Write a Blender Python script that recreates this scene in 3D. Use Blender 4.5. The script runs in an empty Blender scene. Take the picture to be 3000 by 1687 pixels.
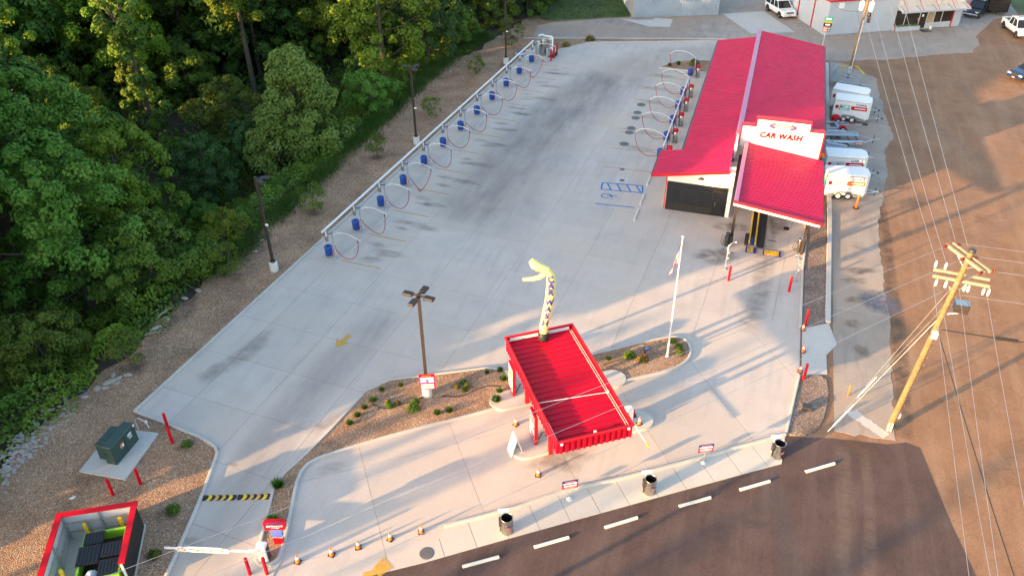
import bpy, math, random
import numpy as np
from mathutils import Vector, Matrix
random.seed(7)
sc = bpy.context.scene
COL = sc.collection
R = math.radians

# ------------------------------------------------------------------ camera
F_PX, PITCH, ROLL, YAW, CAM_H = 2390.24, R(35.105), R(-0.582), R(17.737), 33.0
def _cam_axes():
    cp, sp = math.cos(PITCH), math.sin(PITCH)
    fw = Vector((0, cp, -sp)); up = Vector((0, sp, cp)); rt = Vector((1, 0, 0))
    cr, sr = math.cos(ROLL), math.sin(ROLL)
    r2 = cr * rt + sr * up; u2 = -sr * rt + cr * up
    rot = Matrix.Rotation(YAW, 3, 'Z')
    return rot @ r2, rot @ u2, rot @ fw
C_R, C_U, C_F = _cam_axes()
cam_d = bpy.data.cameras.new('camera')
cam_d.sensor_width = 36.0
cam_d.lens = F_PX / 3000 * 36.0
cam_d.clip_start = 0.5
cam_d.clip_end = 3000
cam = bpy.data.objects.new('camera', cam_d)
COL.objects.link(cam)
m = Matrix((C_R, C_U, -C_F)).transposed().to_4x4()
m.translation = (0, 0, CAM_H)
cam.matrix_world = m
sc.camera = cam

# ------------------------------------------------------------------ sky, sun, exposure
SUN_AZ, SUN_EL = 41.5, 9.4          # horizontal direction the light travels (from +Y, clockwise) and elevation
world = bpy.data.worlds.new('World')
sc.world = world
world.use_nodes = True
wn = world.node_tree
sky = wn.nodes.new('ShaderNodeTexSky')
sky.sky_type = 'NISHITA'
sky.sun_disc = False
sky.sun_elevation = R(SUN_EL)
sky.sun_rotation = R(180 + SUN_AZ)
sky.air_density = 1.0
sky.dust_density = 2.2
bg = wn.nodes['Background']
bg.inputs['Strength'].default_value = 0.15
wn.links.new(sky.outputs['Color'], bg.inputs['Color'])
sun_d = bpy.data.lights.new('sun', 'SUN')
sun_d.energy = 3.9
sun_d.angle = R(0.6)
sun_d.color = (1.0, 0.60, 0.26)
sun = bpy.data.objects.new('sun', sun_d)
COL.objects.link(sun)
ldir = Vector((math.sin(R(SUN_AZ)) * math.cos(R(SUN_EL)), math.cos(R(SUN_AZ)) * math.cos(R(SUN_EL)), -math.sin(R(SUN_EL))))
sun.rotation_euler = ldir.to_track_quat('-Z', 'Y').to_euler()
sun.location = (-60, -60, 60)
sc.view_settings.view_transform = 'Standard'
sc.view_settings.look = 'None'
sc.view_settings.gamma = 1.0
sc.view_settings.use_curve_mapping = False
sc.view_settings.exposure = 2.15
sc.cycles.max_bounces = 6
sc.cycles.diffuse_bounces = 3
sc.cycles.glossy_bounces = 3
sc.cycles.transparent_max_bounces = 8
sc.cycles.sample_clamp_indirect = 4.0

# ------------------------------------------------------------------ materials
MATS = {}
def _nt(name):
    m = bpy.data.materials.new(name)
    m.use_nodes = True
    nt = m.node_tree
    MATS[name] = m
    return m, nt, nt.nodes['Principled BSDF']
def _noise(nt, vec, scale, detail=4, rough=.55):
    n = nt.nodes.new('ShaderNodeTexNoise')
    n.inputs['Scale'].default_value = scale
    n.inputs['Detail'].default_value = detail
    n.inputs['Roughness'].default_value = rough
    nt.links.new(vec, n.inputs['Vector'])
    return n.outputs['Fac']
def _ramp(nt, fac, stops):
    r = nt.nodes.new('ShaderNodeValToRGB')
    e = r.color_ramp.elements
    while len(e) < len(stops): e.new(0.5)
    for k, (p, c) in enumerate(stops):
        e[k].position = p
        e[k].color = tuple(c) + (1,) if len(c) == 3 else c
    nt.links.new(fac, r.inputs['Fac'])
    return r.outputs['Color']
def _mix(nt, a, b, fac, mode='MIX'):
    n = nt.nodes.new('ShaderNodeMixRGB')
    n.blend_type = mode
    for s, v in (('Color1', a), ('Color2', b), ('Fac', fac)):
        if hasattr(v, 'is_output'): nt.links.new(v, n.inputs[s])
        elif isinstance(v, (int, float)): n.inputs[s].default_value = v
        else: n.inputs[s].default_value = tuple(v) + (1,)
    return n.outputs['Color']
def _math(nt, op, a, b=None):
    n = nt.nodes.new('ShaderNodeMath'); n.operation = op
    for k, v in enumerate((a, b)):
        if v is None: continue
        if hasattr(v, 'is_output'): nt.links.new(v, n.inputs[k])
        else: n.inputs[k].default_value = v
    return n.outputs[0]
def _pos(nt):
    return nt.nodes.new('ShaderNodeNewGeometry').outputs['Position']
def _objc(nt):
    return nt.nodes.new('ShaderNodeTexCoord').outputs['Object']
def _bump(nt, bsdf, h, strength, dist=.02):
    b = nt.nodes.new('ShaderNodeBump')
    b.inputs['Strength'].default_value = strength
    b.inputs['Distance'].default_value = dist
    nt.links.new(h, b.inputs['Height'])
    nt.links.new(b.outputs['Normal'], bsdf.inputs['Normal'])
def _scalevec(nt, vec, s, rz=0):
    mp = nt.nodes.new('ShaderNodeMapping')
    mp.inputs['Scale'].default_value = s
    mp.inputs['Rotation'].default_value = (0, 0, rz)
    nt.links.new(vec, mp.inputs['Vector'])
    return mp.outputs['Vector']

def paint(name, col, rough=.5, metal=0., var=.10, scale=2.5, dirt=.0, spec=.5, rnd=0.):
    """a painted, plastic or metal surface with faint cloudy wear"""
    m, nt, b = _nt(name)
    v = _objc(nt)
    n1 = _noise(nt, v, scale, 5)
    c = _ramp(nt, n1, [(.3, [x * (1 - var) for x in col]), (.7, [min(1, x * (1 + var)) for x in col])])
    if dirt > 0:
        n2 = _noise(nt, v, scale * 4.3, 6, .7)
        f = _ramp(nt, n2, [(.5, (0, 0, 0)), (.75, (1, 1, 1))])
        c = _mix(nt, c, [x * .45 + .03 for x in col], _math(nt, 'MULTIPLY', f, dirt))
    if rnd > 0:
        oi = nt.nodes.new('ShaderNodeObjectInfo')
        k = _math(nt, 'ADD', _math(nt, 'MULTIPLY', oi.outputs['Random'], rnd), 1 - rnd / 2)
        hs = nt.nodes.new('ShaderNodeHueSaturation')
        nt.links.new(k, hs.inputs['Value']); nt.links.new(c, hs.inputs['Color'])
        c = hs.outputs['Color']
    nt.links.new(c, b.inputs['Base Color'])
    rr = _ramp(nt, _noise(nt, v, scale * 3, 3), [(.3, [max(.02, rough * .8)] * 3), (.7, [min(1, rough * 1.2)] * 3)])
    nt.links.new(rr, b.inputs['Roughness'])
    b.inputs['Metallic'].default_value = metal
    b.inputs['Specular IOR Level'].default_value = spec
    return m

def concrete(name, col, blotch=.16, stain=.35, stain_col=(.16, .16, .17), rnd=.06, tint=(1.06, 1.0, .92)):
    m, nt, b = _nt(name)
    p = _pos(nt)
    big = _noise(nt, p, .11, 4)
    mid = _noise(nt, p, .55, 5, .6)
    fine = _noise(nt, p, 9, 3, .6)
    brush = _noise(nt, _scalevec(nt, p, (1.1, .12, 1), R(-68)), 1.6, 4, .6)
    c = _ramp(nt, mid, [(.28, [x * (1 - blotch) for x in col]), (.72, [x * (1 + blotch * .6) for x in col])])
    c = _mix(nt, c, [x * t for x, t in zip(col, tint)], _ramp(nt, big, [(.4, (0, 0, 0)), (.65, (.8, .8, .8))]))
    st = _ramp(nt, brush, [(.5, (0, 0, 0)), (.78, (1, 1, 1))])
    st2 = _ramp(nt, big, [(.42, (1, 1, 1)), (.6, (.15, .15, .15))])
    c = _mix(nt, c, stain_col, _math(nt, 'MULTIPLY', _math(nt, 'MULTIPLY', st, st2), stain))
    c = _mix(nt, c, _ramp(nt, fine, [(.3, (.86, .86, .86)), (.7, (1, 1, 1))]), .7, 'MULTIPLY')
    if rnd:
        oi = nt.nodes.new('ShaderNodeObjectInfo')
        hs = nt.nodes.new('ShaderNodeHueSaturation')
        nt.links.new(_math(nt, 'ADD', _math(nt, 'MULTIPLY', oi.outputs['Random'], rnd), 1 - rnd / 2), hs.inputs['Value'])
        nt.links.new(c, hs.inputs['Color']); c = hs.outputs['Color']
    nt.links.new(c, b.inputs['Base Color'])
    b.inputs['Roughness'].default_value = .85
    b.inputs['Specular IOR Level'].default_value = .25
    _bump(nt, b, fine, .25, .01)
    return m

def gravel(name, c_lo, c_hi, c_speck, scale=11):
    m, nt, b = _nt(name)
    p = _pos(nt)
    vo = nt.nodes.new('ShaderNodeTexVoronoi')
    vo.inputs['Scale'].default_value = scale
    nt.links.new(p, vo.inputs['Vector'])
    sep = nt.nodes.new('ShaderNodeSeparateColor'); nt.links.new(vo.outputs['Color'], sep.inputs[0])
    c = _ramp(nt, sep.outputs[0], [(.0, c_lo), (.55, c_hi), (.9, c_hi), (.97, c_speck)])
    big = _noise(nt, p, .35, 5, .65)
    c = _mix(nt, c, _ramp(nt, big, [(.3, (.62, .58, .58)), (.62, (1.05, 1.02, 1))]), 1., 'MULTIPLY')
    nt.links.new(c, b.inputs['Base Color'])
    b.inputs['Roughness'].default_value = .95
    b.inputs['Specular IOR Level'].default_value = .2
    h = _math(nt, 'SUBTRACT', 1., vo.outputs['Distance'])
    _bump(nt, b, h, 1.0, .04)
    return m

def asphalt(name, lo, hi, wear, wscale=.22, wdir=0., cracks=0.):
    m, nt, b = _nt(name)
    p = _pos(nt)
    mid = _noise(nt, p, .4, 6, .65)
    c = _ramp(nt, mid, [(.3, lo), (.7, hi)])
    w = _noise(nt, _scalevec(nt, p, (1.4, .13, 1), wdir), wscale * 3, 5, .65)
    c = _mix(nt, c, wear, _math(nt, 'MULTIPLY', _ramp(nt, w, [(.48, (0, 0, 0)), (.75, (1, 1, 1))]), .55))
    fine = _noise(nt, p, 16, 3, .7)
    c = _mix(nt, c, _ramp(nt, fine, [(.3, (.66, .66, .66)), (.7, (1.15, 1.15, 1.15))]), .9, 'MULTIPLY')
    if cracks:
        vo = nt.nodes.new('ShaderNodeTexVoronoi'); vo.feature = 'DISTANCE_TO_EDGE'
        vo.inputs['Scale'].default_value = .55
        dn = nt.nodes.new('ShaderNodeMixRGB'); dn.blend_type = 'ADD'; dn.inputs[0].default_value = .8
        nz = nt.nodes.new('ShaderNodeTexNoise'); nz.inputs['Scale'].default_value = 1.1; nz.inputs['Detail'].default_value = 6
        nt.links.new(p, nz.inputs['Vector']); nt.links.new(p, dn.inputs[1]); nt.links.new(nz.outputs['Color'], dn.inputs[2])
        nt.links.new(dn.outputs[0], vo.inputs['Vector'])
        cr = _ramp(nt, vo.outputs['Distance'], [(.0, (1, 1, 1)), (.018, (0, 0, 0))])
        msk = _ramp(nt, _noise(nt, p, .13, 3), [(.45, (0, 0, 0)), (.6, (1, 1, 1))])
        c = _mix(nt, c, [x * .4 for x in lo], _math(nt, 'MULTIPLY', _math(nt, 'MULTIPLY', cr, msk), cracks))
    nt.links.new(c, b.inputs['Base Color'])
    b.inputs['Roughness'].default_value = .9
    b.inputs['Specular IOR Level'].default_value = .25
    _bump(nt, b, fine, .5, .02)
    return m

def leafmat(name, cols, rnd=.5, trans=.25):
    """foliage: colour varies by leaf position and by plant"""
    m, nt, b = _nt(name)
    p = _pos(nt)
    n = _noise(nt, p, .55, 3)
    n2 = _noise(nt, p, 4.0, 2)
    f = _math(nt, 'ADD', _math(nt, 'MULTIPLY', n, .6), _math(nt, 'MULTIPLY', n2, .4))
    k = len(cols)
    c = _ramp(nt, f, [(.3 + .4 * i / (k - 1), cc) for i, cc in enumerate(cols)])
    oi = nt.nodes.new('ShaderNodeObjectInfo')
    hs = nt.nodes.new('ShaderNodeHueSaturation')
    nt.links.new(_math(nt, 'ADD', _math(nt, 'MULTIPLY', oi.outputs['Random'], rnd), 1 - rnd / 2), hs.inputs['Value'])
    nt.links.new(_math(nt, 'ADD', _math(nt, 'MULTIPLY', oi.outputs['Random'], .05), .475), hs.inputs['Hue'])
    nt.links.new(c, hs.inputs['Color'])
    c = hs.outputs['Color']
    nt.links.new(c, b.inputs['Base Color'])
    b.inputs['Roughness'].default_value = .6
    b.inputs['Specular IOR Level'].default_value = .16
    tr = nt.nodes.new('ShaderNodeBsdfTranslucent')
    nt.links.new(_mix(nt, c, (.9, 1.0, .35), .35, 'MULTIPLY'), tr.inputs['Color'])
    mx = nt.nodes.new('ShaderNodeMixShader'); mx.inputs[0].default_value = trans
    nt.links.new(b.outputs[0], mx.inputs[1]); nt.links.new(tr.outputs[0], mx.inputs[2])
    nt.links.new(mx.outputs[0], nt.nodes['Material Output'].inputs['Surface'])
    return m

def decalmat(name, col, strength=1., scale=(1., 1., 1.), rz=0, lo=.35, hi=.7, nscale=1.2):
    """a thin stain or worn paint film: the mesh attribute fade gives its soft outline"""
    m, nt, b = _nt(name)
    b.inputs['Base Color'].default_value = tuple(col) + (1,)
    b.inputs['Roughness'].default_value = .85
    b.inputs['Specular IOR Level'].default_value = .2
    at = nt.nodes.new('ShaderNodeAttribute'); at.attribute_name = 'fade'
    n = _noise(nt, _scalevec(nt, _pos(nt), scale, rz), nscale, 5, .65)
    f = _math(nt, 'MULTIPLY', _math(nt, 'MULTIPLY', _ramp(nt, n, [(lo, (.12, .12, .12)), (hi, (1, 1, 1))]), at.outputs['Fac']), strength)
    tr = nt.nodes.new('ShaderNodeBsdfTransparent')
    mx = nt.nodes.new('ShaderNodeMixShader')
    nt.links.new(f, mx.inputs[0]); nt.links.new(tr.outputs[0], mx.inputs[1]); nt.links.new(b.outputs[0], mx.inputs[2])
    nt.links.new(mx.outputs[0], nt.nodes['Material Output'].inputs['Surface'])
    return m

concrete('concrete_new', (.535, .482, .442), .11, .30, (.25, .225, .23))
concrete('concrete_walk', (.55, .53, .49), .10, .12, (.3, .27, .24))
concrete('concrete_kerb', (.52, .51, .49), .14, .25, (.25, .24, .23), rnd=.0)
concrete('concrete_old', (.36, .315, .28), .22, .55, (.17, .14, .125), rnd=.14, tint=(1.1, .95, .82))
concrete('concrete_patch', (.55, .55, .54), .08, .05, (.3, .3, .3), rnd=0)
paint('joint', (.22, .205, .19), .9)
gravel('gravel', (.20, .125, .08), (.43, .28, .18), (.62, .53, .43), 20)
gravel('gravel_dark', (.11, .085, .075), (.29, .225, .19), (.50, .44, .40), 20)
gravel('gravel_blue', (.10, .11, .13), (.28, .30, .34), (.55, .56, .58), 9)
asphalt('asphalt_brown', (.245, .132, .076), (.34, .194, .115), (.41, .275, .185), .2, R(-40), .45)
asphalt('asphalt_dark', (.082, .053, .047), (.125, .085, .076), (.175, .125, .11), .2, R(75))
asphalt('soil', (.045, .035, .026), (.085, .065, .045), (.11, .09, .06), .3)
asphalt('dirt', (.16, .115, .09), (.25, .185, .15), (.30, .25, .21), .3)
paint('grass_base', (.075, .105, .03), .95, var=.35, scale=.35)
paint('red', (.52, .004, .015), .42, var=.05, spec=.25)
paint('roof_red', (.48, .003, .058), .40, var=.10, scale=.5, dirt=.10, spec=.25)
paint('canopy_red', (.46, .002, .022), .42, var=.08, scale=.7, dirt=.08, spec=.2)
paint('trim_red', (.55, .012, .02), .38, var=.05, spec=.3)
paint('white', (.80, .79, .77), .5, var=.03)
paint('white_metal', (.74, .75, .77), .35, var=.05, dirt=.15)
paint('dirty_white', (.62, .61, .58), .7, var=.08, dirt=.35)
paint('steel', (.62, .63, .65), .32, .9, var=.1)
paint('galv', (.50, .53, .57), .42, .75, var=.14, dirt=.15)
paint('stainless', (.46, .44, .42), .28, 1., var=.08)
paint('dark_steel', (.05, .05, .055), .5, .3)
paint('bronze', (.045, .032, .028), .5, .2, var=.1)
paint('black', (.015, .015, .017), .55)
paint('rubber', (.022, .022, .024), .8, var=.2)
paint('blue', (.008, .07, .34), .42, var=.08)
paint('blue_print', (.05, .06, .35), .5)
paint('blue_paint', (.02, .20, .52), .7, var=.15, dirt=.2)
paint('yellow', (.75, .50, .02), .5, dirt=.15)
paint('yellow_paint', (.62, .36, .08), .8, var=.2, dirt=.3)
paint('orange', (.85, .16, .015), .5)
paint('hose_red', (.36, .01, .015), .5)
paint('green_box', (.028, .062, .055), .5, var=.08, dirt=.08)
paint('lime', (.22, .50, .03), .5, var=.1, dirt=.2)
paint('wood_pole', (.23, .13, .06), .9, var=.3, scale=5, dirt=.55)
paint('wood', (.40, .30, .19), .85, var=.25, scale=5, dirt=.4)
paint('wood_grey', (.36, .31, .25), .85, var=.2, scale=5)
paint('bark', (.10, .078, .06), .9, var=.3, scale=5)
paint('pale_wall', (.44, .48, .54), .7, var=.05, scale=.4, dirt=.12)
paint('metal_wall', (.40, .47, .55), .45, .35, var=.12, scale=.5, dirt=.2)
paint('awning', (.62, .60, .57), .5, .2, var=.1, dirt=.25)
paint('porcelain', (.80, .80, .80), .25)
paint('brown_porcelain', (.16, .03, .02), .2)
paint('car_white', (.78, .78, .77), .2, var=.02, spec=.6)
paint('car_blue', (.02, .045, .10), .18, .3, var=.05, spec=.6)
paint('car_black', (.012, .012, .014), .3, var=.05)
paint('car_trim', (.02, .02, .022), .5)
paint('chrome', (.75, .76, .78), .12, 1.)
paint('glass_dark', (.012, .014, .017), .06, var=.0, spec=.8)
paint('glass_brown', (.035, .026, .02), .12, var=.3, scale=.8)
paint('lamp_glass', (.75, .75, .72), .15)
paint('lens_red', (.35, .01, .01), .3)
paint('tag_white', (.85, .85, .85), .6)
paint('plate', (.62, .62, .62), .5)
paint('skin_yellow', (.88, .76, .26), .55, var=.05)
paint('cover_iron', (.13, .13, .135), .7, .2, var=.15)
paint('stop_white', (.66, .65, .61), .8, var=.06, scale=4, dirt=.35)
paint('letter_blue', (.045, .045, .27), .6)
paint('flag_red', (.50, .02, .03), .8)
paint('flag_blue', (.02, .03, .17), .8)
paint('flag_white', (.78, .78, .76), .8)
paint('bag', (.72, .72, .78), .6)
paint('print_blue', (.10, .16, .55), .5)
paint('print_green', (.03, .48, .32), .5)
paint('print_teal', (.35, .52, .50), .5, var=.4, scale=2)
paint('print_grey', (.52, .55, .58), .5, var=.35, scale=3)
paint('litter', (.7, .7, .7), .8)
paint('rock', (.34, .30, .27), .9, var=.25, scale=3)
leafmat('leaf_deep', [(0.036, 0.073, 0.015), (0.07, 0.13, 0.024), (0.126, 0.202, 0.037)], .8)
leafmat('leaf_mid', [(0.061, 0.115, 0.017), (0.111, 0.194, 0.028), (0.182, 0.275, 0.044)], .6)
leafmat('leaf_bright', [(0.088, 0.15, 0.014), (0.144, 0.222, 0.022), (0.225, 0.294, 0.03)], .4)
leafmat('leaf_olive', [(0.117, 0.163, 0.033), (0.189, 0.244, 0.05), (0.273, 0.325, 0.072)], .4)
leafmat('leaf_blue', [(0.036, 0.077, 0.023), (0.063, 0.125, 0.034), (0.105, 0.175, 0.047)], .5)
leafmat('grass', [(.035, .07, .014), (.06, .11, .022), (.10, .145, .035)], .4)
leafmat('shrub_leaf', [(.04, .10, .012), (.075, .16, .018), (.13, .21, .03)], .35)
paint('petal_red', (.55, .07, .05), .7)
paint('petal_pink', (.72, .25, .32), .7)
decalmat('tyre_film', (.15, .15, .165), .30, (1.2, .35, 1), R(-6), .2, .85, .55)
decalmat('oil_film', (.08, .075, .08), .40, (.7, 1.5, 1), R(-6), .3, .8, 1.3)
decalmat('mud_film', (.20, .13, .085), .55, (1, 1, 1), 0, .35, .7, 1.0)
decalmat('worn_yellow', (.66, .38, .06), .85, (1, 1, 1), 0, .2, .6, 3.)
decalmat('worn_blue', (.015, .18, .55), .95, (1, 1, 1), 0, .15, .5, 3.)
decalmat('dust_film', (.36, .27, .21), .32, (.5, 2.5, 1), R(8), .35, .75, .9)
decalmat('blue_film', (.13, .16, .23), .85, (1, 1, 1), 0, .3, .6, 2.)
decalmat('wet_film', (.10, .085, .075), .6, (1, 1, 1), 0, .35, .65, .9)

# ------------------------------------------------------------------ mesh helpers
class MB:
    def __init__(s): s.v = []; s.f = []; s.mi = []; s.sm = []; s.cur = 0; s.fade = None
    def add(s, vs, fs, smooth=False):
        o = len(s.v); s.v.extend([tuple(p) for p in vs])
        for f in fs: s.f.append(tuple(i + o for i in f)); s.mi.append(s.cur); s.sm.append(smooth)
        return s
    def m(s, k): s.cur = k; return s
    def box(s, x0, x1, y0, y1, z0, z1, M=None):
        vs = [(x, y, z) for z in (z0, z1) for y in (y0, y1) for x in (x0, x1)]
        if M is not None: vs = [M @ Vector(p) for p in vs]
        return s.add(vs, [(0, 2, 3, 1), (4, 5, 7, 6), (0, 1, 5, 4), (2, 6, 7, 3), (0, 4, 6, 2), (1, 3, 7, 5)])
    def cbox(s, c, d, M=None):
        return s.box(c[0] - d[0] / 2, c[0] + d[0] / 2, c[1] - d[1] / 2, c[1] + d[1] / 2, c[2] - d[2] / 2, c[2] + d[2] / 2, M)
    def bevbox(s, x0, x1, y0, y1, z0, z1, b=.05, M=None):
        """box with all vertical and top edges chamfered"""
        ring = lambda i, z: [(x0 + i + b, y0 + i, z), (x1 - i - b, y0 + i, z), (x1 - i, y0 + i + b, z), (x1 - i, y1 - i - b, z), (x1 - i - b, y1 - i, z), (x0 + i + b, y1 - i, z), (x0 + i, y1 - i - b, z), (x0 + i, y0 + i + b, z)]
        vs = ring(0, z0) + ring(0, z1 - b) + ring(b * .8, z1)
        if M is not None: vs = [M @ Vector(p) for p in vs]
        fs = [tuple(reversed(range(8)))] + [(k + a, k + (a + 1) % 8, k + 8 + (a + 1) % 8, k + 8 + a) for k in (0, 8) for a in range(8)] + [tuple(range(16, 24))]
        return s.add(vs, fs)
    def cyl(s, p0, p1, r0, r1=None, n=10, cap=True, smooth=True):
        r1 = r0 if r1 is None else r1
        p0, p1 = Vector(p0), Vector(p1); d = (p1 - p0).normalized()
        a = d.orthogonal().normalized(); b = d.cross(a)
        vs = [p + r * (math.cos(2 * math.pi * k / n) * a + math.sin(2 * math.pi * k / n) * b) for p, r in ((p0, r0), (p1, r1)) for k in range(n)]
        s.add(vs, [(k, (k + 1) % n, n + (k + 1) % n, n + k) for k in range(n)], smooth)
        if cap: s.add(vs, [tuple(reversed(range(n))), tuple(range(n, 2 * n))])
        return s
    def tube(s, pts, r, n=6, cap=True):
        pts = [Vector(p) for p in pts]; L = len(pts)
        rs = r if isinstance(r, (list, tuple)) else [r] * L
        vs = []; a = None
        for i, p in enumerate(pts):
            d = (pts[min(i + 1, L - 1)] - pts[max(i - 1, 0)])
            d = d.normalized() if d.length > 1e-9 else Vector((0, 0, 1))
            a = d.orthogonal().normalized() if a is None else (a - a.dot(d) * d).normalized()
            b = d.cross(a)
            vs += [p + rs[i] * (math.cos(2 * math.pi * k / n) * a + math.sin(2 * math.pi * k / n) * b) for k in range(n)]
        s.add(vs, [(i * n + k, i * n + (k + 1) % n, (i + 1) * n + (k + 1) % n, (i + 1) * n + k) for i in range(L - 1) for k in range(n)], True)
        if cap: s.add(vs, [tuple(reversed(range(n))), tuple(range((L - 1) * n, L * n))])
        return s
    def lathe(s, prof, c=(0, 0, 0), n=16, smooth=True, cap0=True, cap1=True, M=None):
        vs = [(c[0] + r * math.cos(2 * math.pi * k / n), c[1] + r * math.sin(2 * math.pi * k / n), c[2] + z) for r, z in prof for k in range(n)]
        if M is not None: vs = [M @ Vector(p) for p in vs]
        L = len(prof)
        s.add(vs, [(i * n + k, i * n + (k + 1) % n, (i + 1) * n + (k + 1) % n, (i + 1) * n + k) for i in range(L - 1) for k in range(n)], smooth)
        if cap0: s.add(vs, [tuple(reversed(range(n)))])
        if cap1: s.add(vs, [tuple(range((L - 1) * n, L * n))])
        return s
    def prism(s, poly, z0, z1, bottom=False):
        n = len(poly)
        if sum(poly[i][0] * poly[(i + 1) % n][1] - poly[(i + 1) % n][0] * poly[i][1] for i in range(n)) < 0: poly = poly[::-1]
        vs = [(p[0], p[1], z0) for p in poly] + [(p[0], p[1], z1) for p in poly]
        fs = [tuple(range(n, 2 * n))] + [(k, (k + 1) % n, n + (k + 1) % n, n + k) for k in range(n)]
        if bottom: fs.append(tuple(reversed(range(n))))
        return s.add(vs, fs)
    def xprism(s, poly, y0, y1):
        """polygon given in x,z extruded along y"""
        n = len(poly)
        if sum(poly[i][0] * poly[(i + 1) % n][1] - poly[(i + 1) % n][0] * poly[i][1] for i in range(n)) < 0: poly = poly[::-1]
        vs = [(p[0], y0, p[1]) for p in poly] + [(p[0], y1, p[1]) for p in poly]
        return s.add(vs, [tuple(range(n)), tuple(reversed(range(n, 2 * n)))] + [(k + n, (k + 1) % n + n, (k + 1) % n, k) for k in range(n)])
    def sheet(s, poly, z):
        n = len(poly)
        if sum(poly[i][0] * poly[(i + 1) % n][1] - poly[(i + 1) % n][0] * poly[i][1] for i in range(n)) < 0: poly = poly[::-1]
        return s.add([(p[0], p[1], z) for p in poly], [tuple(range(n))])
    def xf(s, M): s.v = [tuple(M @ Vector(p)) for p in s.v]; return s
    def mesh(s, name, mats):
        me = bpy.data.meshes.new(name)
        me.from_pydata(s.v, [], s.f)
        for k in ([mats] if isinstance(mats, str) else mats): me.materials.append(MATS[k])
        me.polygons.foreach_set('material_index', s.mi)
        me.polygons.foreach_set('use_smooth', s.sm)
        if s.fade is not None:
            at = me.attributes.new('fade', 'FLOAT', 'POINT'); at.data.foreach_set('value', s.fade)
        me.update()
        return me
    def build(s, name, mats, parent=None, loc=None, rz=0, world=False, label=None):
        if world and parent is not None:
            s.xf((Matrix.Translation(parent.location) @ Matrix.Rotation(parent.rotation_euler.z, 4, 'Z')).inverted())
        o = bpy.data.objects.new(name, s.mesh(name, mats)); COL.objects.link(o)
        if parent is not None: o.parent = parent
        if loc is not None: o.location = loc
        o.rotation_euler.z = rz
        if label: o['label'] = label
        return o
def tag(o, label=None, cat=None, group=None, kind=None):
    if label: o['label'] = label
    if cat: o['category'] = cat
    if group: o['group'] = group
    if kind: o['kind'] = kind
    return o
def thing(name, label, cat, loc=(0, 0, 0), rz=0, group=None):
    o = bpy.data.objects.new(name, None); COL.objects.link(o)
    o.empty_display_size = .3
    o.location = loc; o.rotation_euler = (0, 0, rz)
    return tag(o, label, cat, group)
def copy_tree(o, loc=None, rz=None, label=None, parent=None, scale=None):
    c = o.copy(); COL.objects.link(c)
    if parent is not None: c.parent = parent
    if loc is not None: c.location = loc
    if rz is not None: c.rotation_euler.z = rz
    if scale is not None: c.scale = scale
    if label: c['label'] = label
    for ch in KIDS(o): copy_tree(ch, parent=c)
    return c
_KID = {}
def KIDS(o): return list(o.children)
def inst(mesh, name, parent, loc=(0, 0, 0), rz=0, scale=None):
    o = bpy.data.objects.new(name, mesh); COL.objects.link(o)
    o.parent = parent; o.location = loc; o.rotation_euler.z = rz
    if scale: o.scale = scale
    return o
def struct(o): o['kind'] = 'structure'; return o
def text_mesh(s, size, depth=.01, bold=.0, shear=0., align='CENTER', width=None, space=1.):
    cu = bpy.data.curves.new('lettering', 'FONT')
    cu.body = s; cu.size = size; cu.extrude = depth / 2; cu.offset = bold; cu.shear = shear
    cu.align_x = align; cu.align_y = 'CENTER'; cu.space_character = space; cu.resolution_u = 3
    ob = bpy.data.objects.new('lettering', cu)
    COL.objects.link(ob)
    bpy.context.view_layer.update()
    dg = bpy.context.evaluated_depsgraph_get()
    me = bpy.data.meshes.new_from_object(ob.evaluated_get(dg))
    COL.objects.unlink(ob); bpy.data.objects.remove(ob); bpy.data.curves.remove(cu)
    if width and me.vertices:
        xs = [v.co.x for v in me.vertices]; k = width / (max(xs) - min(xs)); c = (max(xs) + min(xs)) / 2 if align == 'CENTER' else 0
        for v in me.vertices: v.co.x = (v.co.x - c) * k
    return me
def put_text(s, name, mat, parent, M, **kw):
    """lettering laid in the plane of matrix M (x right, y up, z out), given in parent space"""
    me = text_mesh(s, **kw); me.materials.clear(); me.materials.append(MATS[mat]); me.transform(M); me.name = name
    o = bpy.data.objects.new(name, me); COL.objects.link(o); o.parent = parent
    return o
def plane_M(origin, xdir, ydir):
    x = Vector(xdir).normalized(); y = Vector(ydir); y = (y - y.dot(x) * x).normalized(); z = x.cross(y)
    M = Matrix((x, y, z)).transposed().to_4x4(); M.translation = origin
    return M
def arc(c, r, a0, a1, n): return [(c[0] + r * math.cos(R(a0 + (a1 - a0) * k / n)), c[1] + r * math.sin(R(a0 + (a1 - a0) * k / n))) for k in range(n + 1)]
def clip(poly, a, b, c):
    out = []; n = len(poly)
    for i in range(n):
        p, q = poly[i], poly[(i + 1) % n]
        dp, dq = a * p[0] + b * p[1] - c, a * q[0] + b * q[1] - c
        if dp <= 0: out.append(p)
        if (dp < 0 < dq) or (dq < 0 < dp):
            t = dp / (dp - dq); out.append((p[0] + t * (q[0] - p[0]), p[1] + t * (q[1] - p[1])))
    return out
def area(p): return abs(sum(p[i][0] * p[(i + 1) % len(p)][1] - p[(i + 1) % len(p)][0] * p[i][1] for i in range(len(p)))) / 2 if len(p) > 2 else 0
def smooth_poly(pts, it=2, closed=True):
    for _ in range(it):
        q = []; n = len(pts)
        for i in range(n if closed else n - 1):
            a, b = pts[i], pts[(i + 1) % n]
            q += [(a[0] * .75 + b[0] * .25, a[1] * .75 + b[1] * .25), (a[0] * .25 + b[0] * .75, a[1] * .25 + b[1] * .75)]
        if not closed: q = [pts[0]] + q + [pts[-1]]
        pts = q
    return pts
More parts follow.
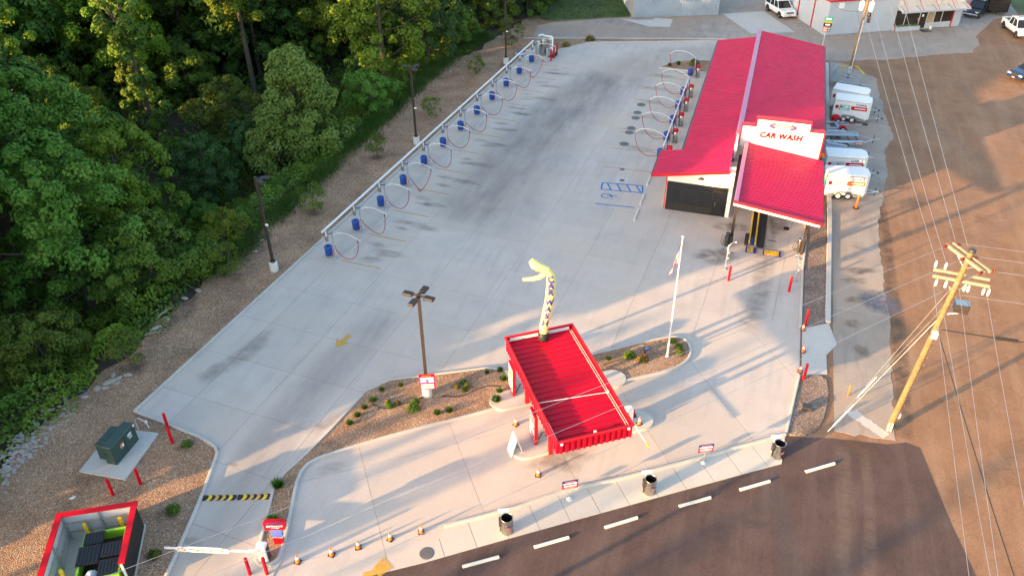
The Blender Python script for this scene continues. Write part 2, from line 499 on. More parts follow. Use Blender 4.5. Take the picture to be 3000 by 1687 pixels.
def rough_poly(pts, amp, step=.6, closed=True, seed=1):
    rg = random.Random(seed); out = []
    n = len(pts)
    for i in range(n if closed else n - 1):
        a, b = pts[i], pts[(i + 1) % n]; L = math.dist(a, b); k = max(1, int(L / step))
        for j in range(k):
            t = j / k; out.append((a[0] + (b[0] - a[0]) * t + rg.uniform(-amp, amp), a[1] + (b[1] - a[1]) * t + rg.uniform(-amp, amp)))
    return out
def offset_line(pts, d, closed=False):
    out = []; n = len(pts)
    for i in range(n):
        a = pts[i - 1] if (i > 0 or closed) else None
        c = pts[(i + 1) % n] if (i < n - 1 or closed) else None
        p = pts[i]
        ns = []
        for u, w in ((a, p), (p, c)):
            if u is None or w is None: continue
            L = math.dist(u, w) or 1e-6
            ns.append((-(w[1] - u[1]) / L, (w[0] - u[0]) / L))
        nx = sum(k[0] for k in ns) / len(ns); ny = sum(k[1] for k in ns) / len(ns)
        l2 = nx * nx + ny * ny
        k = d / max(l2, .35)
        out.append((p[0] + nx * k, p[1] + ny * k))
    return out
def kerb(name, pts, w=.16, z0=-.03, z1=.14, closed=False, mat='concrete_kerb'):
    a = offset_line(pts, w / 2, closed); b = offset_line(pts, -w / 2, closed)
    bt = offset_line(pts, -w / 2 + .03, closed); at = offset_line(pts, w / 2 - .03, closed)
    n = len(pts); mb = MB()
    vs = [(p[0], p[1], z0) for p in a] + [(p[0], p[1], z1 - .02) for p in a] + [(p[0], p[1], z1) for p in at] + [(p[0], p[1], z1) for p in bt] + [(p[0], p[1], z1 - .02) for p in b] + [(p[0], p[1], z0) for p in b]
    fs = []
    for i in range(n if closed else n - 1):
        j = (i + 1) % n
        for k in range(5): fs.append((k * n + i, (k + 1) * n + i, (k + 1) * n + j, k * n + j))
    if not closed: fs += [tuple(k * n for k in range(6)), tuple(k * n + n - 1 for k in reversed(range(6)))]
    mb.add(vs, fs)
    return struct(mb.build(name, mat))
def slabs(parent, poly, origin, ang, dx, dy, z, mat, gap=.03, th=.05, imin=-20, imax=20, jmin=-40, jmax=40, skip=None, xs=None, ys=None):
    """saw-cut concrete panels: each one is an object of its own"""
    ca, sa = math.cos(ang), math.sin(ang)
    A = (ca, sa); B = (-sa, ca)
    loc = lambda p: ((p[0] - origin[0]) * A[0] + (p[1] - origin[1]) * A[1], (p[0] - origin[0]) * B[0] + (p[1] - origin[1]) * B[1])
    L = [loc(p) for p in poly]
    u0, u1 = min(p[0] for p in L), max(p[0] for p in L); v0, v1 = min(p[1] for p in L), max(p[1] for p in L)
    xs = xs or [dx * i for i in range(int(math.floor(u0 / dx)), int(math.ceil(u1 / dx)) + 1)]
    ys = ys or [dy * j for j in range(int(math.floor(v0 / dy)), int(math.ceil(v1 / dy)) + 1)]
    full = {}
    g = gap / 2
    for a, b in zip(xs[:-1], xs[1:]):
        for c, d in zip(ys[:-1], ys[1:]):
            p = clip(clip(clip(clip(L, 1, 0, b - g), -1, 0, -a - g), 0, 1, d - g), 0, -1, -c - g)
            q = []
            for w in p:
                if not q or math.dist(q[-1], w) > .01: q.append(w)
            if len(q) > 2 and math.dist(q[0], q[-1]) < .01: q.pop()
            if area(q) < .15: continue
            rect = abs(area(q) - (b - a - gap) * (d - c - gap)) < .002
            key = (round(b - a, 3), round(d - c, 3))
            if rect:
                if key not in full:
                    full[key] = MB().prism([(g, g), (b - a - g, g), (b - a - g, d - c - g), (g, d - c - g)], -th, 0).mesh('slab', mat)
                me = full[key]; o2 = (a, c)
            else:
                me = MB().prism([(w[0] - q[0][0], w[1] - q[0][1]) for w in q], -th, 0).mesh('slab', mat); o2 = q[0]
            inst(me, 'slab', parent, (origin[0] + o2[0] * A[0] + o2[1] * B[0], origin[1] + o2[0] * A[1] + o2[1] * B[1], z), ang)
def decal(name, mat, rings, z, label=None):
    """soft film: rings = list of (polyline, fade), all with the same number of points"""
    mb = MB(); n = len(rings[0][0]); mb.fade = []
    vs = []
    for pts, f in rings:
        vs += [(p[0], p[1], z) for p in pts]; mb.fade += [f if not isinstance(f, list) else f[k] for k in range(n)]
    fs = [(i * n + k, i * n + k + 1, (i + 1) * n + k + 1, (i + 1) * n + k) for i in range(len(rings) - 1) for k in range(n - 1)]
    mb.add(vs, fs)
    return mb
def strip_decal(name, mat, path, w, z, ends=True, parent=None, prof=((-1, 0), (-.6, .75), (0, 1), (.6, .75), (1, 0))):
    path = smooth_poly(path, 2, False)
    n = len(path)
    fe = [min(1, k / (n * .12), (n - 1 - k) / (n * .12)) if ends else 1. for k in range(n)]
    ws = w if isinstance(w, (list, tuple)) else None
    rings = []
    for t, f in prof:
        rings.append((offset_line(path, t * (w if ws is None else 1)), [f * e for e in fe]))
    o = decal(name, mat, rings, z).build(name, mat, parent)
    return o
def blob_decal(name, mat, c, rx, ry, ang, z, parent=None, seed=0):
    rg = random.Random(seed + int(c[0] * 31 + c[1] * 17))
    n = 20; ks = [rg.uniform(.75, 1.15) for _ in range(n)]
    mb = MB(); vs = [(c[0], c[1], z)]; mb.fade = [1.]
    for t, f in ((.5, .85), (1, 0)):
        for k in range(n):
            a = 2 * math.pi * k / n; x, y = rx * t * ks[k] * math.cos(a), ry * t * ks[k] * math.sin(a)
            vs.append((c[0] + x * math.cos(ang) - y * math.sin(ang), c[1] + x * math.sin(ang) + y * math.cos(ang), z)); mb.fade.append(f)
    fs = [(0, 1 + k, 1 + (k + 1) % n) for k in range(n)] + [(1 + k, 1 + n + k, 1 + n + (k + 1) % n, 1 + (k + 1) % n) for k in range(n)]
    mb.add(vs, fs)
    return mb.build(name, mat, parent)
LOT_A = R(-3.77)                        # the lot's long axis leans this much off the building's
LA = (math.sin(R(3.77)), math.cos(R(3.77))); LB = (LA[1], -LA[0])
def lot(p0, a, b): return (p0[0] + a * LB[0] + b * LA[0], p0[1] + a * LB[1] + b * LA[1])
# ================================================================== ground and paving
def terrain_z(x, y):
    t = min(1, max(0, (-35.2 - x) / 11.0)); t = t * t * (3 - 2 * t)
    z = -.10 - 3.6 * t
    if x < -36: z += t * (.9 * math.sin(x * .13 + y * .07) + .5 * math.sin(x * .31 - y * .23))
    return z
xs = [-700, -400, -250] + [-200 + 4 * k for k in range(40)] + [-40 + 1.2 * k for k in range(6)] + [-30, 0, 60, 150, 300, 700]
ys = [-300, -160] + [-100 + 4 * k for k in range(76)] + [260, 400, 800]
gm = MB()
gm.add([(x, y, terrain_z(x, y)) for y in ys for x in xs],
       [(j * len(xs) + i, j * len(xs) + i + 1, (j + 1) * len(xs) + i + 1, (j + 1) * len(xs) + i) for j in range(len(ys) - 1) for i in range(len(xs) - 1)], True)
struct(gm.build('ground', 'soil'))
struct(MB().sheet([(4.0, -40), (140, -40), (140, 210), (-31, 210), (-31, 96.5), (4, 96)], -.030).build('brown_asphalt_lot', 'asphalt_brown'))

# old concrete round the grey building and along the trailers
OLD_R = rough_poly([(7.2, 36.6), (10.3, 36.9), (10.5, 42.2), (10.7, 48.1), (10.6, 53.2), (10.6, 61.1), (11.4, 67.2), (11.9, 71.2), (11.8, 75.5), (12.9, 79), (12.4, 83), (12.2, 87.4), (12.0, 94.3), (10.9, 95.9), (8.2, 98.6)], .14, .5, False, 3)
oc = MB().sheet([(7.15, 98.6), (7.15, 36.6)] + OLD_R, -.024).build('old_concrete_strip', 'joint')
struct(oc)
slabs(oc, [(7.15, 98.6), (7.15, 36.6)] + OLD_R, (7.15, 42.0), 0, 8, 6.6, -.016, 'concrete_old', gap=.05, th=.03)
OLD_B = [(-28.9, 97.2), (-28.8, 102), (-27.2, 103.8), (-21.3, 107.1), (-17.5, 109), (-19, 116), (-16, 140), (30, 150), (31, 124), (27.6, 120.7)] + rough_poly([(24.3, 112.5), (24.5, 110.4), (23.2, 106.4), (17, 103.1), (13.9, 101.2), (11.1, 100.1), (8.2, 98.7)], .15, .6, False, 5) + [(5.3, 98.5), (5.2, 104.2), (-1, 104.2), (-5.7, 102.4), (-20.8, 97.4)]
ob = MB().sheet(OLD_B, -.026).build('old_concrete_apron', 'joint')
struct(ob)
slabs(ob, OLD_B, (-21.0, 97.4), R(18), 7.4, 6.3, -.018, 'concrete_old', gap=.05, th=.03)
struct(MB().sheet([(-19.2, 107.8), (-16.7, 107.7), (-14.8, 108.6), (-14.8, 109.3), (-12.4, 109.4), (-12.3, 106.0), (-14.9, 105.5)], -.008).build('pale_concrete_patch', 'concrete_patch'))
struct(MB().sheet([(-6.4, 113.6), (-1.2, 116.2), (3.1, 108.3), (-2.2, 106.2)], -.009).build('grey_concrete_panel', 'concrete_kerb'))
struct(MB().sheet([(-28.2, 104.1), (-21.3, 107.4), (-17.7, 109.2), (-19.5, 116.6), (-17, 175), (-60, 170), (-32, 108)], -.012).build('lawn', 'grass_base'))
struct(MB().sheet([(28.5, 124), (60, 130), (60, 190), (25, 190), (27, 140)], -.02).build('lawn', 'grass_base'))
tag(blob_decal('blue_gravel_patch', 'blue_film', (10.3, 50.4), 1.5, 1.9, .4, -.009), kind='structure')
struct(MB().sheet(rough_poly([(7.7, 38.4), (8.4, 38.8), (10.1, 37.3), (9.7, 36.8)], .07, .2, True, 8), -.008).build('pale_concrete_strip', 'concrete_kerb'))
struct(MB().sheet([(5.25, 45.8), (6.9, 46.9), (7.4, 44.7), (6.75, 43.4), (6.8, 41.5), (5.3, 41.0)], .006).build('concrete_crossing', 'concrete_kerb'))

# dark resurfaced asphalt along the front
struct(MB().sheet([(-60, -14), (-30, 9.4), (-13.75, 20.36), (-11.38, 21.93), (-8.54, 24.0), (-.36, 29.85), (4.46, 33.25), (4.62, 35.44), (7.0, 36.0), (9.94, 36.43), (10.94, 36.9), (11.62, 36.68), (12.67, 31.47), (13.38, 28.69), (15.5, 20), (18, -20), (-20, -60)], -.020).build('dark_asphalt_road', 'asphalt_dark'))

# gravel bank beside the wood, with the corner round the transformer
BANK = [(-35.6 + random.uniform(-.5, .5), y) for y in range(104, 2, -1)]
BANK = [(x + (1.6 if y > 88 else 0) + max(0, (y - 84)) * .16, y) for x, y in BANK]
BANK_POLY = BANK + [(-34, 2), (-20, 6), (-21.6, 13), (-22.79, 17.58), (-24.08, 22.27), (-24.83, 24.44), (-25.19, 25.36), (-26.17, 25.68), (-28.82, 26.07), (-31.57, 26.43), (-27.05, 94.0), (-23.8, 93.7), (-20.85, 97.2), (-5.8, 102.25), (-5.9, 102.5), (-28.0, 96.9), (-29.0, 103)]
struct(MB().prism(BANK_POLY, -.5, .06).build('gravel_bank', 'gravel'))
struct(MB().prism([(5.25, 62), (6.75, 62), (6.72, 46.85), (5.25, 46.0)], -.1, .05).build('gravel_strip', 'gravel_dark'))
struct(MB().prism(smooth_poly([(5.25, 41.0), (6.7, 41.4), (6.9, 39.5), (6.5, 36.9), (5.9, 35.9), (4.7, 35.5), (4.62, 36.0)], 1), -.1, .05).build('gravel_strip', 'gravel_dark'))
for k, (c, rx, ry) in enumerate([((-32.8, 50.0), 1.0, .75), ((-32.2, 60.8), .9, .7), ((-34.2, 40.2), 1.2, .9), ((-26.9, 24.9), .8, .6), ((-25.0, 20.7), .8, .6), ((-24.1, 18.3), .6, .5), ((-34.2, 29.6), 1.2, .9), ((-13.9, 34.0), .8, .6), ((-34.8, 44.0), 1.3, 3.2), ((-35.0, 36), 1.0, 3.)]):
    o = blob_decal('soil_patch', 'wet_film', c, rx, ry, .3, .067 if c[0] < -20 else .105)
    tag(o, kind='structure')

# main lot: panels in the lot's own axis
NORTH = [(-31.57, 26.43), (-27.05, 94.0), (-23.8, 93.6), (-20.85, 97.2), (-5.8, 102.2), (-1, 104), (5.2, 104), (5.2, 47.3), (-2.5, 42.1), (-7.7, 38.6), (-12.3, 36.2), (-19.0, 32.6), (-19.6, 29), (-20.1, 26.4), (-20.7, 24.2), (-20.4, 23.3), (-19.3, 20.4), (-18.7, 16.9), (-22.3, 15.1), (-22.79, 17.58), (-24.08, 22.27), (-24.83, 24.44), (-25.19, 25.36), (-26.17, 25.68), (-28.82, 26.07)]
lo = struct(MB().sheet(NORTH, -.012).build('concrete_lot', 'joint'))
slabs(lo, NORTH, (-19.65, 47.18), LOT_A, 4.2, 3.83, 0., 'concrete_new', xs=[-16.8, -11.9, -8.05, -4.0, 0, 4.6, 9.2, 13.8, 18.4, 23.0, 27.6], gap=.020)
SOUTH = [(5.2, 47.3), (5.14, 45.9), (5.18, 40.9), (4.56, 35.62), (-.62, 31.72), (-3.94, 29.41), (-5.99, 28.16), (-8.11, 26.34), (-11.33, 24.06), (-11.38, 21.93), (-13.75, 20.36), (-18.7, 16.9), (-19.3, 20.4), (-20.4, 23.3), (-20.7, 24.2), (-20.1, 26.4), (-19.6, 29), (-19.0, 32.6), (-12.3, 36.2), (-7.7, 38.6), (-2.5, 42.1)]
so = struct(MB().sheet(SOUTH, -.012).build('concrete_drive', 'joint'))
slabs(so, SOUTH, (-5.6, 28.6), R(36), 5.2, 5.0, .0, 'concrete_new', gap=.020)
WALK = [(4.56, 35.62), (-.62, 31.72), (-3.94, 29.41), (-5.99, 28.16), (-8.11, 26.34), (-11.33, 24.06), (-11.38, 21.95), (-8.54, 24.02), (-.36, 29.87), (4.46, 33.27)]
wk = struct(MB().sheet(WALK, -.011).build('pavement', 'joint'))
slabs(wk, WALK, (-6.0, 27.0), R(36), 1.62, 30, .004, 'concrete_walk', gap=.03, ys=[-12, 12])

# kerbs
kerb('kerb_left', [(-31.57, 26.43), (-27.05, 94.0)])
kerb('kerb_exit', smooth_poly([(-31.57, 26.43), (-28.82, 26.07), (-26.17, 25.68), (-25.1, 25.2), (-24.83, 24.44), (-24.08, 22.27), (-22.79, 17.58), (-21.6, 13)], 1, False))
kerb('kerb_rear', [(-23.8, 93.6), (-20.85, 97.2), (-5.8, 102.2)], .14, -.03, .10)
kerb('kerb_road_rear', [(-29.0, 96.45), (-6.3, 102.75), (-4.5, 102.9)], .2, -.03, .12)
kerb('kerb_pavement', [(4.55, 35.5), (-.62, 31.72), (-3.94, 29.41), (-5.99, 28.16), (-8.11, 26.34), (-11.33, 24.06)], .17, -.03, .15)
kerb('kerb_lot_right', [(4.6, 35.6), (5.18, 40.9)], .14, -.03, .12)
kerb('kerb_lot_right_upper', [(5.14, 45.9), (5.12, 52.9), (5.24, 56), (5.24, 61)], .14, -.03, .12)
kerb('kerb_building_side', [(6.88, 97.6), (6.95, 71), (7.0, 61), (6.84, 46.9)], .34, -.05, .16)
# planted beds
ISL1 = smooth_poly([(-19.33, 32.8), (-15.8, 34.6), (-12.32, 36.45), (-10.9, 34.9), (-10.1, 33.95), (-12.65, 31.88), (-16.01, 29.38), (-18.6, 27.2), (-19.85, 26.0), (-20.0, 24.92), (-19.3, 23.06), (-18.43, 20.78), (-18.2, 19.6), (-19.15, 19.3), (-19.54, 20.44), (-20.5, 23.0), (-20.88, 24.18), (-20.3, 26.47), (-19.8, 29.04)], 1)
ISL2 = smooth_poly([(-8.1, 38.5), (-5.9, 40.15), (-3.92, 41.64), (-2.6, 42.5), (-1.75, 42.3), (-1.35, 41.26), (-1.5, 40.2), (-2.3, 39.1), (-4.45, 37.6), (-5.8, 36.5)], 2)
ISL3 = [(-11.3, 90.9), (-9.6, 93.5), (-7.8, 94.4), (-4.9, 94.9), (-4.9, 90.6)]
for nm, poly in (('planting_bed', ISL1), ('planting_bed', ISL2), ('planting_bed', ISL3)):
    struct(MB().prism(poly, .0, .10).build(nm, 'gravel'))
    kerb('kerb_bed', poly, .15, -.02, .15, True)
# pads beside the pay canopy
for c, ln in (((-10.55, 34.0), 1.0), ((-8.25, 30.75), 1.0), ((-5.9, 37.0), .45), ((-3.75, 33.95), .45)):
    a = R(-55); ca, sa = math.cos(a), math.sin(a); w = .75
    pts = [(ln, w)] + [(-ln + w * math.cos(R(t)), w * math.sin(R(t))) for t in range(90, 271, 20)] + [(ln, -w)]
    if c[0] > -7: pts = [(-x, -y) for x, y in pts]
    b2 = R(35); cb, sb = math.cos(b2), math.sin(b2)
    pts = [(c[0] + x * cb - y * sb, c[1] + x * sb + y * cb) for x, y in pts]
    struct(MB().prism(pts, -.01, .165).build('raised_pad', 'concrete_walk'))
struct(MB().prism([(-20.0, 19.95), (-18.1, 20.4), (-18.0, 18.6), (-19.4, 18.2)], 0, .03).build('gate_pad', 'concrete_walk'))
struct(MB().prism([(-27.4, 94.3), (-27.6, 89.2), (-24.4, 89.4), (-24.2, 94.0)], 0, .035).build('equipment_pad', 'concrete_walk'))

# stains, wear and painted lines
def stain(o): return tag(o, kind='structure')
stain(strip_decal('tyre_marks', 'tyre_film', [(2, 98), (-4, 97.2), (-9, 95.6), (-13.5, 91.5), (-16.5, 84), (-18, 74), (-19, 62), (-19.6, 50)], 4.4, .005))
stain(strip_decal('tyre_marks', 'tyre_film', [(-16, 88), (-19.5, 76), (-21, 66), (-22, 52)], 3.6, .006))
stain(strip_decal('tyre_marks', 'tyre_film', [(-21.5, 40), (-22.4, 33), (-23.0, 27), (-22.3, 22), (-21.4, 17)], 1.7, .005))
stain(strip_decal('tyre_marks', 'oil_film', [(2.1, 63), (2.2, 57), (2.6, 52), (1.8, 44)], .9, .005))
for c, rx, ry, a, mt in (((-28.3, 33.5), 2.6, .9, R(80), 'oil_film'), ((-29.2, 31.0), 1.6, .8, R(70), 'oil_film'), ((-23.8, 24.6), .35, .2, 0, 'oil_film'), ((-22.9, 19.6), .7, .4, 0, 'oil_film'), ((-25.5, 45.2), 1.2, .6, .2, 'oil_film'), ((-20.4, 28.9), 1.6, .5, 1., 'oil_film'),
                        ((-7.0, 30.2), 2.2, 1.3, R(36), 'mud_film'), ((-1.0, 53), 2.0, 1.2, .3, 'wet_film'), ((-.3, 57.6), 1.6, .9, .2, 'wet_film'), ((3.1, 59.5), 1.0, 3.0, 0, 'wet_film'), ((1.9, 57.6), .8, 2.6, 0, 'wet_film'),
                        ((8.4, 47.3), .9, .6, .4, 'mud_film'), ((8.9, 44.4), .5, .9, .2, 'mud_film'), ((8.7, 52.6), 1.1, .5, .3, 'mud_film'), ((9.2, 57.2), .8, .4, -.2, 'mud_film'), ((9.0, 54.0), 1.6, .6, .3, 'wet_film'), ((8.6, 50.2), 1.0, .5, .5, 'mud_film'),
                        ((-18.6, 25.9), 1.0, .5, .6, 'oil_film')):
    stain(blob_decal('stain', mt, c, rx, ry, a, .008))
for k in range(11):
    p = lot((-25.6, 46.8), 0, 3.99 * k)
    for j, (dx, dy, rx, ry) in enumerate(((0., .4, .95, .4), (1.5, -.3, 1.6, .5), (.6, -.9, 1.0, .32))):
        stain(blob_decal('stain', 'oil_film', (p[0] + dx + random.uniform(-.4, .4), p[1] + dy + random.uniform(-.3, .3)), rx * random.uniform(.8, 1.4), ry, random.uniform(-.2, .1), .009 + .001 * j, seed=k))
for k in range(6):
    stain(blob_decal('stain', 'oil_film', (-10.2 + random.uniform(-.5, .5), 69.5 + 3.8 * k), 2.2, .55, random.uniform(-.15, .05), .009, seed=k + 40))
def line(name, mat, a, b, w, z=.011, fade=1.):
    L = math.dist(a, b); nx, ny = -(b[1] - a[1]) / L * w / 2, (b[0] - a[0]) / L * w / 2
    mb = MB(); mb.add([(a[0] - nx, a[1] - ny, z), (b[0] - nx, b[1] - ny, z), (b[0] + nx, b[1] + ny, z), (a[0] + nx, a[1] + ny, z)], [(0, 1, 2, 3)]); mb.fade = [fade] * 4
    return stain(mb.build(name, mat))
for k in range(12):
    p = lot((-27.46, 44.49), 0, 3.99 * k); line('bay_line', 'worn_yellow', p, lot(p, 3.3, .0), .10)
for k in range(7):
    y = 68.9 + 3.82 * k if k < 6 else 65.0
    line('bay_line', 'worn_yellow', (-12.2, y + .0), (-7.9, y + .1), .10)
# accessible bay: hatching, wheelchair symbol, edge line
H = [(-11.55, 61.95), (-8.15, 62.35), (-7.95, 61.1), (-11.4, 60.75)]
for a, b in zip(H, H[1:] + H[:1]): line('bay_line', 'worn_blue', a, b, .13)
for t in (.12, .36, .60, .84):
    a = (H[0][0] + (H[1][0] - H[0][0]) * t, H[0][1] + (H[1][1] - H[0][1]) * t); b = (H[3][0] + (H[2][0] - H[3][0]) * (t + .12), H[3][1] + (H[2][1] - H[3][1]) * (t + .12))
    line('bay_line', 'worn_blue', a, b, .12, .012)
line('bay_line', 'worn_blue', (-11.36, 58.2), (-8.1, 58.45), .12)
wc = [(-10.75, 59.75)]
ring = [(wc[0][0] + .42 * math.cos(R(t)), wc[0][1] + .38 * math.sin(R(t))) for t in range(20, 331, 24)]
for a, b in zip(ring[:-1], ring[1:]): line('wheelchair_symbol', 'worn_blue', a, b, .1, .013)
for a, b in (((-10.75, 59.85), (-10.3, 59.8)), ((-10.3, 59.8), (-10.2, 59.45)), ((-10.55, 59.8), (-10.1, 59.95)), ((-10.1, 59.95), (-9.85, 59.92))): line('wheelchair_symbol', 'worn_blue', a, b, .1, .013)
def arrow(c, ang, s):
    pts = [(0, -.5), (.35, .05), (.13, .05), (.13, .6), (-.13, .6), (-.13, .05), (-.35, .05)]
    ca, sa = math.cos(ang), math.sin(ang)
    mb = MB().sheet([(c[0] + s * (x * ca - y * sa), c[1] + s * (x * sa + y * ca)) for x, y in pts], .012); mb.fade = [1.] * 7
    stain(mb.build('painted_arrow', 'worn_yellow'))
arrow((-23.0, 35.8), R(-12), 1.35)
arrow((-13.4, 20.75), R(125), 1.2)
mb = MB().sheet([(-13.5, 21.6), (-12.75, 21.1), (-13.75, 20.75)], .0135); mb.fade = [1.] * 3
stain(mb.build('painted_arrow', 'worn_yellow'))
stain(strip_decal('dust_streak', 'dust_film', [(7.5, 35.8), (7.7, 31), (7.2, 26), (7.3, 24)], .5, -.012))
stain(strip_decal('dust_streak', 'dust_film', [(8.7, 36), (8.9, 31), (8.5, 25)], .35, -.012))
stain(strip_decal('dust_streak', 'dust_film', [(-4, 20.5), (2, 22), (8, 23), (12, 24)], .9, -.012))
stain(strip_decal('dust_streak', 'mud_film', [(8, 36.1), (9, 35.5), (9.6, 34.6)], .6, -.011))
stain(strip_decal('tyre_marks', 'tyre_film', [(3.5, 33), (5, 28), (5.5, 24)], .7, -.012))
stain(blob_decal('stain', 'oil_film', (3.4, 28.8), .9, .45, .3, -.012))
for p in ([(16, 64), (22, 76), (26, 90)], [(17.5, 60), (25, 74), (30, 88)], [(20, 96), (24, 86), (27, 76)], [(13, 88), (18, 80), (22, 70)]):
    stain(strip_decal('dust_streak', 'dust_film', p, 1.1, -.018))
for p in ([(10.9, 66), (11.1, 60), (11.0, 54), (11.3, 47), (11.0, 41), (10.9, 37)],):
    stain(strip_decal('crumbled_edge', 'wet_film', p, .55, -.018))
for x, y, r in ((-11.36, 79.8, .45), (-11.37, 77.7, .42), (-11.3, 76.3, .42), (-11.27, 73.8, .42), (-11.27, 72.7, .42), (-11.25, 70.1, .45), (-10.42, 64.9, .22), (-10.03, 62.85, .24), (-11.6, 22.35, .36)):
    o = MB().lathe([(r, -.01), (r, .012), (r - .03, .018), (r - .06, .018)], n=20).build('manhole_cover', 'cover_iron', loc=(x, y, .0))
    sm = r < .3
    o['label'] = {(-11.36, 79.8): 'round dark manhole cover farthest from the camera in the lot row', (-11.37, 77.7): 'second farthest round manhole cover in the lot row', (-11.3, 76.3): 'third farthest round manhole cover in the lot row', (-11.27, 73.8): 'fourth farthest round manhole cover in the lot row', (-11.27, 72.7): 'fifth farthest round manhole cover in the lot row', (-11.25, 70.1): 'nearest large round manhole cover in the lot row', (-10.42, 64.9): 'small round drain cover beyond the pale square patch', (-10.03, 62.85): 'small round drain cover in a pale square patch', (-11.6, 22.35): 'round manhole cover near the yellow arrow by the road'}[(x, y)]
    o['category'] = 'manhole cover'
    if not sm: o['group'] = 'manhole covers in the concrete'
struct(MB().sheet([(-10.5, 62.35), (-9.6, 62.45), (-9.6, 63.35), (-10.5, 63.25)], .005).build('pale_square_patch', 'concrete_patch'))
# ================================================================== car wash building
def ribbed(mb, xa, za, xb, zb, y0, y1, pitch=.36, h=.045):
    """roof sheet between two eaves lines; ribs run down the slope"""
    n = int(round((y1 - y0) / pitch)); p = (y1 - y0) / n
    prof = []
    for k in range(n):
        y = y0 + k * p
        prof += [(y, 0), (y + p * .52, 0), (y + p * .62, h), (y + p * .90, h)]
    prof.append((y1, 0))
    N = len(prof)
    vs = [(xa, y, za + z) for y, z in prof] + [(xb, y, zb + z) for y, z in prof]
    mb.add(vs, [(k, k + 1, N + k + 1, N + k) if xa > xb else (k + 1, k, N + k, N + k + 1) for k in range(N - 1)])
    mb.add([(xa, y0, za - .06), (xa, y1, za - .06), (xb, y0, zb - .06), (xb, y1, zb - .06)], [(0, 1, 3, 2)])
    return mb
CW = thing('car_wash_building', 'long car wash building with red ribbed metal roof and white front', 'building', (0, 59, 0))
def part(mb, name, mats, parent=None, label=None):
    p = parent if parent is not None else CW
    root = p
    if p.parent is not None:      # sub-part: express in the part's own space (parts sit at the thing's origin)
        mb.xf((Matrix.Translation(p.parent.location) @ Matrix.Rotation(p.parent.rotation_euler.z, 4, 'Z')).inverted())
        o = mb.build(name, mats, p)
        if label: o['label'] = label
        return o
    return mb.build(name, mats, p, world=True, label=label)
def lz(x): return 3.62 + (x + 5.15) * .18           # left slope
def rz_(x): return 5.05 - (x + 1.08) * .163         # right slope
# walls
part(MB().box(-5.8, -.72, 59.02, 62.3, 0, 3.3), 'office_wall', 'white')
part(MB().xprism([(-5.8, 2.54), (-5.8, lz(-5.8) - .06), (-.72, lz(-.72) - .06), (-.72, 2.54)], 59.0, 59.2), 'office_front', 'white')
part(MB().box(-1.0, -.70, 58.96, 59.2, 0, 4.3), 'corner_pier', 'white')
part(MB().box(-4.6, -1.0, 62.3, 90.6, 0, 3.6), 'equipment_room_wall', 'white_metal')
part(MB().box(-1.15, -.95, 62.3, 90.6, 3.0, 4.95), 'clerestory_wall', 'white_metal')
part(MB().box(5.1, 5.3, 64.2, 90.6, 0, 3.9), 'side_wall', 'white_metal')
part(MB().box(-.95, -.75, 64.2, 90.6, 0, 4.9), 'inner_wall', 'white_metal')
part(MB().box(-.75, 5.1, 64.2, 64.4, 3.1, 4.05), 'tunnel_header', 'white')
part(MB().box(-.75, 5.1, 90.4, 90.6, 3.1, 4.05), 'tunnel_header', 'white')
# roofs
part(ribbed(MB(), -6.95, lz(-6.95), -1.2, lz(-1.2), 58.25, 62.6), 'roof', 'roof_red', label='low front slope of the red roof over the office')
part(ribbed(MB(), -5.15, lz(-5.15), -1.2, lz(-1.2), 62.6, 91.15), 'roof', 'roof_red', label='long left slope of the red roof')
part(ribbed(MB(), 5.82, rz_(5.82), -1.08, rz_(-1.08), 64.25, 91.15), 'roof', 'roof_red', label='long right slope of the red roof')
paint('ridge_cap', (.50, .16, .30), .4, .1, var=.02, scale=.8)
part(MB().xprism([(-1.24, 4.80), (-1.2, 5.10), (-1.08, 5.13), (-.80, 5.06), (-.80, 5.02), (-1.1, 5.06)], 64.1, 91.2), 'ridge_cap', 'ridge_cap')
def rake(xa, za, xb, zb, y0, y1, h, up, mats='trim_red'):
    return MB().xprism([(xa, za - h), (xa, za + up), (xb, zb + up), (xb, zb - h)], y0, y1)
part(rake(-6.97, lz(-6.97), -1.05, lz(-1.05), 58.18, 58.28, .18, .05), 'rake_trim', 'trim_red')
part(rake(-5.2, lz(-5.2), -1.2, lz(-1.2), 91.12, 91.2, .18, .05), 'rake_trim', 'trim_red')
part(rake(-1.1, rz_(-1.1), 5.84, rz_(5.84), 91.12, 91.2, .2, .06), 'rake_trim', 'trim_red')
part(rake(-6.97, lz(-6.97) - .0, -5.1, lz(-5.1), 62.55, 62.63, .16, .05), 'rake_trim', 'trim_red')
part(rake(4.9, rz_(4.9), 5.86, rz_(5.86), 64.15, 64.27, .2, .08), 'rake_trim', 'orange')  # red trim coloured orange here as if sunlit
part(rake(-1.2, rz_(-1.1), -.5, rz_(-.5), 64.12, 64.25, .2, .1), 'rake_trim', 'trim_red')
part(MB().box(-5.30, -5.13, 62.63, 91.15, lz(-5.2) - .2, lz(-5.2) - .02), 'gutter', 'dark_steel')
part(MB().box(-7.06, -6.93, 58.3, 62.6, lz(-6.95) - .18, lz(-6.95) - .0), 'gutter', 'dark_steel')
part(MB().box(5.80, 5.94, 64.3, 91.15, rz_(5.82) - .18, rz_(5.82) - .02), 'gutter', 'dark_steel')
for y in (70, 78, 86): part(MB().tube([(5.9, y, 3.8), (5.42, y, 3.5), (5.42, y, .1)], .05), 'downpipe', 'dark_steel')
